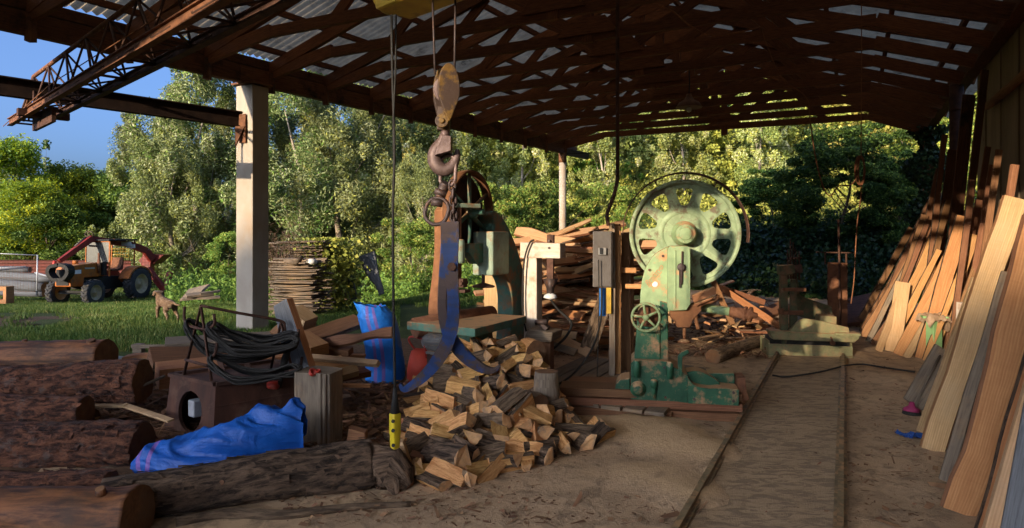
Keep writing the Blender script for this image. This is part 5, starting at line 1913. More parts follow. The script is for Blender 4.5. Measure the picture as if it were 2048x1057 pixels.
for i, (x, y0, y1, d) in enumerate(((1582, 500, 560, 0.1), (1588, 478, 545, 0.12), (1602, 500, 566, 0.5), (1608, 486, 570, 0.52), (1614, 496, 572, 0.55), (1619, 505, 566, 0.5))):
    b = MB()
    b.tube([LG(x, y1, d), LG(x - 1, y0, d)], [0.016, 0.01], 6)
    b.build('dog_lever', 'rust_dark', cg)
b = MB()
b.beam(LG(1596, 520, 0.52), LG(1624, 519, 0.52), 0.03, 0.03)
b.beam(LG(1598, 545, 0.52), LG(1624, 540, 0.52), 0.08, 0.12)
b.build('lever_bracket', 'rust_dark', cg)
for x in (1560, 1684):
    for d in (0.1, 0.45):
        b = MB()
        b.lathe(LG(x, 712, d), LG.rx, [(0.07, 0), (0.07, 0.03), (0.055, 0.035), (0.0, 0.036)], 16)
        b.build('wheel', 'rust_dark', cg)
Lp = Local(1675, 10.6, -0.2)
pn = thing('machine_screen', 'rusty sheet panel on a thin pipe frame behind the log carriage', 'panel', Lp.o)
b = MB()
b.prism([(-0.15, 0.05), (0.15, 0.05), (0.15, 1.24), (-0.15, 1.25)], Lp.o, Lp.rx, Z_, Lp.ry * 0.02)
b.build('sheet', 'rust', pn)
b = MB()
b.beam(Lp(1634, 505), Lp(1707, 506), 0.02, 0.02)
for x in (1653, 1692):
    b.beam(Lp(x, 505, .03), Lp(x, 530, .03), 0.02, 0.02)
b.tube([Lp(1675, 440, -.05), Lp(1678, 600, -.05), Lp(1679, 680, -.05)], 0.018, 7)
b.build('pipe_frame', 'rust_dark', pn)
cable('floor_cable', 'black cable snaking across the carriage track', 'cable',
      [V((p.x, p.y, 0.075)) for p in (G(1545, 764), G(1575, 767), G(1640, 757), G(1690, 744), G(1725, 741), G(1770, 748), G(1830, 757))], 0.011, 'cable_black', 8)
# ------------------------------------------------------------ boards leaning at the right
def lean(bx, by, tx, ty, wpx, m, label, t=0.035, du=0.25, wob=0.0, yaw=0.0, w1=None, mats=None, edge=None, base_z=0.0, bend=0.0, group='boards leaning on the right wall'):
    p0 = G(bx, by, base_z + 0.012)
    u0 = p0.x * SN + p0.y * CS + du
    x = (tx - CX) / F
    Yt = u0 / (x * SN + CS)                           # where the ray of the top meets that distance along the shed
    p1 = P(tx, ty, Yt)
    v1 = p1.x * CS - p1.y * SN
    if v1 > 1.93:                                      # keep clear of the wall
        Yt = 1.93 / (x * CS - SN)
        p1 = P(tx, ty, Yt)
    w = wpx * p0.y / F
    ax = (p1 - p0).normalized()
    side = V((math.cos(yaw), -math.sin(yaw), 0))
    nrm = side.cross(ax)
    if nrm.y > 0:
        nrm = -nrm
    b = MB()
    b.board(p0, p1, w, t, nrm, wob=wob, n=10, w1=(w1 * Yt / F if w1 else None), edgemi=edge, bend=bend)
    return b.solo('leaning_board', mats or m, label, 'board', group, bevel=0.0025)


BK = 1
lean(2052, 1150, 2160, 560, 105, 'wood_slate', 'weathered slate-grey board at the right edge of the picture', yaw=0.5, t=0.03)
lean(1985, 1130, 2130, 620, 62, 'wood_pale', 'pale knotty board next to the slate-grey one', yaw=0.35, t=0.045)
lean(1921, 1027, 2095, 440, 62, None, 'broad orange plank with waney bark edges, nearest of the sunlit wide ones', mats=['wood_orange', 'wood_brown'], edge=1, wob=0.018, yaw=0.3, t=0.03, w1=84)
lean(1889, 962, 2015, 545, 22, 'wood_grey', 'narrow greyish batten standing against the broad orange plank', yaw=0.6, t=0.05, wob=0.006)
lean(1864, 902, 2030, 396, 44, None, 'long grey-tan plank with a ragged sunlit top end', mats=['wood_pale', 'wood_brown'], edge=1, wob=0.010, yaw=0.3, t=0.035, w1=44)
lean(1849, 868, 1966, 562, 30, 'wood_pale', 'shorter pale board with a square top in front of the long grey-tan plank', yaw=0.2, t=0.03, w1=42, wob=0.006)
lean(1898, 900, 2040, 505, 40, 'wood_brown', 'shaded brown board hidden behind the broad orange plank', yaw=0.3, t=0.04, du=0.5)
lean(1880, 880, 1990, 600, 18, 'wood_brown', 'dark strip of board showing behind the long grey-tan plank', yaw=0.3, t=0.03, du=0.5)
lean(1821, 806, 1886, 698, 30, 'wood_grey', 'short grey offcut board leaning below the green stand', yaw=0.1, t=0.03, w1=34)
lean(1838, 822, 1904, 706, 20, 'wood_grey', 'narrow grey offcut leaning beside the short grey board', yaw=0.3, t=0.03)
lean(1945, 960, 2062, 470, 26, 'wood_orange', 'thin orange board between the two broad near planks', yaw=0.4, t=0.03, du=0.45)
# middle group
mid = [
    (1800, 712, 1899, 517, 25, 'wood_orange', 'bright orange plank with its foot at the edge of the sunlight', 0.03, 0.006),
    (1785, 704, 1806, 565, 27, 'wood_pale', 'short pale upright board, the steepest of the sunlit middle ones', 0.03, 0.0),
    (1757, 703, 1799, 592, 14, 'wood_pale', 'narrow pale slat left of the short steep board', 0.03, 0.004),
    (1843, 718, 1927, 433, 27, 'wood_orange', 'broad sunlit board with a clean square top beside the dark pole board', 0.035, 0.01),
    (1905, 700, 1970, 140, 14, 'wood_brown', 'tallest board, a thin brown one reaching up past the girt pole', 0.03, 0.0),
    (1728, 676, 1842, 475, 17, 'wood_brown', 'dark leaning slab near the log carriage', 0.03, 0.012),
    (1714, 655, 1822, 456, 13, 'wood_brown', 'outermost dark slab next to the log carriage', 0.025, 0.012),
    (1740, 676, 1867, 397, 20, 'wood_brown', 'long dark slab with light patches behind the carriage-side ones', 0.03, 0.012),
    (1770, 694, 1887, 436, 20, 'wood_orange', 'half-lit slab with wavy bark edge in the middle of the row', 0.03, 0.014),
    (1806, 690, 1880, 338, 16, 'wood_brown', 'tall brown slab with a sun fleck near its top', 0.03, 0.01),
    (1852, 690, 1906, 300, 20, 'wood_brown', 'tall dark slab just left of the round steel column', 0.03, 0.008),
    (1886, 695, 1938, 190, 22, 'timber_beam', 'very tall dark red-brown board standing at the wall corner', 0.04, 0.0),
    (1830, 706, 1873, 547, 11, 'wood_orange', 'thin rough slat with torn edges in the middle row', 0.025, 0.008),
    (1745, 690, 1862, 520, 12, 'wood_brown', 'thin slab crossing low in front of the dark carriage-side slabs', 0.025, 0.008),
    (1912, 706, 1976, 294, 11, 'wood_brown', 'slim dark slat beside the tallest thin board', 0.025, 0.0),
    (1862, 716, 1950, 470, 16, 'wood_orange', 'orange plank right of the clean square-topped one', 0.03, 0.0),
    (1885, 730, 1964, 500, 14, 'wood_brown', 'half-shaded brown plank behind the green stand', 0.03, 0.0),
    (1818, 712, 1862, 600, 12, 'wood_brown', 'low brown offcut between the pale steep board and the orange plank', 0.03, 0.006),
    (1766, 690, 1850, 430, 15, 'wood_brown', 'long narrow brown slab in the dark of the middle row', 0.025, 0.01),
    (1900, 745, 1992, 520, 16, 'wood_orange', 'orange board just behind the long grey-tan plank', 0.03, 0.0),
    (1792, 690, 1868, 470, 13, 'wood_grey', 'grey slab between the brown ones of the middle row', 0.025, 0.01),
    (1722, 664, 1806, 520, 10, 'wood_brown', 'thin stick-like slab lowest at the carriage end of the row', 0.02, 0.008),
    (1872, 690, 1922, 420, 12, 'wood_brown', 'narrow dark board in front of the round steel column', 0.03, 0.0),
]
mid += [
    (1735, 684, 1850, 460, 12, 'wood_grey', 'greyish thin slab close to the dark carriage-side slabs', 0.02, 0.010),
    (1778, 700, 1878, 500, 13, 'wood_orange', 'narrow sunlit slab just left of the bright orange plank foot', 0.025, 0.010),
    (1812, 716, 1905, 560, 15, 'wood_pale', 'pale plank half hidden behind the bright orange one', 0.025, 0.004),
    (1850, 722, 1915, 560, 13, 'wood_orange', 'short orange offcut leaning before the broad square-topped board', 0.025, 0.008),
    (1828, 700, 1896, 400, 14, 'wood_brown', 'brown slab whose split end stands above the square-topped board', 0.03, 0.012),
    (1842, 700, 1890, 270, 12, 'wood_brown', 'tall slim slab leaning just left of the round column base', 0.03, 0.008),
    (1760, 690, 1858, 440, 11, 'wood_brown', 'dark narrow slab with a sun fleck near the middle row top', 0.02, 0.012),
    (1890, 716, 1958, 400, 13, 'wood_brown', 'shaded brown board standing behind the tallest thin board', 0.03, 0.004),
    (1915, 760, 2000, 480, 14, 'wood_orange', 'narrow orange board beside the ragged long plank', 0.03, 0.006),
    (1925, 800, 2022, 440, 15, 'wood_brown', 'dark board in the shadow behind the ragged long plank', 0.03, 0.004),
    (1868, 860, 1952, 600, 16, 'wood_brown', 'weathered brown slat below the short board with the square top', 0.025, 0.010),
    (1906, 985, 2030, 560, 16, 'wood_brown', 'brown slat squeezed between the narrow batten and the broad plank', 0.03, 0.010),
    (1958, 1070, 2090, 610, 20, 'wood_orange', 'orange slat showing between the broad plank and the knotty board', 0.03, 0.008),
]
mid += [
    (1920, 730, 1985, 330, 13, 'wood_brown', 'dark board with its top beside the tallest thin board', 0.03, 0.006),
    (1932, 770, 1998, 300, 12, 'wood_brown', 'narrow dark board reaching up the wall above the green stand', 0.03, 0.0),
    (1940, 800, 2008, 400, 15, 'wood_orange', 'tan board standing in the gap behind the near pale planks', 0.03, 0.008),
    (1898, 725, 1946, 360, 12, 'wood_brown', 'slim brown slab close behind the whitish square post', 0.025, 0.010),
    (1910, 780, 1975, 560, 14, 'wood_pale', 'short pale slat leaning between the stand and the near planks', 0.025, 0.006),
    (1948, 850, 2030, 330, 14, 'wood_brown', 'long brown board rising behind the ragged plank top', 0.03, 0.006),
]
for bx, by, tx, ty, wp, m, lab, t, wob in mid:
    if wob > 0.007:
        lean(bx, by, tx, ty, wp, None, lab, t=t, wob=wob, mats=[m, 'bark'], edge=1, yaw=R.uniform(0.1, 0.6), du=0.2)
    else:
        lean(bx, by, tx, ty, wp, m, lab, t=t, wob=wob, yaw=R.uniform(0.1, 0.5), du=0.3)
# green roller stand under a crumpled plastic sheet
gs = thing('roller_stand', 'light green steel stand post among the leaning boards', 'stand', G(1868, 722))
q = G(1868, 722)
b = MB()
zt = EYE - (637 - HY) / F * q.y
b.beam(q, (q.x, q.y, zt), 0.15, 0.12, up=(0.3, -1, 0))
b.build('post', 'stand_green', gs, 0.005)
b = MB()
b.box((q.x, q.y, zt + 0.018), (0.30, 0.16, 0.03), -0.3)
b.build('top_plate', 'stand_green', gs, 0.004)
b = MB()


def sheet(a, c):
    x, y = (a - .5) * 2, (c - .5) * 2
    r = math.hypot(x, y)
    z = zt + 0.045 + 0.05 * noise.noise(V((x * 3, y * 3, 2))) + 0.03 * noise.noise(V((x * 8, y * 8, 1)))
    drop = max(0, abs(x) - 0.75) * 0.35 + max(0, x - 0.6) * 0.35 + max(0, -y - .55) * 0.15
    return V((q.x + 0.03 + x * 0.19, q.y + y * 0.16 - 0.02 * noise.noise(V((x * 4, y * 4, 7))), z - drop))


b.grid(sheet, 26, 20)
b.solo('plastic_sheet', 'plastic_sheet', 'crumpled dusty plastic sheet lying on top of the green stand', 'plastic sheet')
b = MB()
b.beam(G(1925, 735), P(1928, 605, G(1925, 735).y), 0.14, 0.1, up=(0.2, -1, 0))
b.solo('short_post', 'wood_white', 'short whitish square post right behind the green stand', 'post', bevel=0.006)
# broom and rag
br = thing('broom', 'worn broom with pink head leaning among the boards', 'broom', G(1823, 832))
q = G(1823, 832)
b = MB()
b.tube([q + V((0.05, 0.05, 0.07)), P(1886, 700, q.y + 0.55)], 0.013, 8)
b.build('handle', 'wood_grey', br)
b = MB()
b.lathe(q + V((0.0, 0, 0.04)), (0.1, 0.1, 1), [(0.075, 0.0), (0.07, 0.025), (0.03, 0.05), (0.02, 0.09)], 14)
b.build('head', 'broom_pink', br)
b = MB()
b.lathe(q + V((0, 0, 0.002)), (0.05, 0.05, 1), [(0.085, 0), (0.074, 0.045)], 16)
b.build('bristles', 'cable_black', br)
b = MB()
q = G(1826, 880)


def rag(a, c):
    x, y = (a - .5), (c - .5)
    return V((q.x + x * 0.2 + 0.04 * noise.noise(V((x * 7, y * 7, 4))), q.y + y * 0.14, 0.03 + 0.05 * abs(noise.noise(V((x * 9, y * 9, 3)))) + 0.01 * noise.noise(V((x * 20, y * 20, 3)))))


b.grid(rag, 22, 14)
b.solo('rag', 'rag_blue', 'small blue rag crumpled on the floor by the leaning boards', 'rag')

# ------------------------------------------------------------ logs at the left
def log(p0, p1, r0, r1, name, label, bark, wob=0.05, bend=0.0, n=30, seg=56, group=None, ends='log_end', knots=()):
    p0, p1 = V(p0), V(p1)
    b = MB()
    pts, rs = [], []
    sd = R.random() * 40
    for i in range(seg + 1):
        t = i / seg
        pts.append(p0.lerp(p1, t) + V((0, 0, bend * math.sin(math.pi * t))) + V((0, 0.015 * noise.noise(V((t * 4, sd, 0))), 0.012 * noise.noise(V((t * 4, sd, 9))))))
        rs.append((r0 + (r1 - r0) * t) * (1 + 0.035 * noise.noise(V((t * 6, sd, 4)))))
    b.tube(pts, rs, n, wob=0, capmi=1)
    ax_ = (p1 - p0).normalized()
    for i_, v_ in enumerate(b.v):                      # ridged bark
        t_ = (v_ - p0).dot(ax_)
        c_ = pts[min(seg, i_ // n)]
        d_ = v_ - c_
        q_ = d_.normalized()
        e_ = V((t_ * 1.2, 0, 0)) + q_ * 1.0
        k_ = wob * 1.5 * noise.noise(e_ * 1.6 + V((sd, 0, 0))) + wob * 1.0 * noise.noise(V((t_ * 5, q_.x * 7, q_.z * 7 + q_.y * 7)) + V((sd, 0, 0))) + wob * 0.8 * noise.noise(V((t_ * 14, q_.z * 16, q_.y * 16)) + V((0, sd, 0)))
        b.v[i_] = c_ + d_ * (1 + k_)
    if bark in ('bark_red', 'bark'):                   # loose plates of bark
        yv = V((0, 0, 1)).cross(ax_).normalized()
        zv = ax_.cross(yv)
        Lx = (p1 - p0).length
        for _ in range(int(Lx * 110)):
            t_ = R.random()
            th = R.uniform(0, 2 * math.pi)
            ln, wd = R.uniform(0.04, 0.16), R.uniform(0.12, 0.34)
            r_ = rs[int(t_ * seg)] * R.uniform(1.0, 1.045)
            c_ = pts[int(t_ * seg)]
            lift = R.uniform(0.0, 0.014)
            fv = []
            for da, dl, up in ((-.5, -.5, 0), (.5, -.5, lift), (.5, .5, 0), (-.5, .5, lift * R.random())):
                aa = th + da * wd * R.uniform(0.6, 1.1)
                fv.append(c_ + (yv * math.cos(aa) + zv * math.sin(aa)) * (r_ + up) + ax_ * (dl * ln * R.uniform(0.6, 1.2)))
            b._add(fv, [(0, 1, 2, 3)], False, 0)
    for t, a, r in knots:
        c = p0.lerp(p1, t)
        d = V((0, -math.sin(a), math.cos(a)))
        b.cyl(c + d * (r0 * 0.9), c + d * (r0 + 0.03), r, r * 0.8, n=10, capmi=1)
    return b.solo(name, [bark, ends], label, 'log', group)


def hlog(px0, px1, pyc, Y, r, label, bark, tilt=0.0, r1=None, dy=0.0, **kw):
    z = EYE - (pyc - HY) / F * Y
    a, c = V(((px0 - CX) / F * Y, Y + dy, z)), V(((px1 - CX) / F * Y, Y, z + tilt))
    return log(a, c, r, r1 or r, 'log', label, bark, group='logs stacked at the left', **kw)


hlog(-160, 214, 722, 6.9, 0.165, 'smooth barkless orange-brown log, the farthest of the left stack', 'bark_bare', r1=0.18, tilt=0.05, dy=.1, knots=((0.93, 0.3, 0.05), (0.55, 0.1, 0.03)))
hlog(-160, 288, 775, 6.05, 0.16, 'red-barked log with a knobbly end, second from the back of the stack', 'bark_red', r1=0.19, tilt=0.06, wob=0.09, knots=((0.97, 0.2, 0.05),))
hlog(-160, 172, 820, 5.35, 0.125, 'shorter grey-brown log in the middle of the left stack', 'bark_red', tilt=-0.01, wob=0.07)
hlog(-160, 284, 896, 4.85, 0.185, 'thick red-barked log with flaking bark across the left stack', 'bark_red', tilt=0.0, wob=0.09)
hlog(-160, 220, 977, 4.25, 0.095, 'thin log with a pale cut rim low in the left stack', 'bark_red', tilt=0.02, wob=0.08)
hlog(-160, 276, 1034, 3.62, 0.165, 'barkless reddish log in the bottom left corner', 'bark_bare', tilt=0.0, wob=0.06, knots=((0.86, 0.35, 0.03),))
hlog(-160, 150, 955, 5.5, 0.2, 'dark log buried under the left stack', 'bark', tilt=0.0)
hlog(-160, 185, 850, 5.75, 0.11, 'thin dark log wedged behind the shorter grey-brown one', 'bark_red', tilt=0.02)
log(G(205, 1004, .125), P(738, 926, 4.42), 0.125, 0.165, 'log', 'long brown log lying in front of the blue sack, thick end towards the firewood', 'bark', wob=0.07, seg=70, n=34, group='logs stacked at the left', knots=((0.88, 0.9, 0.035), (0.45, 1.2, 0.02)))
log(P(205, 962, 4.7), P(330, 958, 4.75), 0.11, 0.11, 'log', 'stub of log under the lying blue sack', 'bark_grey', group='logs stacked at the left')
b = MB()
bp = [G(352, 1045, .03), G(450, 1028, .035), G(560, 1030, .035), G(640, 1022, .03), G(720, 1013, .03), G(822, 1009, .02)]
b.tube(spline(bp, 5), [0.034 - 0.0006 * i for i in range(26)], 9, wob=0.15)
b.solo('branch', 'bark_grey', 'crooked thin branch lying on the sawdust in the foreground', 'branch')
b = MB()
b.board(P(545, 927, 4.42), P(668, 912, 4.75), 0.1, 0.085, (0.2, -0.3, 1))
b.solo('split_timber', 'wood_orange', 'short squared orange timber lying on the long brown log', 'timber', bevel=0.004)

# the two blue sacks
b = MB()
sc = V((-2.02, 4.72, 0.14))


def lying(a, c):
    x = a * 2 - 1                                      # along, left to right
    th = 2 * math.pi * c
    px_ = 278 + 330 * a
    yc = 930 - 60 * a + 10 * math.sin(a * 5)
    half = (34 + 14 * math.sin(math.pi * a) + 22 * a * a) * (1 - max(0, a - 0.93) * 3)
    half *= (min(1, a * 9 + 0.35))
    Y = 4.62 + 0.12 * a
    sx_, cx2 = math.sin(th), math.cos(th)
    fold = 0.16 * noise.noise(V((a * 3.2 + sx_ * 0.9, cx2 * 1.1, sx_ * 1.1)))
    for fq, am in ((4.0, 0.16), (8.5, 0.08)):
        fold += am * (0.5 - abs(noise.noise(V((a * fq + sx_ * 1.3 * fq / 4, cx2 * 0.8 * fq / 4 + 3, fq)))) * 2)
    s_ = Y / F
    dz = math.sin(th) * half * s_ * (1 + fold * 2.4)
    dyy = math.cos(th) * (0.21 - 0.15 * max(0, a - 0.7)) * (1 + fold) * (0.3 + 0.7 * math.sin(math.pi * min(1, a * 0.9 + 0.12)))
    p = P(px_ + 7 * math.sin(th * 2 + 1) * (1 if a < .1 else 0.2), yc, Y)
    return p + V((0.02 * fold * 8, dyy, dz + 0.05 * fold))


b.grid(lying, 110, 60)
b.solo('woven_sack', 'sack_lying', 'blue woven sack with pink bands lying flat behind the long log', 'sack')
us = thing('woven_sack', 'full blue woven sack with paired pink stripes standing upright', 'sack', G(760, 772))
q = G(760, 772)
b = MB()
Yq = q.y
ks = Yq / F


def upright(a, c):
    th = 2 * math.pi * a
    z = c
    cx_ = 765 - 18 * c + 6 * math.sin(c * 4)
    half = 40 * min(1, (c * 9 + 0.45)) ** 0.5 * (1 - 0.09 * c) * (1 - 0.32 * max(0, c - 0.86) / 0.14)
    py = 772 - 160 * c
    fold = 0.045 * noise.noise(V((math.cos(th) * 2, math.sin(th) * 2, c * 3))) + 0.02 * noise.noise(V((math.cos(th) * 3, math.sin(th) * 3, c * 26)))
    p = P(cx_, py, Yq)
    r = half * ks * (1 + fold * 1.3)
    ear = max(0, c - 0.9) * 10
    dx = math.cos(th) * r - ear * 0.09 * max(0, -math.cos(th)) ** 2
    dz = ear * (0.05 * max(0, -math.cos(th)) ** 2 - 0.015 + 0.03 * noise.noise(V((math.cos(th) * 3, math.sin(th) * 3, 3))))
    return V((p.x + dx, Yq + 0.12 + math.sin(th) * r * 0.85, p.z + dz))


b.grid(upright, 48, 60, closeu=True)
b.build('bag', 'sack_upright', us)
b = MB()
b.grid(lambda a, c: (lambda th, s_: V((P(748, 622, Yq).x + math.cos(th) * 0.14 * s_, Yq + .12 + math.sin(th) * 0.11 * s_, P(748, 622, Yq).z - 0.05 * (1 - s_))))(2 * math.pi * a, c), 24, 5, closeu=True)
b.build('filling', 'sack_lying', us)

# wheelbarrow tipped on its nose
wb = thing('wheelbarrow', 'red wheelbarrow tipped up behind the log tongs', 'wheelbarrow', G(842, 778))
q = G(842, 778)
b = MB()


def pan(a, c):
    th = math.pi * (a - 0.5)
    z = 0.03 + 0.42 * c
    r = 0.155 * (1 - 0.55 * (c - 0.25) ** 2 * 1.2) * (0.62 if c > 0.97 else 1)
    return V((q.x + math.sin(th) * r, q.y - math.cos(th) * 0.13 * math.sin(math.pi * min(1, 0.15 + c * 0.8)), z))


b.grid(pan, 20, 14)
pn_ = b.build('pan', 'barrow_red', wb)
so_ = pn_.modifiers.new('thick', 'SOLIDIFY')
so_.thickness = 0.006
b = MB()
b.tube(spline([P(833, 704, q.y), P(818, 682, q.y), P(822, 674, q.y), P(840, 677, q.y - .05), P(847, 682, q.y - .1), P(853, 716, q.y - .1)], 4), 0.012, 8)
b.build('handle', 'red_paint', wb)
b = MB()
b.lathe(q + V((0.02, 0.12, 0.16)), (1, 0.2, 0), [(0.1, -0.04), (0.15, -0.03), (0.16, 0.0), (0.15, 0.03), (0.1, 0.04)], 22)
b.build('wheel', 'tyre', wb)

# ------------------------------------------------------------ rusty fan box with the cable rack on top
fbx = thing('fan_box', 'rusty sheet-metal blower box with a round hole in its end', 'metal box', G(430, 902))
n0 = V((-2.36, 5.16, 0))
n1 = V((-1.70, 5.78, 0))
n2 = V((-2.92, 5.52, 0))
n3 = n1 + (n2 - n0)
hz = 0.50
bt = [n0, n1, n3, n2]
b = MB()
cen_ = (n0 + n1 + n2 + n3) / 4
tp = [c + (cen_ - c) * 0.03 + V((0, 0, hz)) for c in bt]
bt2 = [c - (cen_ - c) * 0.06 for c in bt]
# end face with a round hole: ring of quads between the hole and the outline
e0, e1, e2, e3 = bt2[0], bt2[3], tp[3], tp[0]
ctr = (e0 + e1 + e2 + e3) / 4
exv = ((e1 - e0) + (e2 - e3)).normalized()
eyv = ((e3 - e0) + (e2 - e1)).normalized()
N = 32
hole, outl = [], []
for i in range(N):
    a = 2 * math.pi * i / N
    ca, sa = math.cos(a), math.sin(a)
    hole.append(ctr + exv * ca * 0.165 + eyv * (sa * 0.165 + 0.0))
    m_ = max(abs(ca), abs(sa))
    uu, vv = (ca / m_ + 1) / 2, (sa / m_ + 1) / 2
    outl.append(e0.lerp(e1, uu).lerp(e3.lerp(e2, uu), vv))
nrm_ = exv.cross(eyv).normalized()
if nrm_.dot(ctr - cen_ - V((0, 0, .25))) < 0:
    nrm_ = -nrm_
inner = [h - nrm_ * 0.03 for h in hole]
fs = []
for i in range(N):
    j = (i + 1) % N
    fs += [(i, j, N + j, N + i), (i, 2 * N + i, 2 * N + j, j)]
b._add(hole + outl + inner, fs)
b._add([bt2[0], bt2[1], tp[1], tp[0]], [(0, 1, 2, 3)])
b._add([bt2[1], bt2[2], tp[2], tp[1]], [(0, 1, 2, 3)])
b._add([bt2[2], bt2[3], tp[3], tp[2]], [(0, 1, 2, 3)])
b._add(tp, [(0, 1, 2, 3)])
for zz in (0.16, 0.33):
    b.beam(bt2[0].lerp(tp[0], zz / hz) + (n1 - n0) * 0.02 + nrm_ * 0.0, bt2[1].lerp(tp[1], zz / hz), 0.012, 0.012)
b.build('housing', 'box_rust', fbx)
b = MB()
for c0, c1 in ((0, 1), (0, 3), (3, 2), (1, 2)):
    b.beam(tp[c0] + V((0, 0, .012)), tp[c1] + V((0, 0, .012)), 0.05, 0.03)
b.build('top_frame', 'rust_dark', fbx)
b = MB()
b.box(ctr - nrm_ * 0.09 + exv * 0.05 + V((0, 0, 0.01)), (0.10, 0.1, 0.14), 0.9)
b.build('motor', 'galvanised', fbx, 0.01)
b = MB()
b._add([h - nrm_ * 0.27 for h in outl], [tuple(range(N))])
b.build('backplate', 'cable_black', fbx)
b = MB()
for i in range(5):
    a = i * 1.256
    b.tube([ctr - nrm_ * 0.2, ctr - nrm_ * 0.15 + exv * math.cos(a) * .15 + eyv * math.sin(a) * .15], 0.006, 5)
b.build('guard_wires', 'rust_dark', fbx)

rk = thing('cable_rack', 'rusty bent-bar rack standing on the fan box', 'rack', (tp[0] + tp[2]) / 2)
Yf, Yb = 5.25, 5.62
b = MB()
ax_ = [P(402, 612, 5.4), P(366, 757, 5.45), P(424, 772, 5.22), P(563, 643, 5.75), P(541, 742, 5.85), P(585, 745, 5.6)]
r_ = 0.0125
b.tube([ax_[1], ax_[0], ax_[2]], r_, 7)
b.tube(spline([ax_[0], P(480, 627, 5.55), P(560, 642, 5.74), P(569, 655, 5.76), P(571, 676, 5.76)], 4), r_, 7)
b.tube([ax_[4], P(562, 645, 5.76), ax_[5]], r_, 7)
b.tube([P(388, 655, 5.42), P(409, 660, 5.32)], r_, 7)
b.tube([P(371, 720, 5.45), P(415, 732, 5.25)], r_, 7)
for pts in ([P(369, 614, 5.5), P(369, 640, 5.5), P(380, 652, 5.46), P(390, 655, 5.42)], [P(428, 628, 5.2), P(428, 650, 5.2), P(410, 660, 5.32)],
            [P(433, 686, 5.15), P(430, 708, 5.15), P(416, 722, 5.25)], [P(470, 758, 5.3), P(468, 776, 5.3), P(452, 780, 5.35)],
            [P(597, 659, 5.6), P(594, 690, 5.62), P(574, 700, 5.7)], [P(604, 715, 5.55), P(598, 738, 5.58), P(580, 742, 5.6)], [P(547, 738, 5.5), P(550, 755, 5.5), P(562, 760, 5.5)]):
    b.tube(spline(pts, 3), r_, 7)
b.tube([P(424, 768, 5.24), P(585, 745, 5.6)], r_, 7)
for x0, x1 in ((438, 452), (490, 508)):
    b.beam(P(x0, 715, 5.7), P(x1, 768, 5.6), 0.05, 0.008, up=(0, -1, 0))
b.build('bars', 'rust_dark', rk)
for nm, lab, n_, ends, sag, Yc in (('cable_coil', 'thick bundle of black cable hung along the top of the rusty rack', 20, ((372, 650), (592, 672)), 62, 5.5),
                                  ('cable_coil', 'second bundle of black cable hung nearer on the rack', 16, ((416, 655), (590, 680)), 48, 5.28),
                                  ('cable_coil', 'loose loops of black cable hanging low on the rack', 9, ((420, 722), (598, 738)), 34, 5.2)):
    b = MB()
    for i in range(n_):
        (x0, y0), (x1, y1) = ends
        j = lambda s_: R.uniform(-s_, s_)
        Yi = Yc + j(0.07)
        lo = sag * R.uniform(0.45, 1.0)
        up_ = sag * R.uniform(0.0, 0.5)
        xm = (x0 + x1) / 2 - 15
        pts = [P(x0 + 2 + j(5), y0 + 6 + j(8), Yi), P(x0 + 40 + j(6), y0 + 14 + lo * .75, Yi - .05), P(xm + j(10), y0 + 14 + lo, Yi - .05), P(x1 - 45 + j(8), y1 + lo * .62, Yi), P(x1 + j(4), y1 + 8 + j(8), Yi + .04),
               P(x1 - 12 + j(6), y1 - 6 + j(4), Yi + .1), P(x1 - 60, y1 + up_ * .8, Yi + .12), P(xm, y0 + 12 + up_, Yi + .12), P(x0 + 45, y0 + 4 + up_ * .7, Yi + .1), P(x0 + 10 + j(4), y0 - 9 + j(3), Yi + .05)]
        b.tube(spline(pts, 4, closed=True), 0.0085, 6, closed=True)
    b.solo(nm, 'cable_black', lab, 'cable coil')
b = MB()
b.tube([P(575, 700, 5.45), P(566, 735, 5.45)], 0.03, 10)
b.tube([P(566, 735, 5.45), P(560, 775, 5.42)], 0.016, 8)
b.tube([P(540, 765, 5.4), P(560, 772, 5.4)], 0.035, 10)
b.solo('plug_connector', 'cable_black', 'grey-black plug connector dangling at the right end of the rack', 'plug')
b = MB()
b.lathe(P(545, 776, 5.38), (0.2, 0, 1), [(0.05, 0), (0.055, 0.03), (0.03, 0.06)], 14)
b.solo('red_plug', 'red_paint', 'dull red plug lying on the fan box under the cables', 'plug')

# chopping post
Yp = 5.08
ps = MB()
pc_ = V(((627 - CX) / F * Yp, Yp + 0.14, 0))
zt_ = EYE - (748 - HY) / F * Yp
outline = []
for i in range(40):
    a = 2 * math.pi * i / 40
    e = 0.42
    x, y = math.copysign(abs(math.cos(a)) ** e, math.cos(a)), math.copysign(abs(math.sin(a)) ** e, math.sin(a))
    w_ = 1 + 0.03 * noise.noise(V((x * 3, y * 3, 1))) - (0.07 if i in (27, 31, 33, 36) else 0)
    outline.append((x * 0.165 * w_, y * 0.14 * w_))
cr_, sr_ = math.cos(-0.28), math.sin(-0.28)
outline = [(x * cr_ - y * sr_, x * sr_ + y * cr_) for x, y in outline]
vs, fs, uv = [], [], []
LV = 10
for kx in range(LV + 1):
    z = -0.02 + (zt_ + 0.02) * kx / LV
    for x, y in outline:
        vs.append(pc_ + V((x + 0.006 * noise.noise(V((x * 30, y * 30, z))), y, z + (0.012 * noise.noise(V((x * 20, y * 20, 0))) if kx == LV else 0))))
M_ = len(outline)
for kx in range(LV):
    for i in range(M_):
        j = (i + 1) % M_
        fs.append((kx * M_ + i, kx * M_ + j, (kx + 1) * M_ + j, (kx + 1) * M_ + i))
        z0, z1 = zt_ * kx / LV, zt_ * (kx + 1) / LV
        uv.append([(z0, i * .025), (z0, (i + 1) * .025), (z1, (i + 1) * .025), (z1, i * .025)])
fs.append(tuple(LV * M_ + i for i in range(M_)))
uv.append(None)
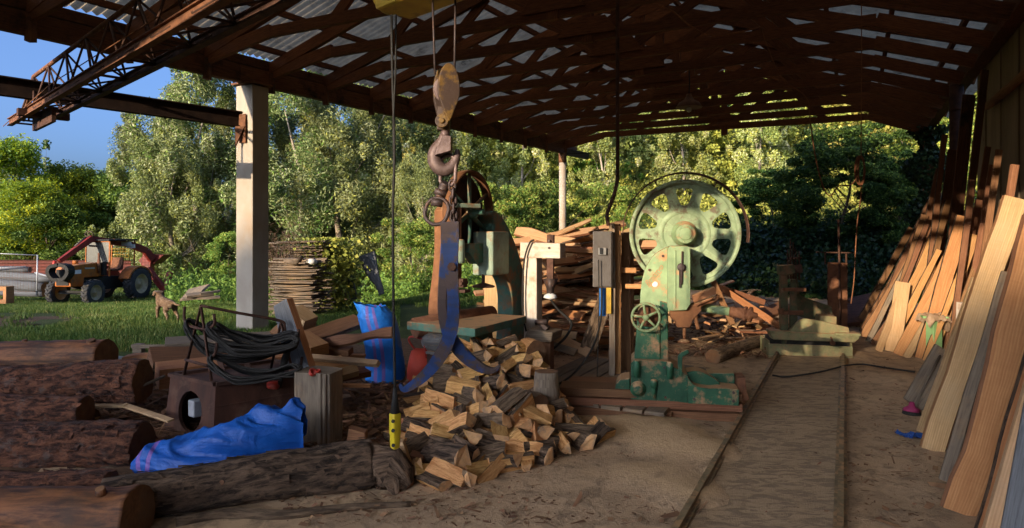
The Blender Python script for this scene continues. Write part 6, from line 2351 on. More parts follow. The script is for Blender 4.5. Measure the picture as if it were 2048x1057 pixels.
ps._add(vs, fs, False, [0] * (len(fs) - 1) + [1], uv)
ps.solo('chopping_post', ['wood_grey', 'wood_grey'], 'upright weathered square post with split grain behind the lying sack', 'post', bevel=0.003)
b = MB()
b.lathe(P(624, 748, 5.1), (0.3, -0.3, 0.4), [(0.0, 0), (0.03, 0.004), (0.034, 0.03), (0.022, 0.035), (0.02, 0.02), (0, 0.02)], 16)
b.lathe(P(633, 747, 5.12), (-0.2, -0.2, 1), [(0.036, 0), (0.038, 0.02), (0.026, 0.026), (0.026, 0.01)], 16)
b.solo('jar_lid', 'red_paint', 'small bright red plastic cap on top of the weathered post', 'plastic cap')
# the thick slab leaning behind the post
b = MB()
b.board(P(608, 760, 5.75), P(566, 605, 5.95), 0.30, 0.075, (-0.55, -0.8, 0.25), n=6, wob=0.004, edgemi=1, w1=0.19)
b.solo('leaning_slab', ['wood_slate', 'wood_orange'], 'thick grey-faced slab with an orange sawn edge leaning behind the post', 'slab', bevel=0.003)

# ------------------------------------------------------------ lumber lying between lawn and floor
def lum(p0, p1, w, t, m, label, nrm=(0, -0.2, 1), wob=0.0, edge=None, name='beam', cat='timber', bend=0.0, group='timbers heaped at the edge of the lawn'):
    b = MB()
    b.board(p0, p1, w, t, nrm, wob=wob, n=10, edgemi=1 if edge else None, bend=bend)
    return b.solo(name, [m, edge] if edge else m, label, cat, group, bevel=0.004)


lum(P(314, 752, 6.4), P(640, 715, 7.4), 0.26, 0.2, 'wood_orange', 'long squared orange beam lying behind the rusty fan box')
lum(P(300, 724, 6.9), P(520, 716, 7.6), 0.36, 0.16, 'wood_brown', 'waney brown slab on top of the long squared beam', edge='bark', wob=0.02, nrm=(0, -0.5, 1))
lum(P(250, 716, 7.3), P(330, 716, 7.2), 0.12, 0.04, 'wood_orange', 'thin curled orange slab sticking out to the left of the beams', wob=0.02, bend=0.03)
lum(P(255, 735, 6.9), P(330, 728, 7.1), 0.25, 0.04, 'wood_slate', 'grey weathered board beside the ends of the beams')
lum(P(560, 695, 6.8), P(720, 640, 7.6), 0.26, 0.05, 'wood_brown', 'short brown slab tilted on top of the heap behind the leaning slab', nrm=(0, -0.6, 1), edge='bark', wob=0.02)
lum(P(588, 625, 7.4), P(620, 650, 7.3), 0.2, 0.16, 'wood_pale', 'squared pale block on the heap behind the leaning slab')
lum(P(640, 690, 7.0), P(786, 662, 6.4), 0.11, 0.04, 'wood_brown', 'long dark waney slab jutting out across the upright sack', nrm=(0, -1, 0.35), wob=0.02, bend=0.02)
lum(P(612, 714, 6.5), P(757, 728, 6.0), 0.055, 0.05, 'wood_pale', 'pale squared batten jutting out towards the upright sack', nrm=(0, -1, 1))
lum(P(600, 710, 7.2), P(730, 712, 7.0), 0.05, 0.03, 'wood_orange', 'thin orange lath just behind the pale squared batten')
lum(P(610, 697, 6.9), P(702, 704, 6.8), 0.12, 0.07, 'wood_brown', 'dark brown board under the long waney slab')
lum(P(600, 676, 6.9), P(640, 702, 6.6), 0.2, 0.12, 'wood_orange', 'orange offcut end poking out beside the thick leaning slab')
lum(P(610, 740, 6.3), P(690, 722, 6.5), 0.3, 0.03, 'wood_orange', 'thin orange slab lying under the pale batten', wob=0.02)
lum(P(640, 760, 6.35), P(735, 744, 6.7), 0.16, 0.06, 'wood_brown', 'flat brown board on the chips beside the upright sack')
lum(P(678, 771, 6.2), P(742, 772, 6.15), 0.04, 0.03, 'wood_orange', 'thin orange lath lying flat near the foot of the upright sack')
lum(P(672, 752, 6.3), P(715, 740, 6.4), 0.1, 0.08, 'wood_pale', 'short pale split piece near the upright sack', nrm=(0.4, -0.6, 1))
lum(P(330, 690, 8.0), P(560, 676, 8.6), 0.3, 0.1, 'wood_grey', 'grey slab lying in the grass at the pillar foot')
lum(P(560, 680, 8.2), P(600, 640, 8.4), 0.3, 0.2, 'wood_brown', 'brown block stacked beside the pillar foot')
lum(P(185, 812, 5.6), P(252, 812, 5.5), 0.05, 0.018, 'wood_pale', 'left half of the broken pale lath between the logs')
lum(P(246, 810, 5.55), P(342, 842, 5.1), 0.055, 0.018, 'wood_pale', 'right half of the broken pale lath pointing at the fan box')
lum(P(240, 792, 5.9), P(330, 752, 6.2), 0.03, 0.02, 'wood_grey', 'thin grey stick slanting up beside the knobbly log end')
lum(P(300, 900, 5.1), P(345, 893, 5.3), 0.12, 0.05, 'wood_brown', 'brown board end showing left of the fan box')
b = MB()
q = P(222, 722, 7.2)
b.lathe(q, (0.1, -0.1, 1), [(0.0, -0.02), (0.16, -0.015), (0.17, 0.005), (0.0, 0.02)], 20)
b.solo('metal_plate', 'galvanised', 'bluish metal lid lying on the grass behind the farthest log', 'metal lid')
plt = thing('pallet', 'dark weathered pallet standing on edge at the rim of the lawn', 'pallet', G(303, 722))
q0 = G(264, 724)
Yp_ = q0.y
for y0, y1, x0, x1, nm in ((690, 697, 262, 346, 'slat'), (708, 722, 262, 350, 'slat'), (690, 708, 262, 280, 'block'), (690, 708, 340, 348, 'block')):
    b = MB()
    b.prism([((x0 - CX) / F * Yp_, EYE - (y1 - HY) / F * Yp_), ((x1 - CX) / F * Yp_, EYE - (y1 - HY) / F * Yp_), ((x1 - CX) / F * Yp_, EYE - (y0 - HY) / F * Yp_), ((x0 - CX) / F * Yp_, EYE - (y0 - HY) / F * Yp_)], (0, Yp_ + (0.03 if nm == 'block' else 0), 0), (1, 0, 0), (0, 0, 1), (0, 0.1 if nm == 'block' else 0.025, 0))
    b.build(nm, 'wood_grey', plt, 0.003)
b = MB()


def cloth(a, c):
    x = 346 + 38 * a
    return P(x + 3 * math.sin(c * 3), 686 + 27 * c, 8.5 - 0.10 * c + 0.05 * noise.noise(V((a * 9, c * 2, 0))) * 1.5)


b.grid(cloth, 30, 12)
b.solo('white_cloth', 'cloth_white', 'white cloth draped over the end of the pallet', 'cloth')
b = MB()
b.box(P(410, 694, 8.9), (0.38, 0.3, 0.16), 0.2)
b.solo('stone_block', 'cabinet_grey', 'dark slate block beside the white cloth', 'stone block', bevel=0.015)

# ------------------------------------------------------------ split firewood
FWP = []
for i in range(16):
    b = MB()
    Lg_ = R.uniform(0.26, 0.36)
    r = R.uniform(0.085, 0.14)
    a0 = 0
    a1 = R.choice([0.9, 1.2, 1.5, 1.57, 1.9, 2.3])
    sec = [(0.0, 0.0)]
    na = 5
    for j in range(na + 1):
        a = a0 + (a1 - a0) * j / na
        q_ = r * R.uniform(0.93, 1.05)
        sec.append((math.cos(a) * q_, math.sin(a) * q_))
    if a1 > 2.5:
        sec = sec[1:]
    cx_ = sum(p[0] for p in sec) / len(sec)
    cz_ = sum(p[1] for p in sec) / len(sec)
    sec = [(x - cx_, y - cz_) for x, y in sec]
    n_, SG = len(sec), 6
    vs, fs, uv, mm = [], [], [], []
    sk = R.uniform(-0.02, 0.02)
    for s_ in range(SG + 1):
        t = s_ / SG
        tw = 0.12 * (t - .5) * R.uniform(-1, 1)
        for x, y in sec:
            k_ = 1 + R.uniform(-0.05, 0.05)
            vs.append(V(((t - .5) * Lg_ + (R.uniform(-.012, .012) if s_ in (0, SG) else 0), x * k_ * math.cos(tw) - y * math.sin(tw) + sk * t, y * k_ * math.cos(tw) + x * math.sin(tw))))
    arc0, arc1 = (1, na) if a1 <= 2.5 else (0, na - 1)
    for s_ in range(SG):
        for j in range(n_):
            l = (j + 1) % n_
            fs.append((s_ * n_ + j, s_ * n_ + l, s_ * n_ + n_ + l, s_ * n_ + n_ + j))
            uv.append([(Lg_ * s_ / SG, j * .06), (Lg_ * s_ / SG, j * .06 + .06), (Lg_ * (s_ + 1) / SG, j * .06 + .06), (Lg_ * (s_ + 1) / SG, j * .06)])
            mm.append(1 if arc0 <= j <= arc1 else 0)
    fs += [tuple(range(n_ - 1, -1, -1)), tuple(SG * n_ + j for j in range(n_))]
    uv += [None, None]
    mm += [2, 2]
    b._add(vs, fs, False, mm, uv)
    FWP.append(b.mesh('firewood_piece', ['split_wood', 'bark_grey' if i % 3 else 'bark', 'split_end'], V((0, 0, 0))))
FWG = 'split firewood heaped under the small bandsaw table'


def fire(p, rot, i=None, label=None, s=1.0):
    o = bpy.data.objects.new('firewood_piece', FWP[R.randrange(16) if i is None else i])
    o.location = p
    o.rotation_euler = rot
    o.scale = (s, s, s)
    C.objects.link(o)
    return tag(o, label or 'split firewood piece within the heap, its cut end or split face showing among the others', 'firewood', FWG)


foot = [(780, 905), (830, 955), (900, 962), (950, 945), (1010, 935), (1060, 912), (1100, 902), (1160, 885), (1225, 880)]
topl = [(780, 885), (815, 815), (845, 770), (875, 728), (905, 692), (950, 684), (1010, 676), (1055, 692), (1080, 725), (1105, 785), (1135, 826), (1175, 850), (1225, 868)]


def heap(px, f):
    a, c = lerp_tab(foot, px), lerp_tab(topl, px)
    py = a + (c - a) * f
    Yf_ = (EYE - 0.05) * F / (a - HY)
    Yt = Yf_ + (6.75 - Yf_) * min(1, (a - c) / 270) ** 0.8
    Y = Yf_ + (Yt - Yf_) * f ** 1.35
    return P(px, py, Y)


cntf = 0
px = 800
while px < 1216:
    a, c = lerp_tab(foot, px), lerp_tab(topl, px)
    nrow = max(1, int((a - c) / 25))
    for j in range(nrow + 1):
        f = j / max(1, nrow)
        p = heap(px + R.uniform(-9, 9), f) + V((0, R.uniform(-.04, .04), -0.03))
        p.z = max(0.06, p.z)
        if px < 930 and f > 0.15:
            rz = R.gauss(-0.55, 0.25) if R.random() < 0.75 else R.uniform(0, 3.1)
        else:
            rz = R.gauss(-1.25, 0.5) if R.random() < 0.6 else R.gauss(0.5, 0.5)
        fire(p, (R.uniform(0, 6.28), R.gauss(0, 0.28), rz), s=R.uniform(0.72, 0.98))
        cntf += 1
        if f > 0.1:                                    # what lies just behind, seen through the gaps
            fire(p + V((0.03, 0.17, -0.07)), (R.uniform(0, 6.28), R.gauss(0, 0.2), R.gauss(-1.1, 0.5)))
    px += 30
# the pieces that stand out
fire(P(890, 965, 4.7) * 1.0, (1.2, 0.0, 0.15), 1, 'separate split piece lying on the sawdust in front of the heap', 1.0).location.z = 0.085
fire(G(1205, 868, .08), (0.9, 0.0, 0.75), 4, 'lone split piece at the right tip of the firewood', 0.95)
fire(G(1020, 922, .07), (0.2, 0.0, 0.35), 7, 'long flat split piece along the front foot of the heap', 1.15)
fire(G(1078, 902, .08), (2.2, 0.1, 0.6), 9, 'split piece with bark side up at the right front of the heap', 1.0)
fire(P(1012, 800, 5.35), (0.5, -0.35, 0.9), 2, 'big pale split piece tilted on the face of the heap', 1.15)
fire(P(1040, 815, 5.3), (0.7, -0.35, 0.95), 5, 'second big pale split piece lying parallel on the face of the heap', 1.15)
fire(G(1150, 862, .08), (2.6, 0.0, -0.2), 11, 'bark-backed split piece left of the lone one at the tip', 1.0)
fire(G(885, 910, .15), (1.6, -0.2, -0.8), 3, 'broad ribbed split piece at the left foot of the heap', 1.25)
b = MB()                                            # upright round with a frayed underside
q = P(1093, 778, 5.75)
pts = [q + V((0, 0, z)) for z in (-0.11, -0.05, 0.03, 0.1, 0.155)]
b.tube(pts, [0.10, 0.115, 0.11, 0.105, 0.1], 18, wob=0.1, capmi=1)
for i in range(12):
    a = i * .52
    b.tube([q + V((math.cos(a) * .1, math.sin(a) * .1, -.08)), q + V((math.cos(a) * .1, math.sin(a) * .1, -.14 - .05 * R.random()))], [0.018, 0.004], 5)
b.solo('firewood_round', ['wood_grey', 'log_end'], 'grey round of wood with a frayed lower edge standing on the heap', 'firewood')
log(P(1050, 800, 5.65), P(1080, 808, 5.5), 0.09, 0.09, 'firewood_round', 'short round log lying under the frayed upright round', 'bark_grey', seg=6, n=14)
log(P(1072, 705, 6.45), P(1052, 695, 6.6), 0.11, 0.11, 'firewood_round', 'thick cut log lying on the crest of the firewood beside the bench block', 'split_wood', seg=6, n=14)
# stump and axe-like wedges left of the heap
b = MB()
q = G(772, 975)
b.tube([q + V((-0.1, 0, 0.05)), q + V((-0.02, 0.01, 0.11)), q + V((0.05, 0.0, 0.12)), q + V((0.12, -0.03, 0.07)), q + V((0.17, -0.05, 0.03))], [0.07, 0.12, 0.10, 0.08, 0.03], 16, wob=0.75, capmi=1)
b.tube([q + V((0.0, 0, 0.1)), q + V((-0.02, 0.03, 0.19)), q + V((0.03, 0.04, 0.25))], [0.08, 0.06, 0.03], 12, wob=0.7, capmi=1)
b.tube([q + V((0.02, -.03, 0.08)), q + V((0.07, -0.09, 0.04)), q + V((0.09, -0.13, 0.0))], [0.06, 0.045, 0.02], 10, wob=0.6)
b.solo('stump', ['bark', 'wood_brown'], 'gnarled brown root stump at the right end of the long brown log', 'stump')
b = MB()
b.prism([(-0.07, -.13), (0.09, -.15), (0.05, .13), (-.04, .15)], P(800, 925, 4.5), (0.95, -0.2, 0.2), (-0.2, 0, 1), (0, 0.07, 0))
b.solo('split_wedge', 'wood_pale', 'pale flat wedge of wood standing below the yellow pendant', 'firewood', bevel=0.004)
b = MB()
b.prism([(-0.06, -.1), (0.08, -.1), (0.06, .08), (-.05, .1)], P(832, 940, 4.6), (0.9, -0.3, 0), (0, 0, 1), (0, 0.12, 0))
b.solo('split_wedge', 'wood_brown', 'brown squared chunk beside the pale wedge below the pendant', 'firewood', bevel=0.004)
b = MB()
b.prism([(-0.09, -.05), (0.09, -.07), (0.09, .06), (-.06, .08)], P(710, 880, 5.0), (0.9, -0.3, 0), (0, 0, 1), (0, 0.1, 0))
b.solo('wood_block', 'wood_brown', 'small brown block between the weathered post and the log end', 'wood block', bevel=0.004)

# ------------------------------------------------------------ slab-wood pile behind
SP = []
for i in range(10):
    b = MB()
    Lg_ = R.uniform(0.9, 1.9)
    b.board((-Lg_ / 2, 0, 0), (Lg_ / 2, 0, 0), R.uniform(0.07, 0.17), R.uniform(0.015, 0.035), (0, 0, 1), wob=R.uniform(0.012, 0.03), n=9, edgemi=1, bend=R.uniform(-0.06, 0.06))
    SP.append(b.mesh('slab_offcut', [R.choice(['wood_orange', 'wood_pale', 'wood_pale']), 'wood_brown' if i % 3 else 'bark'], V((0, 0, 0))))
SPG = 'slab offcuts thrown on the pile behind the sharpening stand'
for i in range(190):
    f = R.random()
    z = 0.06 + 1.60 * f
    half = 0.95 - 0.25 * f
    xx = 0.95 + R.uniform(-half, half) * 0.9
    yy = 9.75 + R.uniform(-0.35, 0.25) + 0.35 * f
    o = bpy.data.objects.new('slab_offcut', SP[R.randrange(10)])
    o.location = (xx, yy, z)
    o.rotation_euler = (R.gauss(0.35, 0.5), R.gauss(0.0, 0.17) - (0.12 if f > .5 else 0), R.gauss(-0.1, 0.35))
    C.objects.link(o)
    tag(o, 'waney slab offcut lying crosswise in the tall pile behind the sharpening stand', 'slab offcut', SPG)
SPG2 = 'offcuts strewn on the ground behind the big saw'
for i in range(46):
    px, py = R.uniform(1395, 1560), R.uniform(585, 690)
    q = G(px, py)
    q.z = 0.04 + max(0, R.gauss(0.06, 0.1)) + 0.3 * max(0, (1440 - px) / 60) * R.random()
    o = bpy.data.objects.new('slab_offcut', SP[R.randrange(10)])
    o.location = q
    o.scale = (0.6, 0.8, 1)
    o.rotation_euler = (R.gauss(0, 0.3), R.gauss(0.0, 0.16), R.uniform(0, 3.1))
    C.objects.link(o)
    tag(o, 'slab offcut strewn over the ground behind the big saw', 'slab offcut', SPG2)
lum(P(1440, 575, 10.2), P(1562, 655, 9.4), 0.10, 0.035, 'wood_orange', 'sunlit orange board slanting down behind the big saw towards the carriage', nrm=(0, -0.8, 0.6), group='boards behind the big saw', name='slanting_board', cat='board')
lum(P(1430, 572, 10.4), P(1530, 606, 10.2), 0.09, 0.03, 'wood_brown', 'brown board slanting above the sunlit one behind the big saw', nrm=(0, -0.8, 0.6), group='boards behind the big saw', name='slanting_board', cat='board')
lum(P(1425, 560, 9.8), P(1465, 650, 9.5), 0.08, 0.05, 'wood_brown', 'short brown stud propped behind the saw coupling', nrm=(0, -1, 0.2), group='boards behind the big saw', name='slanting_board', cat='board')
lum(P(1500, 640, 10.0), P(1575, 610, 10.8), 0.3, 0.05, 'wood_brown', 'wide brown board lying flat left of the log carriage', group='boards behind the big saw', name='slanting_board', cat='board')
lum(P(1175, 700, 8.3), P(1225, 560, 8.5), 0.2, 0.05, 'bark_grey', 'bark-covered slab standing beside the yellow strip of the cabinet', nrm=(0, -1, 0.1), name='bark_slab', cat='slab', group='boards behind the big saw')
lum(P(1108, 672, 8.6), P(1180, 708, 8.2), 0.13, 0.03, 'wood_pale', 'pale board sloping down in front of the slab pile', nrm=(0, -0.9, 0.5), group='boards behind the big saw', name='slanting_board', cat='board')
lum(P(1100, 690, 8.5), P(1152, 706, 8.2), 0.1, 0.03, 'wood_grey', 'grey board below the pale sloping one at the slab pile foot', nrm=(0, -0.9, 0.5), group='boards behind the big saw', name='slanting_board', cat='board')
log(G(1425, 715, .09), G(1535, 678, .09), 0.1, 0.08, 'log', 'smooth log lying on the floor between the saw and the carriage', 'bark_grey', seg=14, n=14)

for x0, y0, x1, y1, Yx, w_, lab in ((1672, 640, 1762, 628, 11.6, 0.3, 'dark board lying on the floor behind the log carriage'), (1690, 628, 1772, 612, 12.2, 0.35, 'second dark board stacked behind the log carriage'), (1700, 612, 1778, 594, 12.8, 0.3, 'farthest dark board of the low stack behind the log carriage')):
    lum(P(x0, y0, Yx), P(x1, y1, Yx + .8), w_, 0.12, 'timber_beam', lab, nrm=(0, -0.7, 0.7), name='stacked_board', cat='board', group='dark boards behind the log carriage')
# ------------------------------------------------------------ stickered stack of thin boards beside the pillar
SB = []
for i in range(8):
    b = MB()
    Lg_ = R.uniform(0.85, 1.3)
    b.board((-Lg_ / 2, 0, 0), (Lg_ / 2, 0, 0), R.uniform(0.12, 0.3), R.uniform(0.014, 0.026), (0, 0, 1), wob=R.uniform(0.01, 0.03), n=7, bend=R.uniform(-.02, .02))
    SB.append(b.mesh('stack_board', 'wood_grey', V((0, 0, 0))))
for (cx_, Y0, Hh, layers, wd, grp, lab) in ((592, 13.4, 1.22, 34, 0.95, 'thin boards of the nearer air-drying stack', 'thin grey board edge in the nearer stack behind the concrete pillar'),
                                           (610, 14.9, 1.68, 36, 1.1, 'thin boards of the farther air-drying stack', 'thin dark board in the farther stack under the dead creeper')):
    for i in range(layers):
        z = 0.04 + Hh * i / layers
        for kx in range(2):
            xx = (cx_ - CX) / F * Y0 + R.uniform(-.08, .08) + (kx - .5) * 0.12
            o = bpy.data.objects.new('stack_board', SB[R.randrange(8)])
            o.location = (xx, Y0 + kx * 0.35 + R.uniform(-.06, .06), z + R.uniform(-.008, .008) + min(0, ground_at(xx, Y0)))
            o.rotation_euler = (R.gauss(0, .03), R.gauss(0, .02), R.gauss(-0.05, 0.09))
            o.scale = (wd, 1, 1)
            C.objects.link(o)
            tag(o, lab, 'board', grp)
rg = np.random.default_rng(91)
n = 3000
cen = np.stack([rg.normal(-4.75, 0.5, n), 13.6 + rg.normal(0.1, 0.45, n), 0], 1) if False else np.stack([(556 - CX) / F * 14 + rg.normal(0, 0.2, n), 14.1 + rg.normal(0, 0.42, n), 1.05 + rg.normal(0, 0.36, n)], 1)
cen[:, 2] += 0.25 * np.sin(cen[:, 0] * 9)
me = np_quads('dead_creeper', leaf_quads(cen, 0.16, 0.012, (0, 0, -0.4), 0.9, rg), np.stack([rg.uniform(0, 1, n)] * 2, 1), ['vine_dry'], loc=((566 - CX) / F * 14, 14.1, 0))
o = bpy.data.objects.new('dead_creeper', me)
o.location = ((566 - CX) / F * 14, 14.1, 0)
C.objects.link(o)
tag(o, 'dry brown creeper tangled over the left side of the board stacks', 'creeper')
n = 5000
cen = np.stack([(662 - CX) / F * 15.5 + rg.normal(0, 0.32, n), 15.4 + rg.normal(0, 0.4, n), np.clip(rg.normal(0.75, 0.45, n), 0, 1.6)], 1)
me = np_quads('green_creeper', leaf_quads(cen, 0.11, 0.085, (0, 0, -0.3), 0.8, rg), np.stack([rg.uniform(0, 1, n)] * 2, 1), ['leaf_olive'], loc=((662 - CX) / F * 15.5, 15.4, 0))
o = bpy.data.objects.new('green_creeper', me)
o.location = ((662 - CX) / F * 15.5, 15.4, 0)
C.objects.link(o)
tag(o, 'green and yellowing creeper at the right end of the board stacks', 'creeper')
b = MB()
q = P(622, 523, 13.4)
b.lathe(q + V((0, 0, -.07)), (0, 0, 1), [(0.08, 0), (0.115, 0.02), (0.125, 0.06), (0.11, 0.1), (0.06, 0.125), (0.02, 0.13)], 20)
b.solo('white_canister', 'white_paint', 'white rounded canister lying on top of the nearer board stack', 'canister')
b = MB()
b.tube([P(570, 522, 13.3), P(592, 525, 13.2), P(605, 514, 13.3)], [0.05, 0.07, 0.04], 8, wob=0.3)
b.solo('gnarled_branch', 'trunk_bark', 'gnarled piece of wood lying beside the white canister', 'branch')


def slab(px0, py0, px1, py1, Y, w, t, m, lab, w1=None, wob=0.015, nm='propped_slab'):
    b = MB()
    a, c = P(px0, py0, Y), P(px1, py1, Y + 0.35)
    b.board(a, c, w, t, (0.15, -1, 0.2), wob=wob, n=8, w1=w1)
    return b.solo(nm, m, lab, 'slab', 'slabs propped in the nettles', bevel=0.003)


slab(692, 601, 666, 492, 15.2, 0.1, 0.05, 'wood_grey', 'narrow grey post leaning at the end of the board stacks', nm='propped_post')
slab(708, 600, 680, 492, 15.4, 0.2, 0.05, 'wood_slate', 'wider grey slab leaning beside the narrow grey post')
slab(762, 590, 734, 508, 15.4, 0.16, 0.05, 'wood_slate', 'grey slab with a forked broad top leaning alone among the nettles', w1=0.42, wob=0.03)
b = MB()
b.board(P(380, 596, 17.0), P(398, 575, 17.6), 0.6, 0.05, (-0.2, -0.6, 0.8), wob=0.04)
b.solo('scrap_board', 'wood_grey', 'weathered board on the small scrap heap behind the dog', 'board', 'scrap heap behind the dog')
for x0, y0, x1, y1, w_ in ((365, 598, 440, 594, 0.1), (372, 592, 425, 586, 0.2), (400, 588, 440, 582, 0.06)):
    b = MB()
    b.board(P(x0, y0, 16.8), P(x1, y1, 17.2), w_, 0.05, (0, -0.5, 1), wob=0.02)
    b.solo('scrap_board', 'wood_grey', {365: 'lowest grey plank of the scrap heap behind the dog', 372: 'wide grey plank across the scrap heap behind the dog', 400: 'thin lath sticking out of the scrap heap behind the dog'}[x0], 'board', 'scrap heap behind the dog')

# ------------------------------------------------------------ far left: fence panel, grey logs, red beams
def zg(px, py, Y):
    return P(px, py, Y)


Yl = 19.6
fn_ = thing('fence_panel', 'galvanised wire fence panel standing in the grass at the left edge', 'fence', P(40, 590, Yl))
b = MB()
b.tube([P(75, 510, Yl), P(74, 592, Yl)], 0.02, 8)
b.build('post', 'galvanised', fn_)
b = MB()
b.tube([P(-60, 505, Yl), P(75, 511, Yl)], 0.014, 8)
b.build('top_rail', 'galvanised', fn_)
b = MB()
for i in range(24):
    x = -58 + i * 5.5
    b.tube([P(x, 506 + (x + 60) * .045, Yl), P(x, 585, Yl)], 0.003, 4)
for y in (525, 555, 582):
    b.tube([P(-60, y, Yl), P(75, y + 2, Yl)], 0.005, 4)
b.build('wire_mesh', 'rust', fn_)
for x0, x1, y0, y1, r, lab in ((-90, 90, 560, 575, 0.16, 'thick silvery log lowest in the pile behind the wire fence'), (-90, 106, 545, 558, 0.13, 'silvery log in the middle of the pile behind the wire fence'),
                               (-90, 60, 536, 540, 0.09, 'thin pale pole on top of the pile behind the wire fence'), (-90, 88, 583, 588, 0.1, 'grey timber lying on the grass under the fenced log pile')):
    log(P(x0, y0, 20.4), P(x1, y1, 20.2), r, r, 'log', lab, 'wood_slate', seg=8, n=12, group='grey logs behind the wire fence', ends='wood_grey')
b = MB()
b.tube([P(-60, 541, 20), P(52, 533, 20)], 0.018, 6)
b.solo('metal_pipe', 'galvanised', 'thin white pipe lying across the fenced log pile', 'pipe')
b = MB()
b.tube([P(70, 546, 20.1), P(140, 565, 19.9)], 0.03, 6)
b.solo('metal_pipe', 'galvanised', 'grey pipe running from the log pile towards the tractor', 'pipe')
cr_b = MB()
q = P(2, 606, 18.5)
for x0, x1, z0, z1 in ((-30, 12, 574, 582), (-30, 12, 600, 608), (6, 12, 582, 600), (-30, -22, 582, 600)):
    cr_b.prism([((x0 - CX) / F * 18.5, EYE - (z1 - HY) / F * 18.5), ((x1 - CX) / F * 18.5, EYE - (z1 - HY) / F * 18.5), ((x1 - CX) / F * 18.5, EYE - (z0 - HY) / F * 18.5), ((x0 - CX) / F * 18.5, EYE - (z0 - HY) / F * 18.5)], (0, 18.5 + 0.002 * x0 * 0, 0), (1, 0, 0), (0, 0, 1), (0, 0.3, 0))
cr_b.solo('wooden_crate', 'wood_orange', 'orange wooden crate cut by the left edge of the picture', 'crate')
for i in range(6):
    y = 523 + i * 6.2
    b = MB()
    a, c = P(-120, y, 24.5), P(262, y + 1.5, 24.2)
    for dz in (-0.05, 0.05):
        b.beam(a + V((0, 0, dz)), c + V((0, 0, dz)), 0.16, 0.012)
    b.beam(a, c, 0.012, 0.1)
    b.solo('steel_beam', 'beam_red', ['topmost', 'second', 'third', 'fourth', 'fifth', 'lowest'][i] + ' red steel beam of the stack behind the tractor bonnet', 'steel beam', 'red steel beams stacked behind the tractor')

# ------------------------------------------------------------ tractor
TO = V((-13.45, 21.15, -0.50))
ta = rad(-97.0)
tf = V((math.cos(ta), math.sin(ta), 0))                # forward
tl = V((-math.sin(ta), math.cos(ta), 0))               # its left side, on the right in the picture
tr_ = thing('tractor', 'old orange tractor with a red loader crane folded over its cab', 'tractor', TO)
tt = lambda f, l, z: TO + tf * f + tl * l + Z_ * z


def tprism(b, pts, l0, l1, mi=None):
    b.prism(pts, TO + tl * l0, tf, Z_, tl * (l1 - l0), mi)


def twheel(f, l, r, w, sgn, rim_r):
    b = MB()
    c = tt(f, l, r)
    ax = tl * sgn
    b.lathe(c, ax, [(rim_r, -w / 2), (r * 0.86, -w / 2), (r * 0.94, -w * 0.42), (r * 0.955, 0), (r * 0.94, w * 0.42), (r * 0.86, w / 2), (rim_r, w / 2)], 36, caps=False)
    nl = 22 if r > .45 else 18
    for i in range(nl):
        for s_ in (-1, 1):
            a = 2 * math.pi * (i + (0.5 if s_ > 0 else 0)) / nl
            a2 = a + 0.16
            d0 = tf * math.cos(a) + Z_ * math.sin(a)
            d1 = tf * math.cos(a2) + Z_ * math.sin(a2)
            b.beam(c + d0 * r * 0.965 + ax * s_ * w * 0.02, c + d1 * r * 0.945 + ax * s_ * w * 0.47, 0.04, r * 0.085, up=d0)
    t_ = b.build('wheel', 'tyre', tr_)
    b = MB()
    b.lathe(c, ax, [(rim_r, w * 0.45), (rim_r * 0.93, w * 0.47), (rim_r * 0.88, w * 0.2), (rim_r * 0.55, w * 0.05), (rim_r * 0.5, w * 0.16), (rim_r * 0.22, w * 0.2), (rim_r * 0.2, w * 0.3), (0, w * 0.31)], 28, caps=False)
    b.lathe(c, -ax, [(rim_r, w * 0.45), (rim_r * 0.88, w * 0.2), (0, w * 0.15)], 28, caps=False)
    for i in range(8):
        a = i * math.pi / 4
        b.cyl(c + (tf * math.cos(a) + Z_ * math.sin(a)) * rim_r * .36 + ax * w * .15, c + (tf * math.cos(a) + Z_ * math.sin(a)) * rim_r * .36 + ax * w * .22, 0.014, n=6)
    b.build('rim', 'rim_cream', t_)


twheel(-0.95, 0.66, 0.55, 0.32, 1, 0.33)
twheel(-0.95, -0.66, 0.55, 0.32, -1, 0.33)
twheel(0.95, 0.60, 0.41, 0.22, 1, 0.24)
twheel(0.95, -0.60, 0.41, 0.22, -1, 0.24)
b = MB()
tprism(b, arc_pts([(0.05, 0.86), (0.05, 1.28), (0.7, 1.30), (1.3, 1.26), (1.42, 1.2), (1.45, 0.95)], 3) + [(1.45, 0.62), (0.95, 0.6), (0.9, 0.86)], -0.27, 0.27)
hood = b.build('bonnet', 'tractor_orange', tr_, 0.03)
b = MB()
tprism(b, [(1.452, 0.66), (1.47, 0.66), (1.47, 1.14), (1.452, 1.14)], -0.2, 0.2)
b.build('grille', 'cable_black', hood)
b = MB()
tprism(b, [(1.05, 1.0), (1.3, 1.0), (1.3, 1.12), (1.05, 1.12)], 0.272, 0.276)
b.build('plate', 'white_paint', hood)
b = MB()
tprism(b, [(0.5, 1.12), (0.9, 1.13), (0.9, 1.18), (0.5, 1.17)], 0.272, 0.276)
b.build('badge', 'galvanised', hood)
b = MB()
tprism(b, [(-1.15, 0.45), (-1.15, 0.8), (-0.1, 0.86), (0.9, 0.82), (0.95, 0.5), (0.2, 0.4)], -0.17, 0.17)
b.cyl(tt(0.95, -0.55, 0.42), tt(0.95, 0.55, 0.42), 0.05, n=10)
b.cyl(tt(-0.95, -0.6, 0.55), tt(-0.95, 0.6, 0.55), 0.09, n=10)
b.beam(tt(1.2, -0.35, 0.4), tt(1.15, 0.5, 0.36), 0.03, 0.03)
b.build('chassis', 'cable_black', tr_, 0.01)
b = MB()
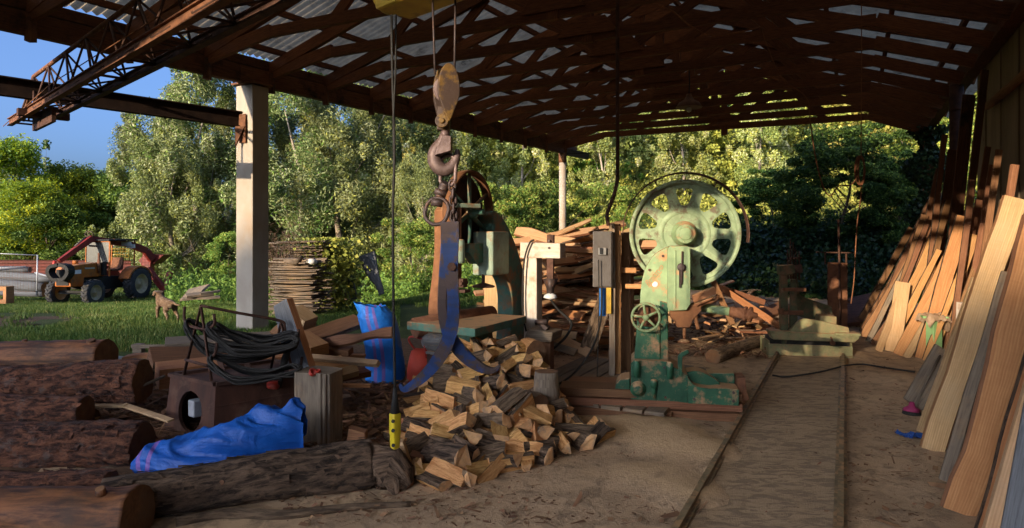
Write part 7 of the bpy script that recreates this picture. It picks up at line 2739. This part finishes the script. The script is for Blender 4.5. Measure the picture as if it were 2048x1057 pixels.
b.cyl(tt(0.35, 0.3, 0.98), tt(0.35, 0.3, 1.62), 0.035, n=10)
b.cyl(tt(0.35, 0.3, 1.1), tt(0.35, 0.3, 1.4), 0.05, n=10)
b.build('exhaust', 'rust', tr_)
b = MB()
b.cyl(tt(0.9, -0.05, 1.29), tt(0.9, -0.05, 1.4), 0.08, n=14)
b.build('filler_cap', 'tractor_orange', tr_)
for l in (0.43, -0.43):                               # fenders
    b = MB()
    pts = []
    for i in range(11):
        a = rad(20 + 14 * i)
        pts.append((-0.95 + math.cos(a) * 0.63, 0.55 + math.sin(a) * 0.60))
    inn = [(-0.95 + (x + 0.95) * 0.9, 0.55 + (z - .55) * 0.92) for x, z in pts]
    tprism(b, pts + [(-1.5, 0.6), (-0.4, 0.6)] if False else pts + inn[::-1], l - 0.02, l + (0.36 if l > 0 else -0.36))
    tprism(b, pts + [(-1.35, 0.62), (-0.5, 0.62)], l - 0.015, l + 0.015)
    b.build('fender', 'tractor_red' if l < 0 else 'tractor_orange', tr_)
b = MB()
for f, l in ((0.05, 0.42), (0.05, -0.42), (-1.1, 0.42), (-1.1, -0.42)):
    b.beam(tt(f, l, 0.85 if f > 0 else 1.1), tt(f - 0.03, l * 0.98, 2.0), 0.04, 0.04)
b.beam(tt(0.05, -0.42, 1.28), tt(0.05, 0.42, 1.28), 0.04, 0.04)
b.beam(tt(0.03, -0.42, 1.98), tt(0.03, 0.42, 1.98), 0.04, 0.04)
cabf = b.build('cab_frame', 'tractor_orange', tr_)
b = MB()
tprism(b, [(0.12, 2.0), (0.12, 2.05), (-1.2, 2.06), (-1.22, 2.0)], -0.47, 0.47)
b.build('cab_roof', 'cable_black', cabf, 0.01)
b = MB()
b._add([tt(0.045, -0.4, 1.3), tt(0.045, 0.4, 1.3), tt(0.03, 0.4, 1.97), tt(0.03, -0.4, 1.97)], [(0, 1, 2, 3)])
ws_ = b.build('windscreen', 'cab_glass', cabf)
ws_.modifiers.new('thick', 'SOLIDIFY').thickness = 0.005
b = MB()
for i in range(9):
    x = -1.1 + 0.0
    b.tube([tt(-1.1, -0.4 + .1 * i, 1.2), tt(-1.11, -0.4 + .1 * i, 1.75)], 0.006, 4)
for i in range(6):
    b.tube([tt(-1.1, -0.42, 1.22 + .1 * i), tt(-1.1, 0.42, 1.22 + .1 * i)], 0.006, 4)
b.build('rear_mesh', 'yellow_paint', cabf)
b = MB()
tprism(b, arc_pts([(-0.85, 1.02), (-0.45, 1.0), (-0.42, 1.06), (-0.75, 1.1), (-0.86, 1.42), (-0.92, 1.42)], 3), -0.2, 0.2)
b.build('seat', 'rust', tr_, 0.02)
b = MB()
swc = tt(-0.2, 0, 1.38)
ax = (tf * 0.35 - Z_ * 0.9).normalized()
b.tube([swc + tl * math.cos(t) * .19 + tl.cross(ax) * math.sin(t) * .19 for t in [2 * math.pi * i / 20 for i in range(20)]], 0.014, 6, closed=True)
b.tube([swc, swc + ax * 0.4], 0.018, 6)
b.build('steering_wheel', 'cable_black', tr_)
b = MB()
b.beam(tt(0.16, 0.32, 0.9), tt(0.16, 0.32, 1.32), 0.1, 0.14)
b.build('toolbox', 'cable_black', tr_)
# the loader crane behind it
arm = MB()


def pp(px, py, Y):
    return P(px, py, Y)


el, bs_, tip = pp(181, 478, 21.0), pp(292, 508, 23.0), pp(118, 523, 20.0)
arm.beam(pp(296, 560, 23.2), pp(298, 508, 23.2), 0.3, 0.3)
arm.build('crane_column', 'tractor_red', tr_, 0.02)
b = MB()
sp_ = [pp(305, 520, 23.1), pp(292, 502, 22.9), pp(262, 490, 22.4), pp(225, 484, 21.7), pp(181, 478, 21.0)]
for i in range(4):
    b.beam(sp_[i], sp_[i + 1], 0.17, 0.24 - 0.02 * i)
b.build('main_boom', 'tractor_red', tr_, 0.01)
b = MB()
b.prism([(-0.32, -0.05), (0.30, -0.05), (0.26, 0.09), (-0.26, 0.09)], pp(246, 489, 21.95), (0.97, 0.1, 0), (0, 0, 1), (0, -0.02, 0))
b.build('plate', 'white_paint', tr_)
b = MB()
b.prism([(-0.14, -0.06), (0.14, -0.06), (0.14, 0.07), (-0.14, 0.07)], pp(262, 493, 22.1), (0.97, 0.1, 0), (0, 0, 1), (0, -0.02, 0))
b.build('plate', 'white_paint', tr_)
b = MB()
b.beam(el + V((0.05, 0, 0.02)), tip, 0.16, 0.2, w1=0.11, h1=0.13)
b.build('jib', 'tractor_red', tr_, 0.01)
b = MB()
b.tube([pp(212, 494, 21.4), pp(178, 492, 20.9)], 0.03, 8)
b.tube([pp(172, 476, 20.9), pp(150, 494, 20.5)], 0.045, 8)
b.tube(spline([el + V((0, -.1, .05)), pp(176, 466, 20.9), pp(184, 464, 20.9), pp(188, 475, 21)], 4), 0.014, 5)
b.tube(spline([el + V((0, -.1, .05)), pp(170, 470, 20.9), pp(176, 462, 20.9), pp(183, 474, 21)], 4), 0.014, 5)
b.build('hydraulics', 'iron', tr_)
b = MB()
b.cyl(pp(107, 533, 19.9), pp(110, 522, 19.9), 0.05, n=12)
b.build('rotator', 'red_paint', tr_)
gpl = pp(122, 541, 19.45)
for s_ in (-1, 1):
    b = MB()
    pts = spline([gpl + V((s_ * 0.03, 0, .16)), gpl + V((s_ * 0.24, -.02, .10)), gpl + V((s_ * 0.29, -.03, -.08)), gpl + V((s_ * 0.16, -.03, -.26)), gpl + V((s_ * 0.02, -.02, -.28))], 4)
    for i in range(len(pts) - 1):
        b.beam(pts[i], pts[i + 1], 0.22, 0.07 - 0.002 * i, up=(0, 1, 0.01)) if False else b.beam(pts[i], pts[i + 1] + (pts[i + 1] - pts[i]) * .1, 0.10, 0.30, up=(0, 1, 0))
    b.build('grapple_jaw', 'cable_black', tr_)
b = MB()
b.prism([(0, 0), (0.4, 0.06), (0.75, 0.38), (0.1, 0.40), (-0.1, 0.2)], pp(283, 532, 23.1), (1, 0.1, 0), (0, 0, 1), (0, 0.6, 0))
b.build('counterweight_hopper', 'tractor_red', tr_, 0.01)
b = MB()
b.beam(pp(296, 538, 23.0), pp(332, 585, 22.8), 0.14, 0.2)
b.beam(pp(330, 592, 22.7), pp(340, 545, 22.9), 0.18, 0.12)
b.build('stabiliser_leg', 'tractor_red', tr_, 0.01)

# ------------------------------------------------------------ dog
def skin_body(name, nodes, edges, mat_, loc, label, cat, sub=2):
    me = bpy.data.meshes.new(name + '_skeleton')
    me.from_pydata([n[0] for n in nodes], edges, [])
    ob = bpy.data.objects.new(name + '_skeleton', me)
    C.objects.link(ob)
    sk = ob.modifiers.new('skin', 'SKIN')
    sk.use_smooth_shade = True
    for i, n_ in enumerate(nodes):
        d = me.skin_vertices[0].data[i]
        r = n_[1]
        d.radius = r if isinstance(r, tuple) else (r, r)
        d.use_root = (i == 0)
    su = ob.modifiers.new('sub', 'SUBSURF')
    su.levels = su.render_levels = sub
    dgp = bpy.context.evaluated_depsgraph_get()
    nm = bpy.data.meshes.new_from_object(ob.evaluated_get(dgp))
    bpy.data.objects.remove(ob)
    nm.materials.clear()
    nm.materials.append(MATS[mat_])
    uvl = nm.uv_layers.get('var') or nm.uv_layers.new(name='var')
    for d in uvl.data:
        d.uv = (0.5, 0.5)
    o = bpy.data.objects.new(name, nm)
    C.objects.link(o)
    o.location = loc
    return tag(o, label, cat)


dq = G(334, 645)
# local: x = towards the picture's left (head), y = away, z up; seen a little from behind
hd = V((-0.80, 0.60, 0))                              # heading: left and away
sdv = V((0.60, 0.80, 0))
D = lambda f, s_, z: tuple(hd * f + sdv * s_ + V((0, 0, z)))
nodes = [(D(-0.16, 0, 0.40), (0.085, 0.095)),          # 0 pelvis
         (D(0.0, 0, 0.385), (0.085, 0.09)),            # 1 loin
         (D(0.16, 0, 0.375), (0.10, 0.115)),           # 2 chest
         (D(0.25, 0, 0.41), (0.085, 0.095)),           # 3 shoulder
         (D(0.31, 0, 0.50), (0.06, 0.065)),            # 4 neck
         (D(0.35, 0, 0.565), (0.07, 0.07)),            # 5 head
         (D(0.42, -0.02, 0.555), (0.048, 0.05)),       # 6 stop
         (D(0.485, -0.03, 0.54), (0.036, 0.034)),      # 7 muzzle
         (D(0.22, -0.07, 0.31), 0.05), (D(0.23, -0.075, 0.17), 0.03), (D(0.225, -0.075, 0.05), 0.024), (D(0.255, -0.08, 0.015), 0.026),   # 8-11 front near
         (D(0.22, 0.07, 0.31), 0.05), (D(0.20, 0.075, 0.17), 0.03), (D(0.18, 0.075, 0.05), 0.024), (D(0.21, 0.08, 0.015), 0.026),         # 12-15 front far
         (D(-0.14, -0.075, 0.30), 0.062), (D(-0.10, -0.085, 0.22), 0.042), (D(-0.20, -0.085, 0.13), 0.024), (D(-0.18, -0.085, 0.03), 0.022), (D(-0.145, -0.085, 0.014), 0.025),   # 16-20 hind near
         (D(-0.16, 0.075, 0.30), 0.062), (D(-0.15, 0.085, 0.22), 0.042), (D(-0.26, 0.085, 0.13), 0.024), (D(-0.24, 0.085, 0.03), 0.022), (D(-0.205, 0.085, 0.014), 0.025),       # 21-25 hind far
         (D(-0.25, 0, 0.40), 0.03), (D(-0.36, 0, 0.365), 0.02), (D(-0.47, 0.02, 0.36), 0.014),                                     # 26-28 tail
         (D(0.33, -0.075, 0.575), (0.03, 0.016)), (D(0.35, -0.105, 0.50), (0.036, 0.014)),                                         # 29-30 near ear
         (D(0.33, 0.075, 0.575), (0.03, 0.016)), (D(0.35, 0.105, 0.50), (0.036, 0.014))]                                           # 31-32 far ear
edges = [(0, 1), (1, 2), (2, 3), (3, 4), (4, 5), (5, 6), (6, 7), (3, 8), (8, 9), (9, 10), (10, 11), (3, 12), (12, 13), (13, 14), (14, 15),
         (0, 16), (16, 17), (17, 18), (18, 19), (19, 20), (0, 21), (21, 22), (22, 23), (23, 24), (24, 25), (0, 26), (26, 27), (27, 28), (5, 29), (29, 30), (5, 31), (31, 32)]
dog = skin_body('dog', nodes, edges, 'dog_fur', dq + V((0, 0, 0.0)), 'shaggy brown dog standing on the lawn looking towards the tractor', 'dog')
b = MB()
for s_ in (-1, 1):
    pass
b.lathe(V(D(0.515, -0.033, 0.545)) + dog.location, hd, [(0.0, -0.01), (0.017, -0.004), (0.014, 0.008), (0.0, 0.012)], 10)
b.build('nose', 'cable_black', dog)
for s_ in (-1, 1):
    b = MB()
    b.lathe(V(D(0.405, s_ * 0.038 - 0.01, 0.592)) + dog.location, hd, [(0.0, -0.008), (0.011, 0.0), (0.0, 0.01)], 8)
    b.build('eye', 'cable_black', dog)

# ------------------------------------------------------------ chips and bark litter
rg = np.random.default_rng(17)
pts = []
polyA = [xy(170, 800), xy(330, 900), xy(640, 930), xy(800, 900), xy(840, 780), xy(700, 740), xy(560, 760), xy(300, 780)]
while len(pts) < 9000:
    px_, py_ = rg.uniform(150, 880), rg.uniform(735, 935)
    if px_ > 800 and py_ > 860:
        continue
    q = G(px_, py_)
    pts.append((q.x, q.y, 0.035 + abs(rg.normal(0, 0.022))))
for i in range(5200):                                  # sparse ones on the sawdust floor
    px_, py_ = rg.uniform(560, 1900), rg.uniform(720, 1056)
    if rg.uniform() < 0.4 and px_ > 1150:
        continue
    q = G(px_, py_)
    pts.append((q.x, q.y, 0.022))
for i in range(3000):
    px_, py_ = rg.uniform(1080, 1570), rg.uniform(640, 720)
    q = G(px_, py_)
    pts.append((q.x, q.y, 0.03 + abs(rg.normal(0, 0.03))))
cen = np.array(pts)
n = len(cen)
a = rg.uniform(0, 2 * np.pi, n)
ax = np.stack([np.cos(a), np.sin(a) * 0.7, rg.normal(0, 0.22, n)], 1)
up_ = np.stack([rg.normal(0, 0.3, n), rg.normal(0, 0.3, n), np.ones(n)], 1)
sd = np.cross(up_, ax)
sd /= np.linalg.norm(sd, axis=1, keepdims=True)
big = (np.arange(n) < 9000) | (np.arange(n) >= n - 3000) | (rg.uniform(0, 1, n) < 0.04)
Ls_ = np.where(big, rg.gamma(2.0, 0.05, n), rg.gamma(2.0, 0.014, n))[:, None]
Ws = np.where(big, rg.gamma(2.0, 0.011, n), rg.gamma(2.0, 0.006, n))[:, None]
j = lambda: rg.uniform(0.6, 1.2, (n, 1))
q = np.stack([cen - ax * Ls_ / 2 * j() - sd * Ws / 2, cen + ax * Ls_ / 2 * j() - sd * Ws / 2 * j(), cen + ax * Ls_ / 2 * j() + sd * Ws / 2, cen - ax * Ls_ / 2 * j() + sd * Ws / 2 * j()], 1).reshape(-1, 3)
q[:, 2] = np.maximum(q[:, 2], 0.018)
me = np_quads('wood_chips', q, np.stack([rg.uniform(0, 1, n), rg.uniform(0, 1, n)], 1), ['chip_wood'])
o = bpy.data.objects.new('wood_chips', me)
C.objects.link(o)
tag(o, 'bark strips and wood chips littering the floor', 'wood chips', kind='stuff')
